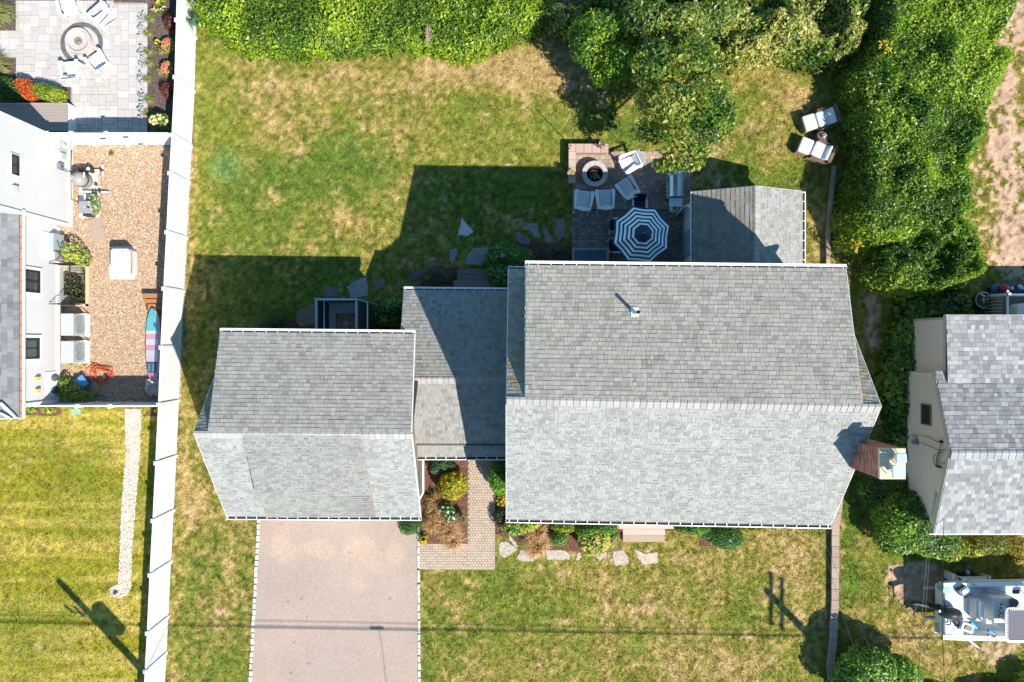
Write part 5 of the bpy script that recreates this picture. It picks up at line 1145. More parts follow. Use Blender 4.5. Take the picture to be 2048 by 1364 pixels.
for j in range(5): 
    for s_ in (.18, .5): d = .36 + (s_ - .35) * .8; y = y0b + (y1b - y0b) * (.14 + .022 * j); p = Vector((-14.90 + d * .88, y, .03 + d * .45)) + Vector((-.45, 0, .89)) * .106; m.tube([p - Vector((.06, 0, .03)), p + Vector((.06, 0, .03))], .008, 4, (.6, .65, .68))
m.build('deck_pad', PAINT, pbt)
# hose, bin, boulder, rod
hs = thing('garden_hose', 'coiled orange red garden hose on the gravel', 'hose', P(200, 748)); m = MB(); pts = []
for i in range(150):
    a = i * .23; r = .36 + .09 * math.sin(i * .7) + .02 * math.sin(i * 2.1); q = P(205 + 5 * math.sin(i * .31), 748 + 4 * math.cos(i * .4)); pts.append((q.x + r * math.cos(a) * (1 + .0 * i), q.y + r * .85 * math.sin(a), .04 + .03 * (i % 9) / 9 + .0006 * i))
m.tube(pts, .016, 5, (.55, .085, .035))
pts = [P(a, b, .05) for a, b in ((196, 738), (190, 728), (182, 724), (174, 728), (166, 733), (162, 738), (166, 744), (175, 751), (185, 755), (193, 750), (197, 740), (194, 730), (186, 727), (180, 732), (172, 738), (170, 745), (178, 752), (190, 760))]
m.tube(pts, .016, 5, (.55, .12, .04)); m.build('hose', PAINT, hs)
bn = thing('storage_bin', 'blue plastic bin lying tilted next to the orange hose', 'bin', P(166, 764)); q = P(166, 764, .15); m = MB(); m.box(q.x, q.y, .0, .36, .40, .26, rz=.6, col=(.03, .16, .36), taper=-.1); m.box(q.x, q.y, .26, .42, .46, .02, rz=.6, col=(.06, .24, .46)); m.build('body', PAINT, bn)
bd = thing('boulder', 'pale boulder half under the fence at the corner of the gravel yard', 'boulder', P(310, 773)); q = P(312, 773); vs, fs = bumpy((q.x, q.y, .12), (.36, .42, .28), 5, .3); m = MB(); m.add(vs, fs, (.46, .41, .38)); m.build('rock', STONE, bd)
# green lid, drain cap
lid = thing('utility_box', 'small pale green utility box lid flush in the neighbour\'s lawn', 'utility box', P(152, 823)); q = P(152, 823); vs, fs = roundbox(q.x, q.y, 0, .38, .24, .035, .05); m = MB(); m.add(vs, fs, (.22, .38, .25)); m.build('lid', PAINT, lid)
dc = thing('drain_cap', 'round dark drain cap at the foot of the pale stone strip', 'drain', P(232, 1184)); q = P(232, 1184); m = MB(); m.cyl(q.x, q.y, 0, .07, .09, .085, 16, (.05, .055, .07)); m.build('cap', PAINT, dc)
pl = thing('plank', 'weathered grey plank lying in the shade by the end fence', 'plank', P(205, 785)); p0, p1 = P(180, 780), P(228, 792); m = MB(); d = p1 - p0; m.box((p0.x + p1.x) / 2, (p0.y + p1.y) / 2, .02, d.length, .08, .05, rz=math.atan2(d.y, d.x), col=(.24, .22, .2)); m.build('board', WOOD, pl)

# ================================================================== OUR PATIO
for (px, py, an, lab) in ((1166, 401, -8, 'white lounge chair in the shade, left one of the pair below the log fire pit'), (1209, 399, 3, 'white lounge chair in the shade, right one of the pair below the log fire pit'), (1253, 377, 34, 'white lounge chair in the shade, tilted right of the log fire pit'), (1259, 327, 115, 'white lounge chair standing in the sun at the top edge of the patio')):
    adirondack(px, py, R_(an), lab)
q = P(1190, 348); fpit2 = thing('fire_pit', 'round stone fire pit with split logs inside on the shaded patio', 'fire pit', (q.x, q.y, .05)); zt_ = .42
q = P(1190, 347, zt_)
m = MB(); m.lathe(q.x, q.y, [(.50, .04), (.50, .32)], 40, (.26, .245, .235)); m.lathe(q.x, q.y, [(.30, .32), (.30, .06), (0, .06)], 40, (.05, .04, .035)); m.build('wall', STONE, fpit2)
m = MB()
for i in range(12):
    a0, a1 = 2 * math.pi * (i + .01) / 12, 2 * math.pi * (i + .99) / 12; ring = [(r, a0 + (a1 - a0) * k / 3) for r, ks in ((.335, (0, 1, 2, 3)),) for k in ks] + [(.525, a0 + (a1 - a0) * k / 3) for k in (3, 2, 1, 0)]
    m = MB(); k_ = RNG.uniform(.93, 1.07); m.slab([(q.x + r * math.cos(a), q.y + r * math.sin(a)) for r, a in ring], .32, zt_, (.40 * k_, .385 * k_, .365 * k_), inset=.006); m.build('capstone', STONE, fpit2)
m = MB(); m.lathe(q.x, q.y, [(.335, .40), (.32, .405), (.31, .30), (.30, .1)], 36, (.10, .045, .035)); m.build('steel_ring', PAINT, fpit2)
lg = thing('log_pile', 'split firewood logs stacked in the round stone fire pit', 'firewood', (q.x, q.y, .1))
for i, (a, dx_, dy_, z, L_) in enumerate(((1.9, -.02, 0, .16, .42), (2.2, .06, .03, .24, .44), (1.1, -.08, -.02, .22, .36), (.1, -.04, .13, .30, .3), (2.6, .1, -.05, .15, .34), (1.6, -.15, .0, .16, .3))):
    m = MB(); c, s_ = math.cos(a) * L_ / 2, math.sin(a) * L_ / 2; m.tube([(q.x + dx_ - c, q.y + dy_ - s_, z), (q.x + dx_, q.y + dy_, z + .01), (q.x + dx_ + c, q.y + dy_ + s_, z)], .05, 5, RNG.choice([(.40, .26, .17), (.33, .2, .13), (.12, .08, .06)])); m.build('log', WOOD, lg)
# seat wall
sw = thing('seat_wall', 'L shaped low garden wall with pinkish flat caps around the upper left patio corner', 'wall', P(1145, 300)); z = .48
a0, a1, b0, b1 = gx(1137, z), gx(1151.5, z), gy(366, z), gy(287, z); c1 = gx(1217, z); c0 = gy(305, z)
m = MB(); m.col = (.25, .19, .155); m.slab([(a0 + .03, b0 + .03), (a1 - .03, b0 + .03), (a1 - .03, b1 - .03), (a0 + .03, b1 - .03)], 0, z - .07); m.slab([(a1 - .03, c0 + .03), (c1 - .03, c0 + .03), (c1 - .03, b1 - .03), (a1 - .03, b1 - .03)], 0, z - .07); m.build('wall', STONE, sw)
def caps(x0, x1, y0, y1, nx, ny):
    for i in range(nx):
        for j in range(ny):
            m = MB(); g = .004; k = RNG.uniform(.93, 1.07); m.slab([(x0 + (x1 - x0) * i / nx + g, y0 + (y1 - y0) * j / ny + g), (x0 + (x1 - x0) * (i + 1) / nx - g, y0 + (y1 - y0) * j / ny + g), (x0 + (x1 - x0) * (i + 1) / nx - g, y0 + (y1 - y0) * (j + 1) / ny - g), (x0 + (x1 - x0) * i / nx + g, y0 + (y1 - y0) * (j + 1) / ny - g)], z - .07, z, (.42 * k, .30 * k, .24 * k), inset=.008); m.build('capstone', STONE, sw)
caps(a0, a1, b0, b1, 1, 5); caps(a1, c1, c0, b1, 4, 1)
def potted(name, px, py, z, cols, lab, rr=.13):
    q = P(px, py, z + .15); t = thing(name, lab, 'flower pot', (q.x, q.y, z)); m = MB(); m.cyl(q.x, q.y, z, z + .16, .08, .11, 14, (.10, .09, .1)); m.build('pot', PAINT, t)
    V, Ft, cc = blob_leaves([(q.x, q.y, z + .2, rr, rr, .1)], 500, .05, GREEN, seed=4); link('foliage', mesh_np('foliage', V, Ft, cc), t, LEAF)
    m = MB()
    for i in range(16): a = RNG.uniform(0, 6.28); r = rr * math.sqrt(RNG.random()) * 1.1; m.ellipsoid((q.x + r * math.cos(a), q.y + r * math.sin(a), z + .27), (.028, .028, .016), 6, 3, RNG.choice(cols), up=True)
    m.build('blossom', PAINT, t)
potted('flower_pot', 1203, 292, .48, [(.60, .10, .22), (.65, .3, .35), (.7, .62, .6)], 'pot of pink and white flowers on the top arm of the seat wall', .15)
potted('flower_pot', 1142, 345, .48, [(.5, .12, .4), (.66, .6, .5), (.5, .45, .08), (.4, .1, .06)], 'pot of purple and yellow flowers on the left arm of the seat wall', .14)
for px, py in ((1142, 292), (1139, 297)):
    q = P(px, py, .5); t = thing('citronella_candle', 'small dark candle cup on the corner of the seat wall, ' + ('the right one' if px == 1142 else 'the left one'), 'candle', (q.x, q.y, .48)); m = MB(); m.cyl(q.x, q.y, .48, .53, .022, .028, 10, (.06, .04, .04)); m.build('cup', PAINT, t)
# grill
gl = P(1353, 372, .9); gr_ = thing('gas_grill', 'stainless steel gas grill with hood and side shelves on the patio', 'grill', (gl.x, gl.y, .05), local=True)
m = MB(); m.box(0, 0, .08, .56, .85, .62, col=(.10, .10, .11)); m.build('cabinet', PAINT, gr_)
m = MB(); m.col = (.5, .5, .5); prof = [(-.28, 0), (-.27, .14), (-.16, .25), (0, .285), (.14, .25), (.26, .15), (.29, 0)]; vs = [(x, y, .72 + zz) for y in (-.42, .42) for x, zz in prof]; k = len(prof)
m.add(vs, [(i, i + 1, k + i + 1, k + i) for i in range(k - 1)] + [tuple(range(k))[::-1], tuple(range(k, 2 * k))]); m.build('hood', METAL, gr_)
m = MB(); m.col = (.4, .4, .4); m.box(-.31, 0, .60, .10, .92, .10); m.build('control_panel', METAL, gr_)
for i in range(5): m = MB(); m.tube([(-.36, -.32 + i * .16, .65), (-.40, -.32 + i * .16, .65)], .028, 10, (.6, .62, .64)); m.build('knob', METAL, gr_)
m = MB(); m.tube([(-.33, -.3, .86), (-.33, .3, .86)], .014, 8); m.build('handle', METAL, gr_)
for s_, c in ((1, (.60, .63, .65)), (-1, (.58, .66, .70))):
    m = MB(); m.box(0, s_ * .62, .70, .52, .34, .035, col=c); m.build('side_shelf', PAINT, gr_)
m = MB(); m.tube([(.30, .3, .80), (.34, .38, .86), (.34, .5, .84)], .012, 6, (.7, .7, .7)); m.build('rotisserie', PAINT, gr_)
for a in (-.22, .22):
    for b in (-.38, .38): m = MB(); m.tube([(a - .03, b, .05), (a + .03, b, .05)], .05, 10, (.02, .02, .02)); m.build('wheel', PAINT, gr_)
q = P(1348, 417, .35); pr = thing('propane_tank', 'small white propane tank below the grill', 'propane tank', (q.x, q.y, .05)); m = MB(); m.lathe(q.x, q.y, [(.12, .06), (.16, .12), (.165, .30), (.13, .37), (.06, .40), (0, .41)], 20, (.62, .64, .64)); m.build('tank', PAINT, pr)
m = MB(); m.lathe(q.x, q.y, [(.10, .38), (.10, .48), (.085, .48), (.085, .38)], 16, (.5, .52, .54)); m.ellipsoid((q.x, q.y, .44), (.04, .04, .04), 8, 5, (.05, .05, .05)); m.build('collar', PAINT, pr)
# umbrella, table, sling chairs
uh = 2.35; u0 = P(1285, 468, uh + .2); um = thing('patio_umbrella', 'octagonal navy and white striped patio umbrella over the dining table', 'umbrella', (u0.x, u0.y, .05)); RU = 61 * (H - uh) / F
nb = 10; rot = R_(17); NV, WH = (.012, .055, .11), (.84, .9, .92)
vz_ = lambda f: uh + .42 * (1 - f)
m = MB(); seq = [.30] + [.30 + .70 * (i + 1) / nb for i in range(nb)]
m.add([(u0.x, u0.y, vz_(0) + .05)] + [(u0.x + RU * .30 * math.cos(rot + i * math.pi / 4), u0.y + RU * .30 * math.sin(rot + i * math.pi / 4), vz_(.30) + .035) for i in range(8)], [(0, i + 1, (i + 1) % 8 + 1) for i in range(8)], (.02, .035, .055)); m.build('vent_cap', PAINT, um)
m = MB()
for j in range(nb + 1):
    f0 = .26 if j == 0 else seq[j - 1]; f1 = seq[j]
    if j and j % 2 == 1: f1 += .006
    if j > 1 and j % 2 == 0: f0 += .006
    col = NV if j % 2 == 0 else WH
    if j == nb: col = NV
    for i in range(8):
        a0_, a1_ = rot + i * math.pi / 4, rot + (i + 1) * math.pi / 4
        def pt(f, a, sag=0): return Vector((u0.x + RU * f * math.cos(a), u0.y + RU * f * math.sin(a), vz_(f)))
        am, k = (a0_ + a1_) / 2, math.cos(math.pi / 8)
        def mid(f): p = (pt(f, a0_) + pt(f, a1_)) / 2; c = Vector((u0.x, u0.y, p.z)); p = c + (p - c) * (1 - .035 * f); p.z -= .035 * f; return p
        m.add([pt(f0, a0_), pt(f1, a0_), mid(f1), mid(f0), pt(f1, a1_), pt(f0, a1_)], [(0, 1, 2, 3), (3, 2, 4, 5)], col)
m.build('canopy', M('canvas', attr=True, rough=.8, nscale=40, namp=.06), um)
m = MB(); m.tube([(u0.x, u0.y, .05), (u0.x, u0.y, vz_(0) + .12)], .022, 8, (.5, .5, .5)); m.build('pole', PAINT, um)
for i in range(8): a = rot + i * math.pi / 4; m = MB(); m.tube([(u0.x, u0.y, vz_(0) - .01), (u0.x + RU * .99 * math.cos(a), u0.y + RU * .99 * math.sin(a), vz_(1) - .012)], .008, 4, (.5, .5, .5)); m.build('rib', PAINT, um)
tb = thing('patio_table', 'white rectangular patio table half hidden under the striped umbrella', 'table', (u0.x, u0.y - .15, .05)); tx, ty = gx(1282, .72), gy(483, .72)
m = MB(); m.box(tx, ty, .70, .98, 1.65, .03, col=(.5, .56, .58)); m.build('tabletop', PAINT, tb)
for a in (-.42, .42):
    for b in (-.75, .75): m = MB(); m.box(tx + a, ty + b, .05, .05, .05, .65, col=(.6, .62, .63)); m.build('leg', PAINT, tb)
def sling(px, py, ang, lab):
    q = P(px, py, .5); t = thing('dining_chair', lab, 'chair', (q.x, q.y, .05), rz=ang, group='dining chairs under the umbrella', local=True); fc = (.62, .65, .67)
    m = MB(); m.quadslab([(-.24, -.22, .40), (.24, -.22, .40), (.24, .24, .43), (-.24, .24, .43)], .012, (.012, .02, .045)); m.build('seat', PAINT, t)
    m = MB(); m.add([(-.24, -.22, .40), (.24, -.22, .40), (.24, -.38, .92), (-.24, -.38, .92), (-.24, -.24, .40), (.24, -.24, .40), (.24, -.40, .92), (-.24, -.40, .92)], [(0, 1, 2, 3), (7, 6, 5, 4), (3, 2, 6, 7), (0, 3, 7, 4), (1, 5, 6, 2)], (.012, .02, .045)); m.build('backrest', PAINT, t)
    for s_ in (-1, 1):
        m = MB(); m.tube([(s_ * .27, .30, .02), (s_ * .27, .27, .62), (s_ * .27, -.25, .64), (s_ * .26, -.40, .95)], .018, 6, fc); m.tube([(s_ * .27, -.32, .7), (s_ * .27, -.34, .02)], .018, 6, fc); m.build('frame', PAINT, t)
        m = MB(); m.box(s_ * .275, .02, .645, .06, .46, .02, col=fc); m.build('arm', PAINT, t)
sling(1278, 412, R_(180), 'navy sling chair at the top side of the umbrella table'); sling(1236, 452, R_(-90), 'navy sling chair left of the umbrella, the upper of two'); sling(1235, 492, R_(-90), 'navy sling chair left of the umbrella, the lower of two')
# cellar hatch
ch = thing('cellar_hatch', 'blue grey two leaf cellar hatch in a pale frame against the house', 'hatch', P(1179, 515)); x0, x1, y0, y1 = gx(1144, .25), gx(1218, .25), 2.35, gy(495, .25)
m = MB(); c = (.30, .30, .30); m.box((x0 + x1) / 2, y1 - .05, 0, x1 - x0, .10, .22, col=c); m.box(x0 + .05, (y0 + y1) / 2 - .05, 0, .1, y1 - y0 - .1, .3, col=c); m.box(x1 - .05, (y0 + y1) / 2 - .05, 0, .1, y1 - y0 - .1, .3, col=c); m.build('frame', STONE, ch)
for a, b in ((x0 + .11, (x0 + x1) / 2 - .005), ((x0 + x1) / 2 + .005, x1 - .11)): m = MB(); m.quadslab([(a, y0, .42), (b, y0, .42), (b, y1 - .1, .24), (a, y1 - .1, .24)], .03, (.05, .09, .12)); m.build('door', PAINT, ch)
# doormat step by shed
ds = thing('doorstep', 'grey wooden platform at the side of the shed by the gutter', 'step', P(1360, 515)); m = MB()
for i in range(4): m = MB(); m.box(gx(1362, .15), gy(513 + i * 7, .15), .05, .55, .13, .12, col=(.20, .17, .16)); m.build('board', WOOD, ds)
# string light poles and shepherd hooks
for (px, py, hh, lab) in ((1140, 290, 2.2, 'thin black string light pole at the corner of the seat wall'), (1254, 300, 2.1, 'thin black string light pole at the top edge of the patio')):
    q = P(px, py); t = thing('light_pole', lab, 'pole', q); m = MB(); m.tube([q, q + Vector((0, 0, hh))], .014, 6, (.02, .02, .02)); m.build('pole', BLACK, t)
# rear wooden steps
rs = thing('wooden_steps', 'grey brown wooden steps in the shade behind the breezeway', 'steps', P(945, 560)); z = .9
segs = [(914, 990, 538, 549, .2), (914, 990, 549, 560, .38), (907, 1000, 560, 569, .56), (907, 1000, 568, 577, .6), (907, 1000, 576, 592, .6)]
for a, b, c, d, z in segs: m = MB(); m.box((gx(a, z) + gx(b, z)) / 2, (gy(c, z) + gy(d, z)) / 2, z - .04, gx(b, z) - gx(a, z), gy(c, z) - gy(d, z) - .01, .04, col=(.185, .14, .12)); m.build('tread', WOOD, rs)
m = MB(); m.box(gx(950), 1.9, 0, 1.6, .9, .5, col=(.10, .08, .07)); m.build('frame', WOOD, rs)
# outdoor shower pen
pn = thing('shower_enclosure', 'open roofed outdoor shower enclosure with blue grey rails behind the garage', 'enclosure', P(690, 630)); X0, X1, Y1, Y0, hh = -7.51, -5.97, 1.60, .1, 1.85
rc = (.34, .40, .44); dkc = (.07, .085, .09)
for (ax_, f, a, b) in (('y', X0, Y0, Y1), ('y', X1, Y0, Y1), ('x', Y1, X0, X1), ('y', X0 - .0 + .3, Y0, Y1)):
    m = MB(); n = int((b - a) / .14)
    if f == X0 + .3: 
        m.tube([(f, a, hh - .05), (f, b, hh - .05)], .025, 5, rc); m.build('rail', PAINT, pn); continue
    for i in range(n):
        s_ = a + (b - a) * (i + .5) / n; (m.box(f, s_, .08, .02, (b - a) / n - .01, hh - .15, col=dkc) if ax_ == 'y' else m.box(s_, f, .08, (b - a) / n - .01, .02, hh - .15, col=dkc))
    m.build('panel', WOOD, pn)
    m = MB(); (m.box(f, (a + b) / 2, hh - .07, .09, b - a + .1, .05, col=rc) if ax_ == 'y' else m.box((a + b) / 2, f, hh - .07, b - a + .02, .09, .05, col=rc)); m.build('rail', PAINT, pn)
xr_ = X1 + .42; m = MB(); m.tube([(xr_, Y0, hh - .05), (xr_, Y1 - .1, hh - .05), (X1, Y1, hh - .05)], .03, 6, rc); m.tube([(xr_, Y1 - .1, 0), (xr_, Y1 - .1, hh - .05)], .03, 6, rc); m.build('rail', PAINT, pn)
for a, b in ((X0, Y1), (X1, Y1), (X0, Y0), (X1, Y0)): m = MB(); m.box(a, b, 0, .09, .09, hh, col=rc); m.build('post', PAINT, pn)
m = MB(); m.box((X0 + X1) / 2, (Y0 + Y1) / 2, .02, X1 - X0 - .1, Y1 - Y0 - .12, .14, col=(.72, .74, .78)); m.build('floor', STONE, pn)
mt = thing('doormat', 'brown square mat with pale compass rose on the shower floor', 'mat', P(691, 645, .17)); q = P(692, 647, .17); s_ = .42
m = MB(); m.box(q.x, q.y, .162, s_ * 2, s_ * 2, .012, col=(.48, .22, .10)); m.build('mat', M('coir', attr=True, rough=1, nscale=60, namp=.3), mt)
m = MB(); wc = (.8, .76, .70)
def ring(m, r, wd, n=40):
    for i in range(n):
        a, b = 6.2832 * i / n, 6.2832 * (i + 1) / n; m.add([(q.x + rr_ * math.cos(t_), q.y + rr_ * math.sin(t_), .178) for rr_, t_ in ((r, a), (r + wd, a), (r + wd, b), (r, b))], [(0, 1, 2, 3)], wc)
ring(m, .36, .014); ring(m, .31, .014); ring(m, .22, .012)
for i in range(8):
    a = i * math.pi / 4; L_ = .33 if i % 2 == 0 else .24; wb = .065 if i % 2 == 0 else .045
    m.add([(q.x + L_ * math.cos(a), q.y + L_ * math.sin(a), .180), (q.x + wb * math.cos(a + .6), q.y + wb * math.sin(a + .6), .180), (q.x, q.y, .180), (q.x + wb * math.cos(a - .6), q.y + wb * math.sin(a - .6), .180)], [(0, 1, 2, 3)], wc)
m.build('compass_rose', PAINT, mt)
# front steps
fs_ = thing('front_steps', 'pinkish front door steps of boards and stone at the lawn', 'steps', P(1290, 1065))
for a, b, c, d, z, cl in ((1232, 1350, 1040, 1051, .62, (.46, .34, .27)), (1234, 1348, 1050, 1058, .56, (.48, .36, .29)), (1246, 1330, 1058, 1065, .36, (.46, .345, .28)), (1246, 1330, 1064, 1070, .33, (.48, .35, .28)), (1246, 1329, 1070, 1084, .16, (.36, .27, .20))):
    m = MB(); m.box((gx(a, z) + gx(b, z)) / 2, (gy(c, z) + gy(d, z)) / 2, z - .05 if z > .2 else 0, gx(b, z) - gx(a, z), gy(c, z) - gy(d, z) - .008, .05 if z > .2 else z, col=cl); m.build('tread', STONE if z < .2 else WOOD, fs_)
m = MB(); m.box(gx(1290), -6.9, 0, 1.6, 1.0, .3, col=(.3, .22, .17)); m.build('riser', WOOD, fs_)

# ================================================================== FLAGSTONES
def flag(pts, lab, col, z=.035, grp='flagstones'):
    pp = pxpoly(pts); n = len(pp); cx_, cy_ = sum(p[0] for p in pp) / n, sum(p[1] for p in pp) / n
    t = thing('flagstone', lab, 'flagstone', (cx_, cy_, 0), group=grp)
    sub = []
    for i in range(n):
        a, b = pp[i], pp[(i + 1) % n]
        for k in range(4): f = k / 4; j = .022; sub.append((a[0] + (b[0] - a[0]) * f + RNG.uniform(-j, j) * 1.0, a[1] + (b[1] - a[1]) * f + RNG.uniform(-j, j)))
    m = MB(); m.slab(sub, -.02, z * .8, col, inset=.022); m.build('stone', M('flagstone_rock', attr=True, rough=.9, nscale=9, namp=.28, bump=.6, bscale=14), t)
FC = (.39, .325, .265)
flag([(996, 1088), (1003, 1082), (1014, 1083), (1036, 1098), (1022, 1108), (1008, 1117), (999, 1108)], 'rounded pale stepping stone nearest the brick walkway', FC, grp='front stepping stones')
flag([(1018, 1070), (1030, 1082), (1038, 1095), (1030, 1094), (1018, 1080)], 'narrow pale stone sliver beside the dry grass clump', FC, grp='front stepping stones')
flag([(1040, 1100), (1080, 1097), (1081, 1112), (1066, 1123), (1046, 1122), (1032, 1116)], 'wide pale stepping stone below the dry grass clump', FC, grp='front stepping stones')
flag([(1092, 1100), (1132, 1100), (1140, 1110), (1139, 1120), (1110, 1119), (1094, 1120)], 'long rectangular pale stepping stone in the front lawn', (.40, .34, .28), grp='front stepping stones')
flag([(1153, 1106), (1158, 1104), (1163, 1112), (1157, 1121), (1152, 1120)], 'tiny pale stepping stone, smallest of the front row', FC, grp='front stepping stones')
flag([(1190, 1110), (1206, 1103), (1214, 1105), (1210, 1115), (1198, 1123)], 'half covered pale stepping stone under the yellowish hydrangea', FC, grp='front stepping stones')
flag([(1224, 1101), (1246, 1100), (1257, 1114), (1256, 1128), (1230, 1132), (1226, 1122)], 'squarish pale stepping stone below the front steps', FC, grp='front stepping stones')
flag([(1268, 1098), (1290, 1106), (1300, 1105), (1316, 1104), (1314, 1126), (1285, 1129), (1278, 1120)], 'rightmost pale stepping stone with a notched top', (.44, .36, .29), grp='front stepping stones')
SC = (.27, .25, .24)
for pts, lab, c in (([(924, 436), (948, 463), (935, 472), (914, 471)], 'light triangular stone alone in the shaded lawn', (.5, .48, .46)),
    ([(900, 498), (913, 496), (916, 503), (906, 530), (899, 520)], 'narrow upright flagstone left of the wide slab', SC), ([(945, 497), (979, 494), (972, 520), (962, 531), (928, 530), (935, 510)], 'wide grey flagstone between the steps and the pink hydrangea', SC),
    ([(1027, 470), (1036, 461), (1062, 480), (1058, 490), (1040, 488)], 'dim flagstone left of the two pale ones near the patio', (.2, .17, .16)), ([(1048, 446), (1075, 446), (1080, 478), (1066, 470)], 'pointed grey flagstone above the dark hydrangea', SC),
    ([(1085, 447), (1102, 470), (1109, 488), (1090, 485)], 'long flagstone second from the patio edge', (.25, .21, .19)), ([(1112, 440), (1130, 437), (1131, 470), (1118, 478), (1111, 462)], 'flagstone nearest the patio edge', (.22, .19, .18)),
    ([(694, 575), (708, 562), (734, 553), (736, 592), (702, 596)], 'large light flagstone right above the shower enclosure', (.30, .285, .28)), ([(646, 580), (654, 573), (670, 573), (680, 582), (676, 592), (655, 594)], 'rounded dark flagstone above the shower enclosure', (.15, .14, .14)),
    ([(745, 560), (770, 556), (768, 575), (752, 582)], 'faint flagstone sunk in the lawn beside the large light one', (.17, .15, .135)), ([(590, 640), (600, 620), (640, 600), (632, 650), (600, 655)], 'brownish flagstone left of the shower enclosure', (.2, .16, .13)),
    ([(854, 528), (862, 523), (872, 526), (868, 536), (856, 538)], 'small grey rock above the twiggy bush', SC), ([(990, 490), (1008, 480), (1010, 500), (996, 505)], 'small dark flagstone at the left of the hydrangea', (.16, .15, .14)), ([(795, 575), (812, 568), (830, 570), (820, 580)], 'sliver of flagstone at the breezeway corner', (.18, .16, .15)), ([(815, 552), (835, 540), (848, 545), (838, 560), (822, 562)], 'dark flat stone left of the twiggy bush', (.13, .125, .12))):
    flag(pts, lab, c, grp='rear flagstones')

# ================================================================== WICKER SEATS
WK = (.13, .08, .055); CU = (.60, .63, .65)
def cushion(m, cx_, cy_, z, sx_, sy_, h_, tilt=None):
    vs, fs = roundbox(0, 0, 0, sx_, sy_, h_, .05, dome=.025)
    R = Matrix.Rotation(tilt, 4, 'X') if tilt else Matrix.Identity(4); m.add([R @ Vector(v) + Vector((cx_, cy_, z)) for v in vs], fs, CU, True)
def weave(m, x0, x1, y0, y1, z0, z1):
    """open wicker: four frames of rods with horizontal strands"""
    m.col = WK
    for (ax_, f, a, b) in (('x', y0, x0, x1), ('x', y1, x0, x1), ('y', x0, y0, y1), ('y', x1, y0, y1)):
        n = 9
        for i in range(n + 1):
            t_ = a + (b - a) * i / n; (m.box(t_, f, z0, .022, .014, z1 - z0) if ax_ == 'x' else m.box(f, t_, z0, .014, .022, z1 - z0))
        for z in np.arange(z0 + .02, z1, .055): (m.box((a + b) / 2, f, z, b - a, .02, .022, col=(.30, .18, .12)) if ax_ == 'x' else m.box(f, (a + b) / 2, z, .02, b - a, .022, col=(.30, .18, .12)))
def wicker_chair(px, py, ang, lab):
    q = P(px, py, .45); t = thing('wicker_armchair', lab, 'armchair', (q.x, q.y, 0), rz=R_(ang), group='wicker armchairs by the hedge', local=True)
    m = MB(); weave(m, -.36, .36, -.38, .36, .04, .38); m.build('frame', PAINT, t, kind='stuff')
    for s_ in (-1, 1): m = MB(); weave(m, s_ * .36 - .035, s_ * .36 + .035, -.36, .3, .38, .56); m.build('arm', PAINT, t, kind='stuff')
    m = MB(); weave(m, -.36, .36, -.44, -.38, .1, .74); m.build('back_frame', PAINT, t, kind='stuff')
    m = MB(); cushion(m, 0, .06, .38, .62, .58, .13); m.build('seat_cushion', PAINT, t)
    m = MB(); cushion(m, 0, -.20, .48, .62, .42, .12, R_(-48) + R_(0)); m.build('back_cushion', PAINT, t)
def ottoman(px, py, ang, lab):
    q = P(px, py, .4); t = thing('wicker_ottoman', lab, 'ottoman', (q.x, q.y, 0), rz=R_(ang), group='wicker ottomans on the lawn', local=True)
    m = MB(); weave(m, -.24, .24, -.30, .30, .04, .36); m.build('frame', PAINT, t, kind='stuff'); m = MB(); cushion(m, 0, 0, .36, .50, .62, .11); m.build('cushion', PAINT, t)
wicker_chair(1651, 236, 107, 'upper wicker armchair with white cushions beside the tall hedge'); wicker_chair(1642, 303, 65, 'lower wicker armchair with white cushions, cane arm towards the shed')
ottoman(1619, 245, 17, 'upper white topped wicker ottoman in the sun'); ottoman(1611, 292, -22, 'lower white topped wicker ottoman in front of the lower armchair')
q = P(1646, 273, .45); t = thing('side_table', 'small round wicker side table with a potted plant between the armchairs', 'side table', (q.x, q.y, 0)); m = MB(); vs, fs = roundbox(q.x, q.y, .02, .46, .46, .43, .16); m.add(vs, fs, (.12, .085, .075)); m.build('drum', M('wicker_drum', attr=True, rough=.8, nscale=50, namp=.4, bump=.8, bscale=60), t)
potp = thing('potted_plant', 'tiny pale leaved plant standing on the wicker side table', 'plant', (q.x, q.y, .45)); m = MB(); m.cyl(q.x, q.y, .45, .52, .05, .06, 12, (.3, .25, .25))
m.build('pot', PAINT, potp); m = MB(); tuft(m, q.x, q.y, 26, .13, .12, [(.55, .55, .58), (.4, .42, .42)], .012)
for v_ in range(len(m.v)): m.v[v_] = (m.v[v_][0], m.v[v_][1], m.v[v_][2] + .5)
m.build('leaves', PAINT, potp)
# ================================================================== BOAT AND RIGHT YARD
boat = thing('boat', 'white centre console boat with teal edge parked on the neighbour\'s grass', 'boat', P(1970, 1228)); zg = 1.25
xs0 = gx(1886, zg); yt, ybm = gy(1166, zg), gy(1279, zg); ymid = (yt + ybm) / 2; hw0 = (yt - ybm) / 2; Lb = 6.2
def hull_w(f): return hw0 * (1 + .06 * math.sin(min(f, .6) * 2.6)) * (1 - max(0, (f - .62) / .38) ** 2.2 * .97)
st_n = [0, .1, .2, .3, .4, .5, .6, .7, .8, .88, .94, 1.0]
m = MB(); rows = []
for f in st_n:
    w_ = hull_w(f); x = xs0 + Lb * f; sh = .18 * max(0, f - .4)
    rows.append([Vector((x + (.75 * (zg - z) if f == 0 else (.4 * (zg - z) if f < .15 else 0)), ymid + s * w_ * k, z + (sh if z > 1 else .3 * max(0, f - .6)))) for s, k, z in ((1, 1, zg), (1, 1.0, zg - .10), (1, .93, .75), (1, .5, .5), (0, 0, .40), (-1, .5, .5), (-1, .93, .75), (-1, 1, zg - .10), (-1, 1, zg))])
vs = [v for r in rows for v in r]; k = 9
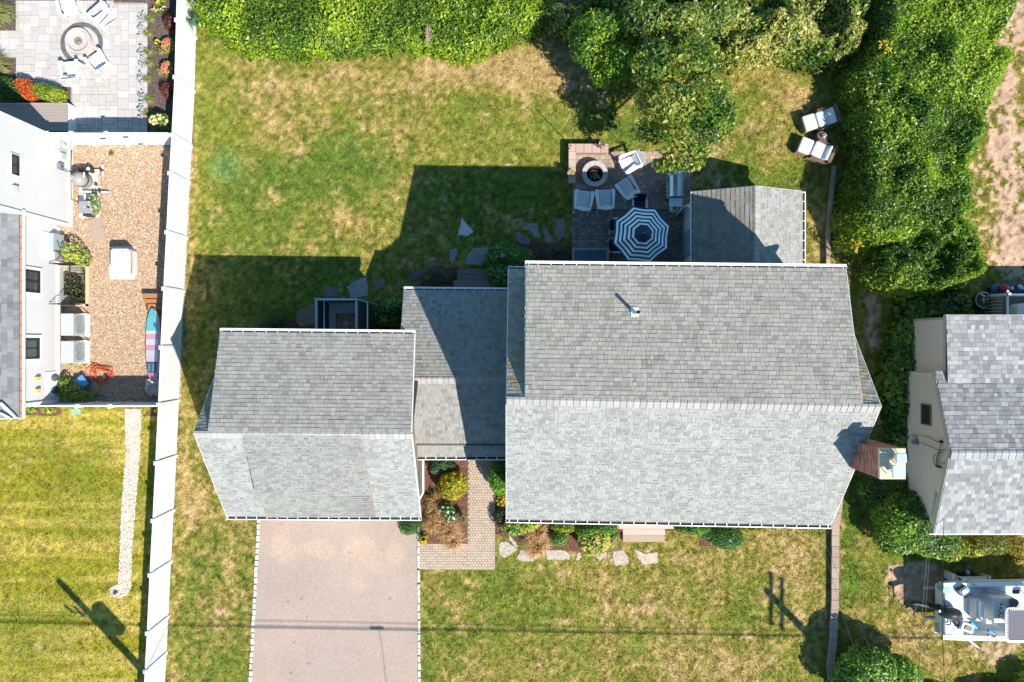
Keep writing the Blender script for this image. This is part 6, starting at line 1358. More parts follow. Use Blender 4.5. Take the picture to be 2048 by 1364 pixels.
for i in range(len(rows) - 1):
    for j in range(8):
        c = (.16, .40, .40) if j in (0, 7) else (.66, .67, .67)
        m.add([rows[i][j], rows[i][j + 1], rows[i + 1][j + 1], rows[i + 1][j]], [(3, 2, 1, 0)], c, True)
m.add(rows[0], [tuple(range(9))], (.28, .45, .46)); hull = m.build('hull', M('gelcoat', attr=True, rough=.25, nscale=2, namp=.03), boat)
m = MB(); inn = []
for f in st_n:
    w_ = hull_w(f); x = xs0 + Lb * f + (.02 if f == 0 else 0); gw2 = .17 if f > .1 else .17; sh = .18 * max(0, f - .4); wi = max(.02, w_ - gw2)
    inn.append([Vector((x, ymid + w_, zg + sh)), Vector((x, ymid + wi, zg + sh + .015)), Vector((x, ymid + wi - .02, .72)), Vector((x, ymid - wi + .02, .72)), Vector((x, ymid - wi, zg + sh + .015)), Vector((x, ymid - w_, zg + sh))])
for i in range(len(inn) - 1):
    for j in range(5): m.add([inn[i][j], inn[i][j + 1], inn[i + 1][j + 1], inn[i + 1][j]], [(0, 1, 2, 3)], (.68, .69, .69) if j != 2 else (.60, .62, .63))
m.add([inn[0][1], inn[0][2], inn[0][3], inn[0][4]], [(0, 1, 2, 3)], (.66, .67, .68)); m.build('deck', MATS['gelcoat'], boat)
def bx(name, pxa, pxb, pya, pyb, z0, z1, col, mat=None, r=.04):
    zc_ = z1; x0_, x1_, y0_, y1_ = gx(pxa, zc_), gx(pxb, zc_), gy(pyb, zc_), gy(pya, zc_); m = MB(); vs, fs = roundbox((x0_ + x1_) / 2, (y0_ + y1_) / 2, z0, abs(x1_ - x0_), abs(y1_ - y0_), z1 - z0, r); m.add(vs, fs, col); return m.build(name, mat or PAINT, boat)
bx('transom_seat', 1891, 1927, 1172, 1276, .73, 1.22, (.68, .69, .69)); bx('splash_well', 1886, 1903, 1176, 1186, .9, 1.27, (.15, .40, .40))
bx('leaning_post', 1953, 1966, 1200, 1242, .73, 1.42, (.56, .56, .53)); bx('seat_back', 1962, 1968, 1206, 1243, 1.3, 1.6, (.66, .66, .64)); bx('console', 1988, 2030, 1196, 1246, .73, 1.50, (.60, .60, .57)); bx('bench', 1925, 1936, 1196, 1232, .73, .95, (.62, .66, .68)); bx('forward_box', 1972, 1984, 1220, 1248, .73, .98, (.68, .7, .7))
bx('screen', 2001, 2005, 1208, 1217, 1.5, 1.53, (.03, .03, .04), r=.01); bx('cleat', 2026, 2040, 1180, 1188, 1.25, 1.30, (.06, .06, .06), r=.02); bx('hatch', 2027, 2042, 1174, 1182, 1.25, 1.29, (.66, .68, .7), r=.02)
q = P(2027, 1204, 1.55); m = MB(); m.cyl(q.x, q.y, 1.0, 1.62, .13, .15, 16, (.13, .09, .09)); m.cyl(q.x, q.y, 1.62, 1.63, .15, .15, 16, (.09, .08, .12)); m.build('bucket', PAINT, boat)
m = MB(); m.col = (.04, .045, .05)
for i in range(4): m.tube([P(2016 + 22 * t + 3 * math.sin(9 * t + i), 1212 + 3 * i + 4 * math.cos(11 * t + i), 1.52 + .03 * i) for t in np.linspace(0, 1, 14)], .014, 5)
m.build('rope', PAINT, boat)
m = MB(); m.tube([P(1996, 1219, 1.6), P(2001, 1226, 1.66), P(2008, 1228, 1.6)], .02, 6, (.06, .06, .06)); m.tube([P(2002, 1236, 1.6), P(2010, 1240, 1.6)], .02, 6, (.5, .52, .52)); m.lathe(P(2003, 1232, 0).x * .945, P(2003, 1232, 0).y * .945, [(.17, 1.60), (.18, 1.62), (.17, 1.64)], 16, (.04, .04, .04)); m.build('steering_wheel', PAINT, boat)
# outboard
ob = thing('outboard_motor', 'black outboard motor tilted up over the transom of the boat', 'outboard motor', P(1900, 1222, 0))
ctr = P(1902, 1227, 1.5); m = MB()
m.ellipsoid((ctr.x, ctr.y, 1.45), (.42, .25, .28), 16, 10, (.022, .026, .032), rz=-.12); m.box(ctr.x - .1, ctr.y - .02, 1.25, .45, .3, .25, rz=-.12, col=(.02, .025, .04)); m.ellipsoid((ctr.x + .24, ctr.y + .0, 1.5), (.16, .18, .22), 12, 8, (.045, .06, .06)); m.build('cowling', M('motor_gloss', attr=True, rough=.25, nscale=3, namp=.05), ob)
p0, p1 = P(1888, 1217, 1.1), P(1832, 1207, .75); m = MB(); m.tube([p0, p0.lerp(p1, .4), p1], .15, 8, (.018, .02, .022), r2=.07); d = (p1 - p0).normalized(); m.tube([p1, p1 + Vector((-.03, -.5, -.1))], .05, 8, (.03, .03, .032), r2=.02); m.ellipsoid(p1, (.22, .1, .08), 10, 6, (.02, .02, .022)); m.build('lower_unit', PAINT, ob)
m = MB()
for (a, b) in ((1885, 1226), (1896, 1228)): q = P(a, b, 1.72); m.box(q.x, q.y, 1.5, .07, .09, .06, col=(.55, .57, .6))
m.build('decal', PAINT, ob); m = MB(); m.tube([P(1908, 1238, 1.3), P(1914, 1246, 1.35), P(1918, 1256, 1.3)], .07, 8, (.02, .02, .022)); m.tube([P(1899, 1236, 1.35), P(1902, 1248, 1.3), P(1893, 1250, 1.3)], .035, 6, (.1, .05, .05)); m.build('steering_arm', PAINT, ob)
ld = MB(); ld.col = (.60, .63, .66)
a0_, a1_ = P(1868, 1246, .9), P(1886, 1264, .9)
for yy in (1247, 1264): ld.tube([P(1868, yy, .9), P(1889, yy, .95)], .03, 6)
for i in range(5): x = 1870 + i * 3.2; ld.tube([P(x, 1247, .92), P(x, 1264, .92)], .018, 5, (.35, .34, .30))
ld.box((a0_.x + a1_.x) / 2 + .3, (a0_.y + a1_.y) / 2, .84, .12, .36, .05, col=(.4, .5, .52)); ld.build('swim_ladder', PAINT, boat)
m = MB(); m.col = (.62, .64, .64)
m.tube([P(1918, 1153, .9), P(1954, 1171, 1.35)], .03, 8, (.5, .54, .48)); m.build('rod_holder', PAINT, boat); m = MB(); m.tube([P(1932, 1276, 1.2), P(1958, 1296, .7)], .035, 8, (.6, .63, .65)); m.build('trailer_guide', PAINT, boat)
m = MB(); m.tube([P(1929, 1172, 1.4), P(1975, 1180, 1.45), P(2010, 1184, 1.45)], .018, 5, (.05, .06, .08)); m.tube([P(1975, 1181, 1.46), P(2012, 1185, 1.46)], .02, 5, (.55, .35, .28)); m.build('fishing_rod', PAINT, boat)
# trailer fender + wheel
tr = thing('boat_trailer', 'boat trailer with pale fender and wheel under the parked boat', 'trailer', P(1950, 1160)); m = MB(); p_ = P(1948, 1160, .75)
m.box(p_.x, p_.y, .70, 1.0, .26, .06, col=(.38, .44, .48)); m.box(p_.x - .55, p_.y, .35, .12, .26, .38, col=(.36, .42, .46), tilt=('Y', -.3)); m.box(p_.x + .55, p_.y, .35, .12, .26, .38, col=(.36, .42, .46), tilt=('Y', .3)); m.build('fender', PAINT, tr)
m = MB(); m.tube([(p_.x, p_.y - .1, .34), (p_.x, p_.y + .12, .34)], .33, 20, (.02, .02, .02)); m.build('wheel', PAINT, tr); m = MB()
for s_ in (-.6, .6): m.box(xs0 + 3.0, ymid + s_, .3, 6.4, .08, .12, col=(.5, .52, .54))
m.box(p_.x, ymid, .32, .1, 2.6, .1, col=(.4, .42, .44)); m.build('frame', PAINT, tr); m = MB(); m.box(P(1907, 1156, .7).x, P(1907, 1156, .7).y, .2, .12, .3, .5, col=(.6, .62, .63)); m.build('light_bracket', PAINT, tr)
# coolers / bags / fenders aboard
def lidded(name, px, py, z, sx_, sy_, sz_, rz, col, lab, cat, lid=(.66, .67, .68)):
    q = P(px, py, z + sz_); t = thing(name, lab, cat, (q.x, q.y, z)); m = MB(); vs, fs = roundbox(q.x, q.y, z, sx_, sy_, sz_, .06, rz); m.add(vs, fs, col); m.build('body', PAINT, t)
    m = MB(); vs, fs = roundbox(q.x, q.y, z + sz_ + .003, sx_ * .55, sy_ * .55, .03, .04, rz); m.add(vs, fs, lid); m.build('lid_pad', PAINT, t); m = MB(); u_ = Vector((math.cos(rz), math.sin(rz), 0)) * sx_ * .42; m.box(q.x + u_.x, q.y + u_.y, z + sz_ + .001, .05, sy_ * .6, .012, rz=rz, col=(.03, .42, .58)); m.build('stripe', PAINT, t)
lidded('cooler', 1936, 1256, 1.25, .52, .34, .26, -.35, (.64, .65, .66), 'white cooler with dark pad at the near corner of the boat stern', 'cooler', (.05, .055, .06))
lidded('cooler', 1929, 1183, 1.20, .40, .30, .25, .6, (.04, .07, .09), 'dark and white cooler at the far stern corner of the boat', 'cooler', (.62, .65, .66))
for (a, b, c, d, lab) in ((1941, 1244, 1954, 1257, 'blue boat fender lying beside the white cooler'), (1977, 1261, 1989, 1269, 'blue boat fender near the console')):
    p0, p1 = P(a, b, 1.3), P(c, d, 1.3); t = thing('boat_fender', lab, 'fender', (p0.x, p0.y, 1.2)); m = MB(); m.tube([p0, p0.lerp(p1, .15), p0.lerp(p1, .85), p1], .065, 8, (.02, .32, .46)); m.build('body', PAINT, t)
p0, p1 = P(1975, 1270, 1.3), P(1990, 1274, 1.3); t = thing('life_buoy_bag', 'red and white rolled bag on the boat\'s near side', 'bag', (p0.x, p0.y, 1.25)); m = MB(); m.tube([p0, p1], .05, 8, (.5, .07, .05)); m.tube([p0.lerp(p1, .2), p0.lerp(p1, .4)], .054, 8, (.6, .6, .6)); m.build('body', PAINT, t)
# T-top
zt2 = 2.3; x0_, y0_, y1_ = gx(2013, zt2), gy(1281, zt2), gy(1218, zt2); x1_ = x0_ + 2.1
tt = MB(); vs, fs = roundbox((x0_ + x1_) / 2, (y0_ + y1_) / 2, zt2, x1_ - x0_, y1_ - y0_, .03, .16); tt.add(vs, fs, (.115, .105, .125)); top = tt.build('canopy', MATS['canvas'], boat)
fr = MB(); r = .16; ring = []
for qx, qy, a0 in ((1, 1, 0), (-1, 1, 90), (-1, -1, 180), (1, -1, 270)):
    for i in range(6): a = R_(a0 + 18 * i); ring.append(Vector(((x0_ + x1_) / 2 + qx * ((x1_ - x0_) / 2 + .05 - r) + r * math.cos(a), (y0_ + y1_) / 2 + qy * ((y1_ - y0_) / 2 + .05 - r) + r * math.sin(a), zt2 + .02)))
fr.tube(ring + [ring[0]], .03, 8, (.7, .71, .71))
for sx_ in (.2, 1.9):
    for sy_ in (y0_ + .1, y1_ - .1): fr.tube([(x0_ + sx_, sy_, zt2), (x0_ + sx_ + .1, ymid + (sy_ - ymid) * .8, .75)], .025, 6, (.6, .61, .62))
fr.build('top_frame', PAINT, boat)
la = MB()
for i in range(26): x = x0_ + .12 + i * .08; la.box(x, y1_ - .005, zt2 + .03, .03, .055, .02, col=(.72, .72, .72)); la.box(x, y0_ + .005, zt2 + .03, .03, .055, .02, col=(.72, .72, .72))
for i in range(14): y = y0_ + .1 + i * .085; la.box(x0_ + .005, y, zt2 + .03, .055, .03, .02, col=(.72, .72, .72))
la.build('lacing', PAINT, boat, kind='stuff')
# wooden platform, log bin and kayak top right
dk2 = thing('deck', 'brown timber deck with white rail post behind the tan house', 'deck', P(2010, 615)); z = .8
for i in range(7):
    m = MB(); y = gy(590 + i * 6.2, z); k = RNG.uniform(.8, 1.15); m.box((gx(1990, z) + 22.5) / 2, y - .05, z - .04, 22.5 - gx(1990, z), .112, .04, col=(.14 * k, .105 * k, .075 * k)); m.build('deck_board', WOOD, dk2)
m = MB(); m.col = (.5, .47, .42)
for i in range(7): y = gy(590 + i * 6.5, 1.1); m.box(gx(1996, 1.2), y, .1, .03, .03, 1.3)
m.box(gx(1992, 1.0), gy(610, .8), .0, .06, 1.0, .78, col=(.10, .09, .07)); m.build('baluster', WOOD, dk2, kind='stuff')
m = MB(); m.col = (.68, .66, .62); zr = 1.8; m.box(gx(2016, zr), (gy(587, zr) + gy(634, zr)) / 2, zr - .05, .07, 1.15, .05); m.box((gx(2014, zr) + 22.3) / 2, gy(590, zr), zr - .05, 22.3 - gx(2014, zr), .08, .05, col=(.7, .69, .66)); m.box(gx(2018, zr), gy(588, zr), .1, .1, .1, 1.75); m.build('rail', PAINT, dk2)
q = P(2045, 622, 1.2); hb = thing('patio_cover', 'rounded white cloth cover on the deck at the right edge', 'cover', (q.x, q.y, .8)); m = MB(); vs, fs = roundbox(q.x + .35, q.y - .1, .8, 1.2, .8, .45, .22, dome=.03); m.add(vs, fs, (.62, .60, .57)); m.build('cloth', PAINT, hb)
q = P(1967, 600, .7); lt = thing('round_table', 'round glass topped table with pale things on it by the hedge', 'table', (q.x, q.y, 0)); m = MB(); m.lathe(q.x, q.y, [(.30, .66), (.325, .68), (.325, .71), (.30, .71)], 30, (.35, .38, .42)); m.build('rim', METAL, lt)
m = MB(); m.cyl(q.x, q.y, .0, .66, .22, .29, 24, (.05, .045, .05)); m.build('base', PAINT, lt)
fw = thing('log_pile', 'pale split logs heaped in the round metal tub by the right hand deck', 'firewood', (q.x, q.y, .67)); rr = random.Random(4)
for i in range(10): a = rr.uniform(0, 6.28); r = rr.uniform(.02, .17); b = rr.uniform(0, 3.14); m = MB(); m.box(q.x + r * math.cos(a), q.y + r * math.sin(a), .67 + .012 * i, rr.uniform(.15, .26), rr.uniform(.05, .1), .05, rz=b, col=rr.choice([(.45, .33, .27), (.55, .48, .42), (.28, .18, .14), (.12, .07, .05)])); m.build('log', WOOD, fw)
q = P(2015, 578, .5); ky = thing('kayak', 'dark blue and black kayak with red bag in its cockpit at the right edge', 'kayak', (q.x, q.y, 0)); m = MB()
pr_ = [(-1.0, .06), (-.92, .17), (-.6, .27), (0, .33), (.8, .33), (1.5, .2), (1.8, .03)]; ks = []
for x, w_ in pr_:
    ks.append([Vector((q.x + .45 + x, q.y + .02 + w_ * math.cos(a), .20 + .22 * math.sin(a) * (.5 + w_))) for a in np.linspace(0, 6.283, 13)[:-1]])
for i in range(len(ks) - 1):
    for j in range(12): m.add([ks[i][j], ks[i][(j + 1) % 12], ks[i + 1][(j + 1) % 12], ks[i + 1][j]], [(0, 1, 2, 3)], (.03, .10, .14) if i < 2 else (.03, .045, .055), True)
m.build('hull', PAINT, ky)
rb_ = thing('red_bag', 'crumpled red and white bag lying in the kayak', 'bag', (q.x - .08, q.y, .3)); vs, fs = bumpy((q.x - .08, q.y + .03, .42), (.23, .15, .12), 9, .35); m = MB(); m.add(vs, fs, (.50, .02, .035)); vs, fs = bumpy((q.x - .02, q.y + .06, .49), (.12, .06, .06), 3, .4); m.add(vs, fs, (.5, .45, .5)); m.build('bag', PAINT, rb_)
m = MB(); m.box(q.x + .26, q.y + .05, .39, .10, .13, .03, col=(.6, .6, .62)); m.ellipsoid((q.x + .6, q.y + .08, .40), (.15, .1, .03), 10, 4, (.55, .5, .5), rz=-.5); m.build('seat', PAINT, ky)

# ================================================================== UTILITY POLES AND WIRES (their shadows cross the lawns)
def shadow_to(px, py, h): q = P(px, py); return Vector((q.x + SX * h, q.y + SY * h, h))
hp = 9.2
def pole(tip_px, tip_py, lab, hp_):
    t = shadow_to(tip_px, tip_py, hp_); b = Vector((t.x, t.y, -.1)); th = thing('utility_pole', lab, 'utility pole', (t.x, t.y, 0)); m = MB(); m.tube([b, t], .2, 10, (.16, .12, .09), r2=.13); m.build('post', WOOD, th); return th, t
up1, tp1 = pole(117, 1161, 'wooden utility pole with transformer can, standing beyond the lower left edge', 9.6)
m = MB(); m.cyl(tp1.x + .1, tp1.y + .50, 6.1, 7.3, .30, .30, 16, (.3, .3, .3)); m.build('transformer', PAINT, up1)
m = MB(); m.col = (.1, .1, .1); m.tube([(tp1.x, tp1.y, 7.6), (tp1.x - .75, tp1.y + .15, 7.6)], .03, 5); m.tube([(tp1.x - .75, tp1.y + .15, 7.5), (tp1.x - .9, tp1.y + .2, 7.9)], .06, 6); m.tube([(tp1.x - .45, tp1.y + .1, 7.4), (tp1.x - .45, tp1.y + .1, 7.95)], .06, 6); m.build('insulator', PAINT, up1)
up2, tp2 = pole(1532, 1180, 'wooden utility pole with two crossarms, standing beyond the lower right edge', 9.6)
for i, (dz_, ox_) in enumerate(((.55, .0), (.85, .0))):
    z = 9.6 - dz_; m = MB(); m.box(tp2.x + (.12 if i else -.12), tp2.y + .0, z, .10, 2.15, .13, col=(.18, .14, .1)); ca_ = m.build('crossarm', WOOD, up2)
    m = MB()
    for k in (-.95, -.55, .55, .95): m.cyl(tp2.x + (.12 if i else -.12), tp2.y + k, z + .13, z + .26, .05, .035, 8, (.3, .3, .32))
    m.build('insulator', PAINT, ca_)
def wire(name, lab, a, b, sag, r=.012, col=(.03, .03, .03), n=18, cat='wire', grp=None):
    a, b = Vector(a), Vector(b); t = thing(name, lab, cat, (a.x, a.y, 0), group=grp); m = MB(); pts = [a.lerp(b, i / n) - up * (sag * 4 * (i / n) * (1 - i / n)) for i in range(n + 1)]; m.tube(pts, r, 5, col); m.build('cable', PAINT, t); return pts
for i, (s0, s1, h0, r, lab) in enumerate(((1236, 1262, 8.4, .015, 'uppermost overhead wire whose thin shadow crosses the driveway'), (1246, 1270, 7.4, .016, 'middle overhead wire whose shadow crosses the driveway'), (1250, 1273, 6.8, .023, 'thickest overhead cable whose dark shadow crosses the driveway'))):
    a, b = shadow_to(300 if i else 330, s0, h0), shadow_to(1625, s1, h0); d = (b - a); wire('overhead_wire', lab, a - d * .35, b + d * .35, .0, r, n=8, grp='overhead wires along the street')
a, b = shadow_to(757, 1254, 6.8), shadow_to(775, 1420, 5.6); wire('overhead_wire', 'overhead wire branching off towards the street, its shadow running down the driveway', a, b, .1, .011, grp='overhead wires along the street')
cl_ = thing('splice_box', 'small black splice box hanging on the overhead cable', 'splice box', (a.x, a.y, 6.7)); m = MB(); m.tube([a + Vector((-.35, 0, -.03)), a + Vector((.15, 0, -.03))], .07, 8, (.03, .03, .03)); m.build('box', PAINT, cl_)
wire('service_wire', 'thin grey service wire dropping from the front gutter towards the lower right', P(1636, 1052, 4.3), P(1795, 1420, 6.5), .12, .0065, (.07, .07, .07), grp=None)
wire('service_wire', 'second thin grey wire beside the retaining wall', P(1640, 1060, 4.2), P(1745, 1400, 5.2), .3, .005, (.07, .07, .07))
wire('service_wire', 'thin dark wire from the tan house wall running down past the boat stern', P(1895, 936, 2.6), P(1892, 1420, 5.5), .25, .010)
wire('service_wire', 'left one of the pair of thin wires from the tan house', P(1878, 936, 2.4), P(1836, 1420, 5.5), .25, .009, (.15, .15, .13)); wire('service_wire', 'right one of the pair of thin wires from the tan house', P(1880, 936, 2.45), P(1846, 1420, 5.6), .25, .008, (.15, .15, .13))

# ================================================================== PLANTING
def nz(x, y, sc, seed): return fbm(x, y, sc, seed, 3)
def outpoly(pts, h=2.0): return [(gx(a, h if a > 1890 else 0), gy(b, h if a > 1890 else 0)) for a, b in pts]
# ivy bank along the top edge
T1 = pxpoly([(370, -60), (1150, -60), (1145, 20), (1085, 75), (1040, 88), (990, 112), (945, 132), (905, 130), (850, 112), (800, 116), (765, 112), (690, 122), (620, 128), (560, 128), (500, 122), (462, 104), (440, 80), (420, 55), (380, 20)])
mass('ivy_hedge', 'long low ivy covered hedge along the top edge of the back lawn', 'hedge', T1, lambda x, y: .5 + .75 * nz(x, y, 2.0, 3) + .45 * nz(x, y, .5, 4), 560, .095, [(.05, .10, .012), (.09, .17, .014), (.13, .22, .016), (.18, .27, .022)], edge=.5, seed=8)
T2 = pxpoly([(1060, 30), (1100, -60), (1720, -60), (1700, 130), (1650, 150), (1600, 150), (1560, 140), (1500, 150), (1440, 160), (1330, 130), (1290, 150), (1265, 195), (1225, 190), (1190, 150), (1165, 120), (1130, 95), (1090, 70)])
mass('thicket', 'wild thicket of mixed pale and dark brush along the top right of the lawn', 'thicket', T2, lambda x, y: .45 + 3.6 * np.clip(nz(x, y, 1.5, 13) - .33, 0, 1) + .8 * nz(x, y, .45, 14), 520, .12, [(.03, .07, .014), (.055, .11, .02), (.10, .16, .03), (.17, .21, .06), (.24, .25, .11)], edge=.5, seed=19, sc=1.1, stems=14, var=.35)
T3 = outpoly([(1660, 180), (1700, 110), (1700, -60), (2060, -60), (2038, 60), (2020, 150), (1990, 240), (1960, 300), (1958, 350), (1962, 420), (1900, 470), (1780, 500), (1700, 520), (1664, 500), (1652, 440), (1675, 380), (1680, 330), (1672, 280), (1680, 230)])
mass('vine_thicket', 'broad vine smothered tall hedge on the right of the lawn', 'hedge', T3, lambda x, y: 1.3 + 1.2 * nz(x, y, 2.8, 23) + 1.5 * np.clip(nz(x, y, 1.1, 24) - .38, 0, 1) + .35 * nz(x, y, .35, 25) - 2.3 * np.exp(-(((x - gx(1935)) / .5) ** 2 + ((y - gy(110)) / .45) ** 2)), 800, .085, [(.04, .085, .012), (.07, .14, .016), (.11, .20, .018), (.16, .25, .028)], edge=.7, seed=29, stems=14)
T4 = outpoly([(1690, 500), (1760, 450), (1900, 420), (1965, 430), (1975, 500), (1985, 540), (1960, 560), (1900, 580), (1850, 590), (1790, 600), (1735, 590), (1705, 560)])
mass('thicket', 'bushy green thicket above the tan house, lowest part of the right hand greenery', 'thicket', T4, lambda x, y: .6 + 2.2 * nz(x, y, 1.0, 33) + .6 * nz(x, y, .35, 34), 760, .09, [(.03, .075, .012), (.06, .13, .016), (.10, .18, .018), (.16, .24, .03)], edge=.5, seed=37, stems=10)
# goldenrod and pale dead patches
for (px, py, lab) in ((1710, 492, 'yellow goldenrod clump at the lower left of the vine thicket'), (1768, 95, 'yellow flowering clump high on the vine thicket'), (1158, 42, 'yellowing sprig at the upper edge of the thicket')):
    q = P(px, py, 2.1 if px > 1700 else 1.4); t = thing('goldenrod', lab, 'wild flower', (q.x, q.y, 0)); hz = q.z; m = MB(); m.col = (.06, .1, .02)
    for i in range(14):
        a = RNG.uniform(0, 6.28); r = RNG.uniform(.05, .28); e = Vector((q.x + r * math.cos(a), q.y + r * math.sin(a), hz + RNG.uniform(0, .2))); m.tube([(q.x, q.y, .2), e], .006, 3)
        for k in range(3): m.ellipsoid(e + Vector((RNG.uniform(-.05, .05), RNG.uniform(-.05, .05), .02)), (.045, .03, .03), 6, 3, (.48, .34, .02), rz=a)
    m.build('flower_stems', PAINT, t)
q = P(1130, 12, .3); t = thing('brush_pile', 'heap of dry tan branches and dead leaves at the top edge between hedge and thicket', 'brush pile', (q.x, q.y, 0)); m = MB()
for i in range(170): a = RNG.uniform(0, 3.14); x, y = q.x + RNG.gauss(0, .45), q.y + RNG.gauss(0, .2); L_ = RNG.uniform(.15, .5); z = .3 + RNG.uniform(0, .9); m.tube([(x - L_ * math.cos(a), y - L_ * math.sin(a) * .6, z), (x + L_ * math.cos(a), y + L_ * math.sin(a) * .6, z + RNG.uniform(-.1, .15))], .014, 4, RNG.choice([(.42, .30, .22), (.5, .38, .3), (.3, .2, .15)]))
m.build('branches', WOOD, t, kind='stuff')
for (px, py, z, lab) in ((1600, 48, 1.9, 'bleached dead brush sticking out of the upper thicket'), (1572, 62, 2.0, 'smaller pale dead twigs left of the bleached brush in the upper thicket'), (1374, 62, 2.6, 'rusty dead branch tips in the middle of the top thicket'), (857, 73, 1.1, 'narrow strip of pale dead twigs in the ivy hedge')):
    if not lab: continue
    q = P(px, py, z); t = thing('dead_brush', lab, 'brush', (q.x, q.y, 0)); m = MB()
    for i in range(60): a = RNG.uniform(0, 3.14); x, y = q.x + RNG.gauss(0, .18 if px > 1000 else .04), q.y + RNG.gauss(0, .18); m.tube([(x - .1 * math.cos(a), y - .1 * math.sin(a), z), (x + .12 * math.cos(a), y + .12 * math.sin(a), z + .12)], .009, 3, (.48, .36, .22))
    m.tube([(q.x, q.y, 0), (q.x, q.y, z)], .02, 4, (.2, .15, .1)); m.build('twigs', WOOD, t, kind='stuff')
# trees
def tree(name, lab, px, py, blobs_px, hgt, dens, size, pal, seed, sc=.8, group=None, trunkr=.12, jit=.8):
    b = P(px, py); t = thing(name, lab, 'tree', b, group=group); blobs = [pb(*q) for q in blobs_px]
    V, Ft, cc = blob_leaves(blobs, dens, size, pal, jit, seed, .35, low=-.9, sc=sc, var=.3); link('crown', mesh_np('crown', V, Ft, cc), t, LEAF)
    m = MB(); m.tube([b, b + Vector((.05, .05, hgt * .35)), b + Vector((0, 0, hgt * .6))], trunkr, 9, (.14, .11, .085), r2=trunkr * .6); m.build('trunk', WOOD, t)
    m = MB()
    for q in blobs:
        e = Vector(q[:3]); s_ = b + Vector((0, 0, hgt * RNG.uniform(.3, .55))); mid = s_.lerp(e, .5) + Vector((0, 0, -.15)); m.tube([s_, mid, e], trunkr * .45, 6, (.15, .12, .09), r2=.02)
        for k in range(5):
            a = RNG.uniform(0, 6.28); f = e + Vector((q[3] * .85 * math.cos(a), q[4] * .85 * math.sin(a), q[5] * RNG.uniform(-.3, .5))); m.tube([mid.lerp(e, .6), mid.lerp(e, .8).lerp(f, .5), f], .022, 5, (.17, .13, .1), r2=.006)
    m.build('branches', WOOD, t); return t
TP = [(.024, .06, .012), (.045, .105, .016), (.075, .145, .02), (.11, .175, .028), (.16, .18, .05)]
tree('maple_tree', 'leafy tree leaning over the upper right corner of the patio and grill', 1350, 215, [(1390, 120, 4.6, 55, 42, .7), (1310, 130, 4.2, 46, 50, .8), (1420, 200, 4.8, 50, 50, .8), (1350, 210, 4.6, 50, 42, .8), (1390, 265, 4.4, 70, 42, .7), (1370, 310, 3.9, 48, 34, .55), (1440, 240, 4.2, 34, 36, .6), (1300, 200, 3.6, 30, 30, .5), (1300, 262, 3.4, 40, 26, .45), (1335, 330, 3.5, 30, 18, .3)], 4.2, 210, .115, TP, 61)
tree('small_tree', 'smaller bright green tree at the left end of the thicket, beside the dry tan patch', 1215, 150, [(1200, 60, 3.0, 44, 36, .8), (1180, 95, 2.7, 40, 36, .7), (1240, 120, 3.0, 40, 36, .7), (1215, 150, 2.4, 36, 26, .5), (1160, 70, 2.4, 26, 26, .5)], 3.0, 340, .10, [(.03, .08, .012), (.06, .14, .014), (.11, .2, .018), (.15, .24, .02)], 62, trunkr=.09)
tree('elm_tree', 'dark green tree in the middle of the top thicket', 1330, 60, [(1300, 40, 3.6, 55, 45, .8), (1370, 50, 3.8, 55, 45, .8), (1340, 90, 3.2, 40, 30, .6), (1430, 30, 3.4, 50, 36, .7)], 3.4, 300, .12, [(.025, .06, .014), (.05, .10, .02), (.09, .15, .03), (.17, .2, .07)], 63)
# right yard shrubs
shrub('shrub', 'big glossy round shrub at the lower left corner of the tan house', 'shrub', [pb(1825, 1035, 1.2, 62, 55, 1.0), pb(1800, 1070, .8, 48, 38, .7), pb(1865, 1075, .9, 50, 40, .7), pb(1780, 1030, .7, 36, 36, .5)], 620, .10, [(.02, .055, .012), (.04, .10, .014), (.07, .15, .018), (.13, .22, .03)], seed=71)
shrub('evergreen', 'dark pointed evergreen against the tan siding', 'evergreen', [pb(1845, 990, .9, 22, 26, .9), pb(1856, 1005, .7, 20, 24, .7), pb(1790, 985, .5, 36, 34, .5)], 700, .06, DEEP, seed=72)
shrub('shrub', 'lower yellowish shrub under the tan house eave, left of the boat canopy', 'shrub', [pb(1905, 1090, .5, 30, 16, .5), pb(1940, 1098, .4, 30, 14, .4), pb(1895, 1100, .5, 30, 22, .4)], 600, .09, [(.08, .12, .012), (.14, .18, .02), (.2, .22, .03), (.28, .26, .05)], seed=73, flowers=(24, .05, [(.5, .45, .08)], 'blossom'))
shrub('box_hedge', 'flat clipped square hedge block under the eave of the tan house', 'hedge', [pb(1995, 1088, .5, 26, 22, .35), pb(1965, 1090, .5, 24, 20, .35)], 700, .05, [(.09, .12, .012), (.12, .14, .014), (.15, .17, .02)], seed=74)
shrub('shrub', 'yellow leaved shrub at the right edge above the boat', 'shrub', [pb(2038, 1095, .5, 26, 20, .5), pb(2035, 1115, .4, 18, 18, .4)], 500, .08, [(.12, .14, .02), (.22, .2, .04), (.3, .22, .06)], seed=75)
shrub('shrub', 'large glossy shrub cut by the bottom edge beside the retaining wall', 'shrub', [pb(1740, 1335, 1.1, 60, 42, .9), pb(1700, 1350, .9, 30, 30, .7), pb(1785, 1350, 1.0, 50, 40, .8), pb(1725, 1375, 1.0, 60, 40, .8)], 620, .105, [(.022, .065, .014), (.045, .115, .018), (.08, .17, .024), (.14, .24, .05)], seed=76)
shrub('shrub', 'shrub tops poking in at the lower right corner of the photo', 'shrub', [pb(1995, 1400, .4, 70, 26, .4), pb(2060, 1372, .5, 30, 30, .4), pb(1860, 1402, .4, 60, 22, .35)], 560, .1, [(.04, .08, .014), (.08, .13, .02), (.13, .19, .03)], seed=77)
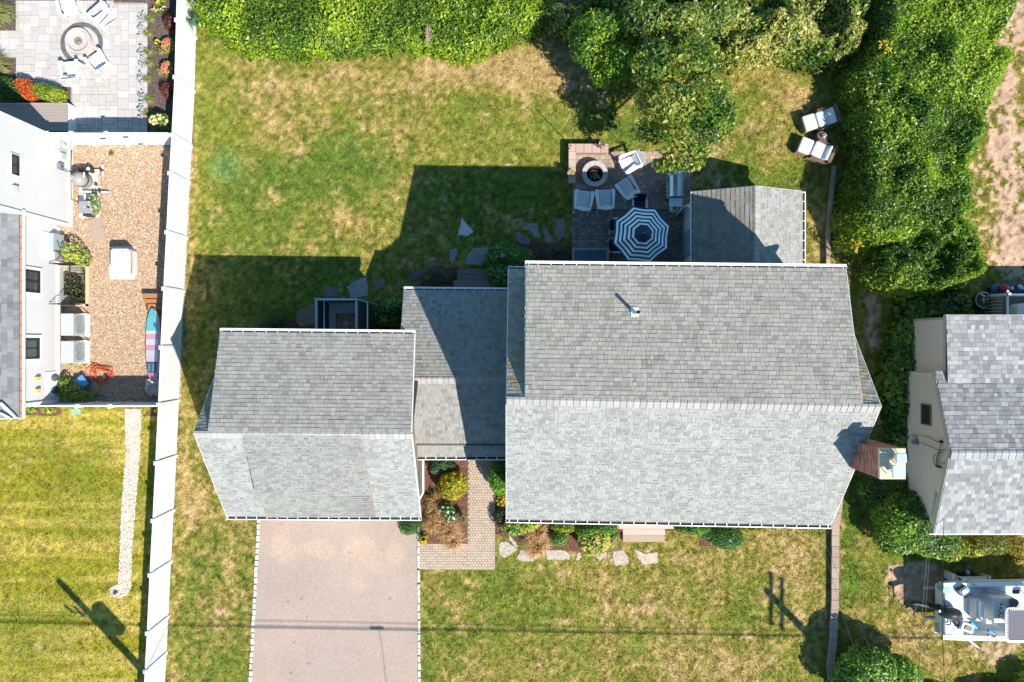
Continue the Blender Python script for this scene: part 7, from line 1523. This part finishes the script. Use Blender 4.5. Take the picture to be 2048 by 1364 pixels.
# leafy groundcover between the houses
T5 = pxpoly([(1790, 600), (1850, 590), (1905, 580), (1925, 590), (1928, 636), (1895, 640), (1850, 645), (1850, 700), (1852, 752), (1845, 800), (1845, 960), (1832, 1000), (1815, 990), (1790, 960), (1780, 930), (1765, 905), (1768, 860), (1758, 810), (1745, 780), (1750, 730), (1765, 690), (1780, 640)])
mass('groundcover_bed', 'deep green big leaved groundcover filling the gap between the two houses', 'groundcover', T5, lambda x, y: .55 + .35 * nz(x, y, 1.2, 43) + .15 * nz(x, y, .35, 44), 330, .19, [(.022, .065, .016), (.035, .09, .018), (.05, .125, .022), (.085, .17, .03)], edge=.45, seed=47, jit=.45, stems=4, var=.3)
# side strip plants right of house
shrub('grass_clump', 'feathery shaded shrubbery below the chimney', 'shrub', [pb(1755, 985, .5, 40, 36, .5), pb(1800, 965, .5, 30, 26, .5)], 600, .06, DEEP, seed=79)
# ---- entry bed
shrub('golden_shrub', 'round clipped golden yellow shrub in the mulch beside the brick walkway', 'shrub', [pb(905, 971, .62, 29, 27, .52)], 1500, .06, [(.13, .13, .006), (.22, .22, .008), (.30, .29, .012), (.36, .34, .02)], seed=81, core=.86, inner=.88)
shrub('shrub', 'blue green spreading juniper at the breezeway gutter', 'shrub', [pb(885, 930, .4, 24, 12, .3), pb(872, 938, .4, 12, 10, .3)], 900, .05, [(.04, .10, .05), (.07, .15, .07), (.10, .2, .08)], seed=82)
shrub('boxwood', 'glossy green boxwood mound between walkway and house wall', 'shrub', [pb(1000, 955, .7, 22, 34, .6), pb(1004, 925, .7, 20, 22, .6)], 900, .07, [(.03, .09, .012), (.06, .16, .014), (.10, .22, .02)], seed=83)
shrub('rose_bush', 'small rose bush with white blooms in the entry bed', 'shrub', [pb(893, 1017, .4, 15, 14, .35), pb(900, 1030, .35, 12, 12, .3)], 700, .06, [(.02, .06, .015), (.04, .11, .02), (.07, .15, .03)], seed=84, flowers=(16, .06, [(.62, .6, .58), (.6, .55, .5)], 'blossom'))
shrub('boxwood', 'round boxwood at the driveway corner of the garage', 'shrub', [pb(820, 1045, .6, 25, 24, .55)], 1000, .05, [(.03, .075, .014), (.05, .12, .018), (.09, .17, .03)], seed=85)
DG = [(.52, .29, .12), (.40, .21, .08), (.60, .38, .18), (.30, .21, .07)]
for (px, py, r, n, lab) in ((872, 1008, 24, 480, 'brown wispy grass clump left of the rose bush'), (912, 1062, 31, 900, 'tan ornamental grass clump spilling on the walkway corner'), (873, 1052, 26, 620, 'tan ornamental grass clump behind the orange flowers'), (1062, 1072, 34, 950, 'reddish tan ornamental grass clump in front of the house'), (925, 1030, 12, 120, 'small pale green grass tuft at the walkway edge')):
    grass_clump('ornamental_grass', lab, 'ornamental grass', px, py, r, .42, DG if r > 14 else [(.2, .24, .08), (.26, .26, .1)], n=n, wd=.008, spread=3, group='ornamental grass clumps')
def flowers(px, py, rpx, n, cols, lab, green=GREEN, s_=.045, name='flowering_plant', hgt=.25):
    shrub(name, lab, 'flowers', [pb(px, py, hgt * .5, rpx, rpx, hgt)], 350, .05, green, seed=int(px), flowers=(n, s_, cols, 'blossom'), core=.6)
flowers(848, 1078, 11, 26, [(.62, .30, .01), (.66, .42, .01)], 'orange marigolds at the corner of walkway and driveway')
flowers(1003, 1002, 11, 22, [(.62, .36, .02), (.6, .26, .02)], 'orange flowers between walkway and the house wall')
shrub('dark_plant', 'dark purplish leaved plant between walkway and house corner', 'plant', [pb(1000, 1035, .3, 14, 18, .3)], 500, .06, [(.02, .03, .02), (.04, .05, .03), (.08, .12, .08)], seed=88)
# front foundation row
shrub('hydrangea', 'lime and pink edged hydrangea row at the left front corner of the house', 'shrub', [pb(1030, 1052, .5, 26, 18, .45), pb(1058, 1046, .5, 22, 14, .4)], 620, .08, [(.05, .12, .014), (.12, .2, .02), (.22, .27, .05)], seed=91, flowers=(16, .05, [(.5, .25, .16), (.5, .4, .2)], 'blossom'))
shrub('boxwood', 'small round green boxwood in the front mulch', 'shrub', [pb(1119, 1074, .4, 17, 18, .4)], 1000, .05, [(.03, .08, .012), (.06, .14, .016), (.1, .18, .02)], seed=92)
shrub('cypress', 'yellow green low cypress behind the small round boxwood', 'shrub', [pb(1128, 1052, .5, 26, 12, .4)], 900, .05, [(.09, .13, .01), (.16, .2, .012), (.24, .26, .02)], seed=93)
shrub('juniper', 'green feathery juniper left of the front steps', 'shrub', [pb(1172, 1058, .6, 22, 14, .5), pb(1210, 1052, .7, 26, 16, .5)], 950, .055, [(.035, .10, .014), (.07, .17, .02), (.1, .22, .03)], seed=94)
shrub('hydrangea', 'yellowish hydrangea with faded pink heads leaning over the stepping stones', 'shrub', [pb(1188, 1082, .5, 33, 27, .45)], 650, .075, [(.08, .13, .014), (.18, .22, .02), (.30, .32, .06)], seed=95, flowers=(46, .06, [(.52, .33, .22), (.5, .42, .16), (.45, .25, .18)], 'flower_head'))
flowers(1225, 1070, 9, 6, [(.4, .38, .1)], 'small dark green plant left of the front steps')
shrub('juniper', 'bright green juniper right of the front steps', 'shrub', [pb(1395, 1056, .6, 30, 13, .45), pb(1365, 1054, .5, 18, 10, .4)], 950, .055, [(.03, .09, .014), (.06, .16, .02), (.09, .2, .03)], seed=96)
shrub('juniper', 'large dark green mounded juniper right of the front steps', 'shrub', [pb(1452, 1072, .6, 36, 26, .55), pb(1420, 1062, .5, 24, 16, .45)], 1000, .055, [(.02, .065, .018), (.04, .11, .024), (.065, .15, .035)], seed=97)
shrub('shrub', 'low yellow green shrub at the right end of the front bed', 'shrub', [pb(1505, 1056, .35, 28, 9, .3)], 700, .06, [(.10, .13, .014), (.18, .2, .02), (.26, .26, .04)], seed=98)
flowers(1423, 1082, 5, 7, [(.6, .42, .01)], 'tiny yellow flowers in the mulch by the large juniper', hgt=.15)
# rear beds
shrub('hydrangea', 'dark green hydrangea with dusky pink heads by the rear steps', 'shrub', [pb(1010, 515, .7, 38, 30, .6), pb(1005, 548, .6, 30, 26, .55), pb(1040, 520, .6, 30, 26, .5)], 520, .10, [(.025, .08, .02), (.04, .12, .025), (.07, .17, .035)], seed=101, flowers=(22, .085, [(.42, .16, .18), (.38, .2, .24), (.45, .24, .2)], 'flower_head'))
def twiggy(px, py, r, lab, cols):
    q = P(px, py, 0); t = thing('twiggy_bush', lab, 'shrub', q); m = MB(); rr_ = r * G
    for i in range(420):
        a, b = RNG.uniform(0, 6.28), RNG.uniform(.1, 1.4); e = Vector((q.x + rr_ * math.cos(a) * math.cos(b), q.y + rr_ * math.sin(a) * math.cos(b), .1 + .55 * math.sin(b))); a2 = a + RNG.uniform(-.5, .5)
        f = Vector((q.x + rr_ * .85 * math.cos(a2) * math.cos(b), q.y + rr_ * .85 * math.sin(a2) * math.cos(b), .15 + .65 * math.sin(b))); m.tube([e, f], .005, 3, RNG.choice(cols))
    vs, fs = bumpy((q.x, q.y, .25), (rr_ * .8, rr_ * .75, .4), 3, .2); m.add(vs, fs, (.07, .055, .03)); m.build('twigs', WOOD, t)
twiggy(873, 556, 34, 'brown twiggy clipped bush left of the rear steps', [(.24, .18, .09), (.18, .13, .07), (.30, .24, .12)]); twiggy(1112, 512, 30, 'dark twiggy shrub between pink hydrangea and cellar hatch', [(.14, .14, .08), (.09, .10, .05), (.2, .18, .12)])
shrub('shrub', 'leafy shrub in the shade between shower enclosure and breezeway', 'shrub', [pb(785, 615, .9, 26, 18, .6), pb(778, 640, .7, 22, 18, .6), pb(760, 625, .6, 16, 16, .5)], 420, .10, [(.02, .07, .02), (.04, .12, .025), (.09, .2, .04)], seed=103)
shrub('boxwood', 'round boxwood in the shade left of the shower enclosure', 'shrub', [pb(545, 652, .5, 28, 22, .5)], 1000, .05, [(.02, .06, .014), (.04, .10, .018), (.06, .13, .02)], seed=104)
# neighbour's beds (top left)
shrub('japanese_maple', 'orange red spreading shrub beside the paved patio', 'shrub', [pb(50, 172, .5, 20, 14, .4), pb(66, 184, .5, 24, 16, .4)], 900, .06, [(.30, .06, .015), (.42, .10, .02), (.52, .15, .04)], seed=111, jit=.8)
shrub('golden_cypress', 'lime green mounded shrub right beside the orange red one', 'shrub', [pb(88, 184, .5, 22, 16, .45), pb(110, 190, .5, 22, 16, .45)], 1000, .05, [(.08, .14, .008), (.13, .2, .01), (.18, .24, .014)], seed=112)
shrub('shrub', 'dark green shrub at the left edge in the patio shade', 'shrub', [pb(15, 180, .6, 32, 24, .6)], 900, .05, DEEP, seed=113)
FG = [(.12, .17, .03), (.18, .22, .05), (.26, .26, .09), (.34, .26, .12)]
grass_clump('fountain_grass', 'fountain grass clump at the top left corner of the photo', 'ornamental grass', 6, 30, 30, .6, FG, n=520, wd=.009, spread=4)
grass_clump('fountain_grass', 'fountain grass clump below the patio\'s left arm', 'ornamental grass', 2, 138, 28, .6, FG, n=480, wd=.009, spread=4)
for i, (px, py, r) in enumerate(((303, 40, 13), (300, 68, 13), (300, 105, 13), (302, 128, 12), (300, 160, 13), (302, 200, 13), (300, 228, 14), (325, 105, 9), (322, 145, 11))):
    grass_clump('lavender', ['lavender clump nearest the top of the bed beside the patio', 'second lavender clump from the top of the patio bed', 'third lavender clump from the top of the patio bed', 'fourth lavender clump from the top of the patio bed', 'fifth lavender clump from the top of the patio bed', 'sixth lavender clump from the top of the patio bed', 'lavender clump nearest the white gate', 'upper green spiky clump between the two red sedums', 'lower green spiky clump between the two red sedums'][i], 'lavender', px, py, r, .22, [(.22, .26, .05), (.3, .3, .08), (.14, .2, .04)], n=110, wd=.007, group='lavender clumps in the patio bed', plumes=(20, (.34, .34, .33), (.36, .36, .36), math.pi, .9) if i < 7 else None)
for (px, py, lab) in ((338, 92, 'upper rust red sedum by the fence'), (336, 138, 'lower rust red sedum by the fence')):
    shrub('sedum', lab, 'flowers', [pb(px, py, .25, 13, 15, .25)], 500, .06, [(.08, .16, .02), (.14, .24, .03)], seed=px, flowers=(60, .055, [(.50, .14, .09), (.55, .22, .12), (.45, .1, .08)], 'flower_head'), core=.7)
shrub('barberry', 'upper dark purple shrub by the fence, above the red sedums', 'shrub', [pb(342, 45, .35, 13, 17, .35)], 700, .045, [(.06, .015, .018), (.11, .03, .03), (.15, .05, .04)], seed=121); shrub('barberry', 'lower dark purple shrub by the fence, below the red sedums', 'shrub', [pb(335, 182, .35, 12, 17, .35)], 700, .045, [(.06, .015, .018), (.11, .03, .03), (.15, .05, .04)], seed=122)
shrub('hydrangea', 'pale yellow headed hydrangea at the white gate corner', 'shrub', [pb(323, 246, .5, 20, 18, .4)], 450, .08, [(.04, .09, .02), (.08, .16, .02), (.14, .22, .03)], seed=123, flowers=(22, .085, [(.5, .46, .2), (.55, .42, .24)], 'flower_head'))
flowers(322, 5, 8, 14, [(.6, .42, .04)], 'yellow flowers at the top of the patio bed'); flowers(313, 22, 6, 8, [(.62, .5, .3), (.6, .3, .05)], 'small white and orange flowers left of the fence'); flowers(330, 20, 6, 8, [(.6, .5, .45), (.6, .3, .05)], 'small cream flowers next to the fence'); flowers(318, 87, 6, 9, [(.55, .45, .03)], 'small yellow flowers left of the upper red sedum')
grass_clump('blue_grass', 'deep green arching grass drooping over the fence end by the ivy', 'ornamental grass', 392, 42, 22, .9, [(.04, .11, .06), (.06, .15, .07), (.09, .2, .06)], n=380, wd=.012, spread=3)
grass_clump('grass_tuft', 'single green grass tuft growing in the gravel near the gate', 'grass tuft', 225, 308, 7, .15, [(.12, .22, .02), (.08, .16, .02)], n=90, wd=.008)
shrub('bamboo_shrub', 'leggy light green plant growing at the window well railing', 'plant', [pb(150, 505, .5, 22, 18, .5), pb(165, 518, .4, 16, 14, .4)], 160, .10, [(.06, .12, .02), (.12, .2, .03), (.2, .28, .05)], seed=131, core=0)
shrub('plant', 'leafy plant with pale flowers beside the pool heater', 'plant', [pb(190, 410, .3, 10, 20, .3)], 380, .07, [(.05, .1, .02), (.12, .2, .03)], seed=132, core=0, flowers=(14, .05, [(.6, .6, .45)], 'blossom'))
shrub('plant', 'dark leafy weeds in the shade of the end fence', 'plant', [pb(145, 785, .3, 30, 18, .35), pb(130, 765, .3, 12, 14, .3), pb(175, 792, .2, 20, 10, .2)], 380, .08, [(.03, .07, .018), (.07, .13, .03), (.12, .2, .04)], seed=133, core=0)
shrub('plant', 'small weed between lower air conditioner and hose', 'plant', [pb(155, 731, .1, 14, 8, .12)], 300, .06, [(.12, .2, .03), (.2, .28, .05)], seed=134, core=0, trunk=False)
shrub('hosta', 'left small lime hosta below the white house corner', 'plant', [pb(60, 818, .15, 12, 8, .15)], 600, .07, [(.08, .16, .02), (.16, .26, .03)], seed=135, core=0, trunk=False); shrub('hosta', 'right small lime hosta below the white house corner', 'plant', [pb(97, 820, .15, 13, 7, .15)], 600, .07, [(.08, .16, .02), (.2, .28, .03)], seed=136, core=0, trunk=False)
flowers(315, 822, 5, 8, [(.6, .5, .02)], 'bright yellow flower at the foot of the fence corner', hgt=.12)
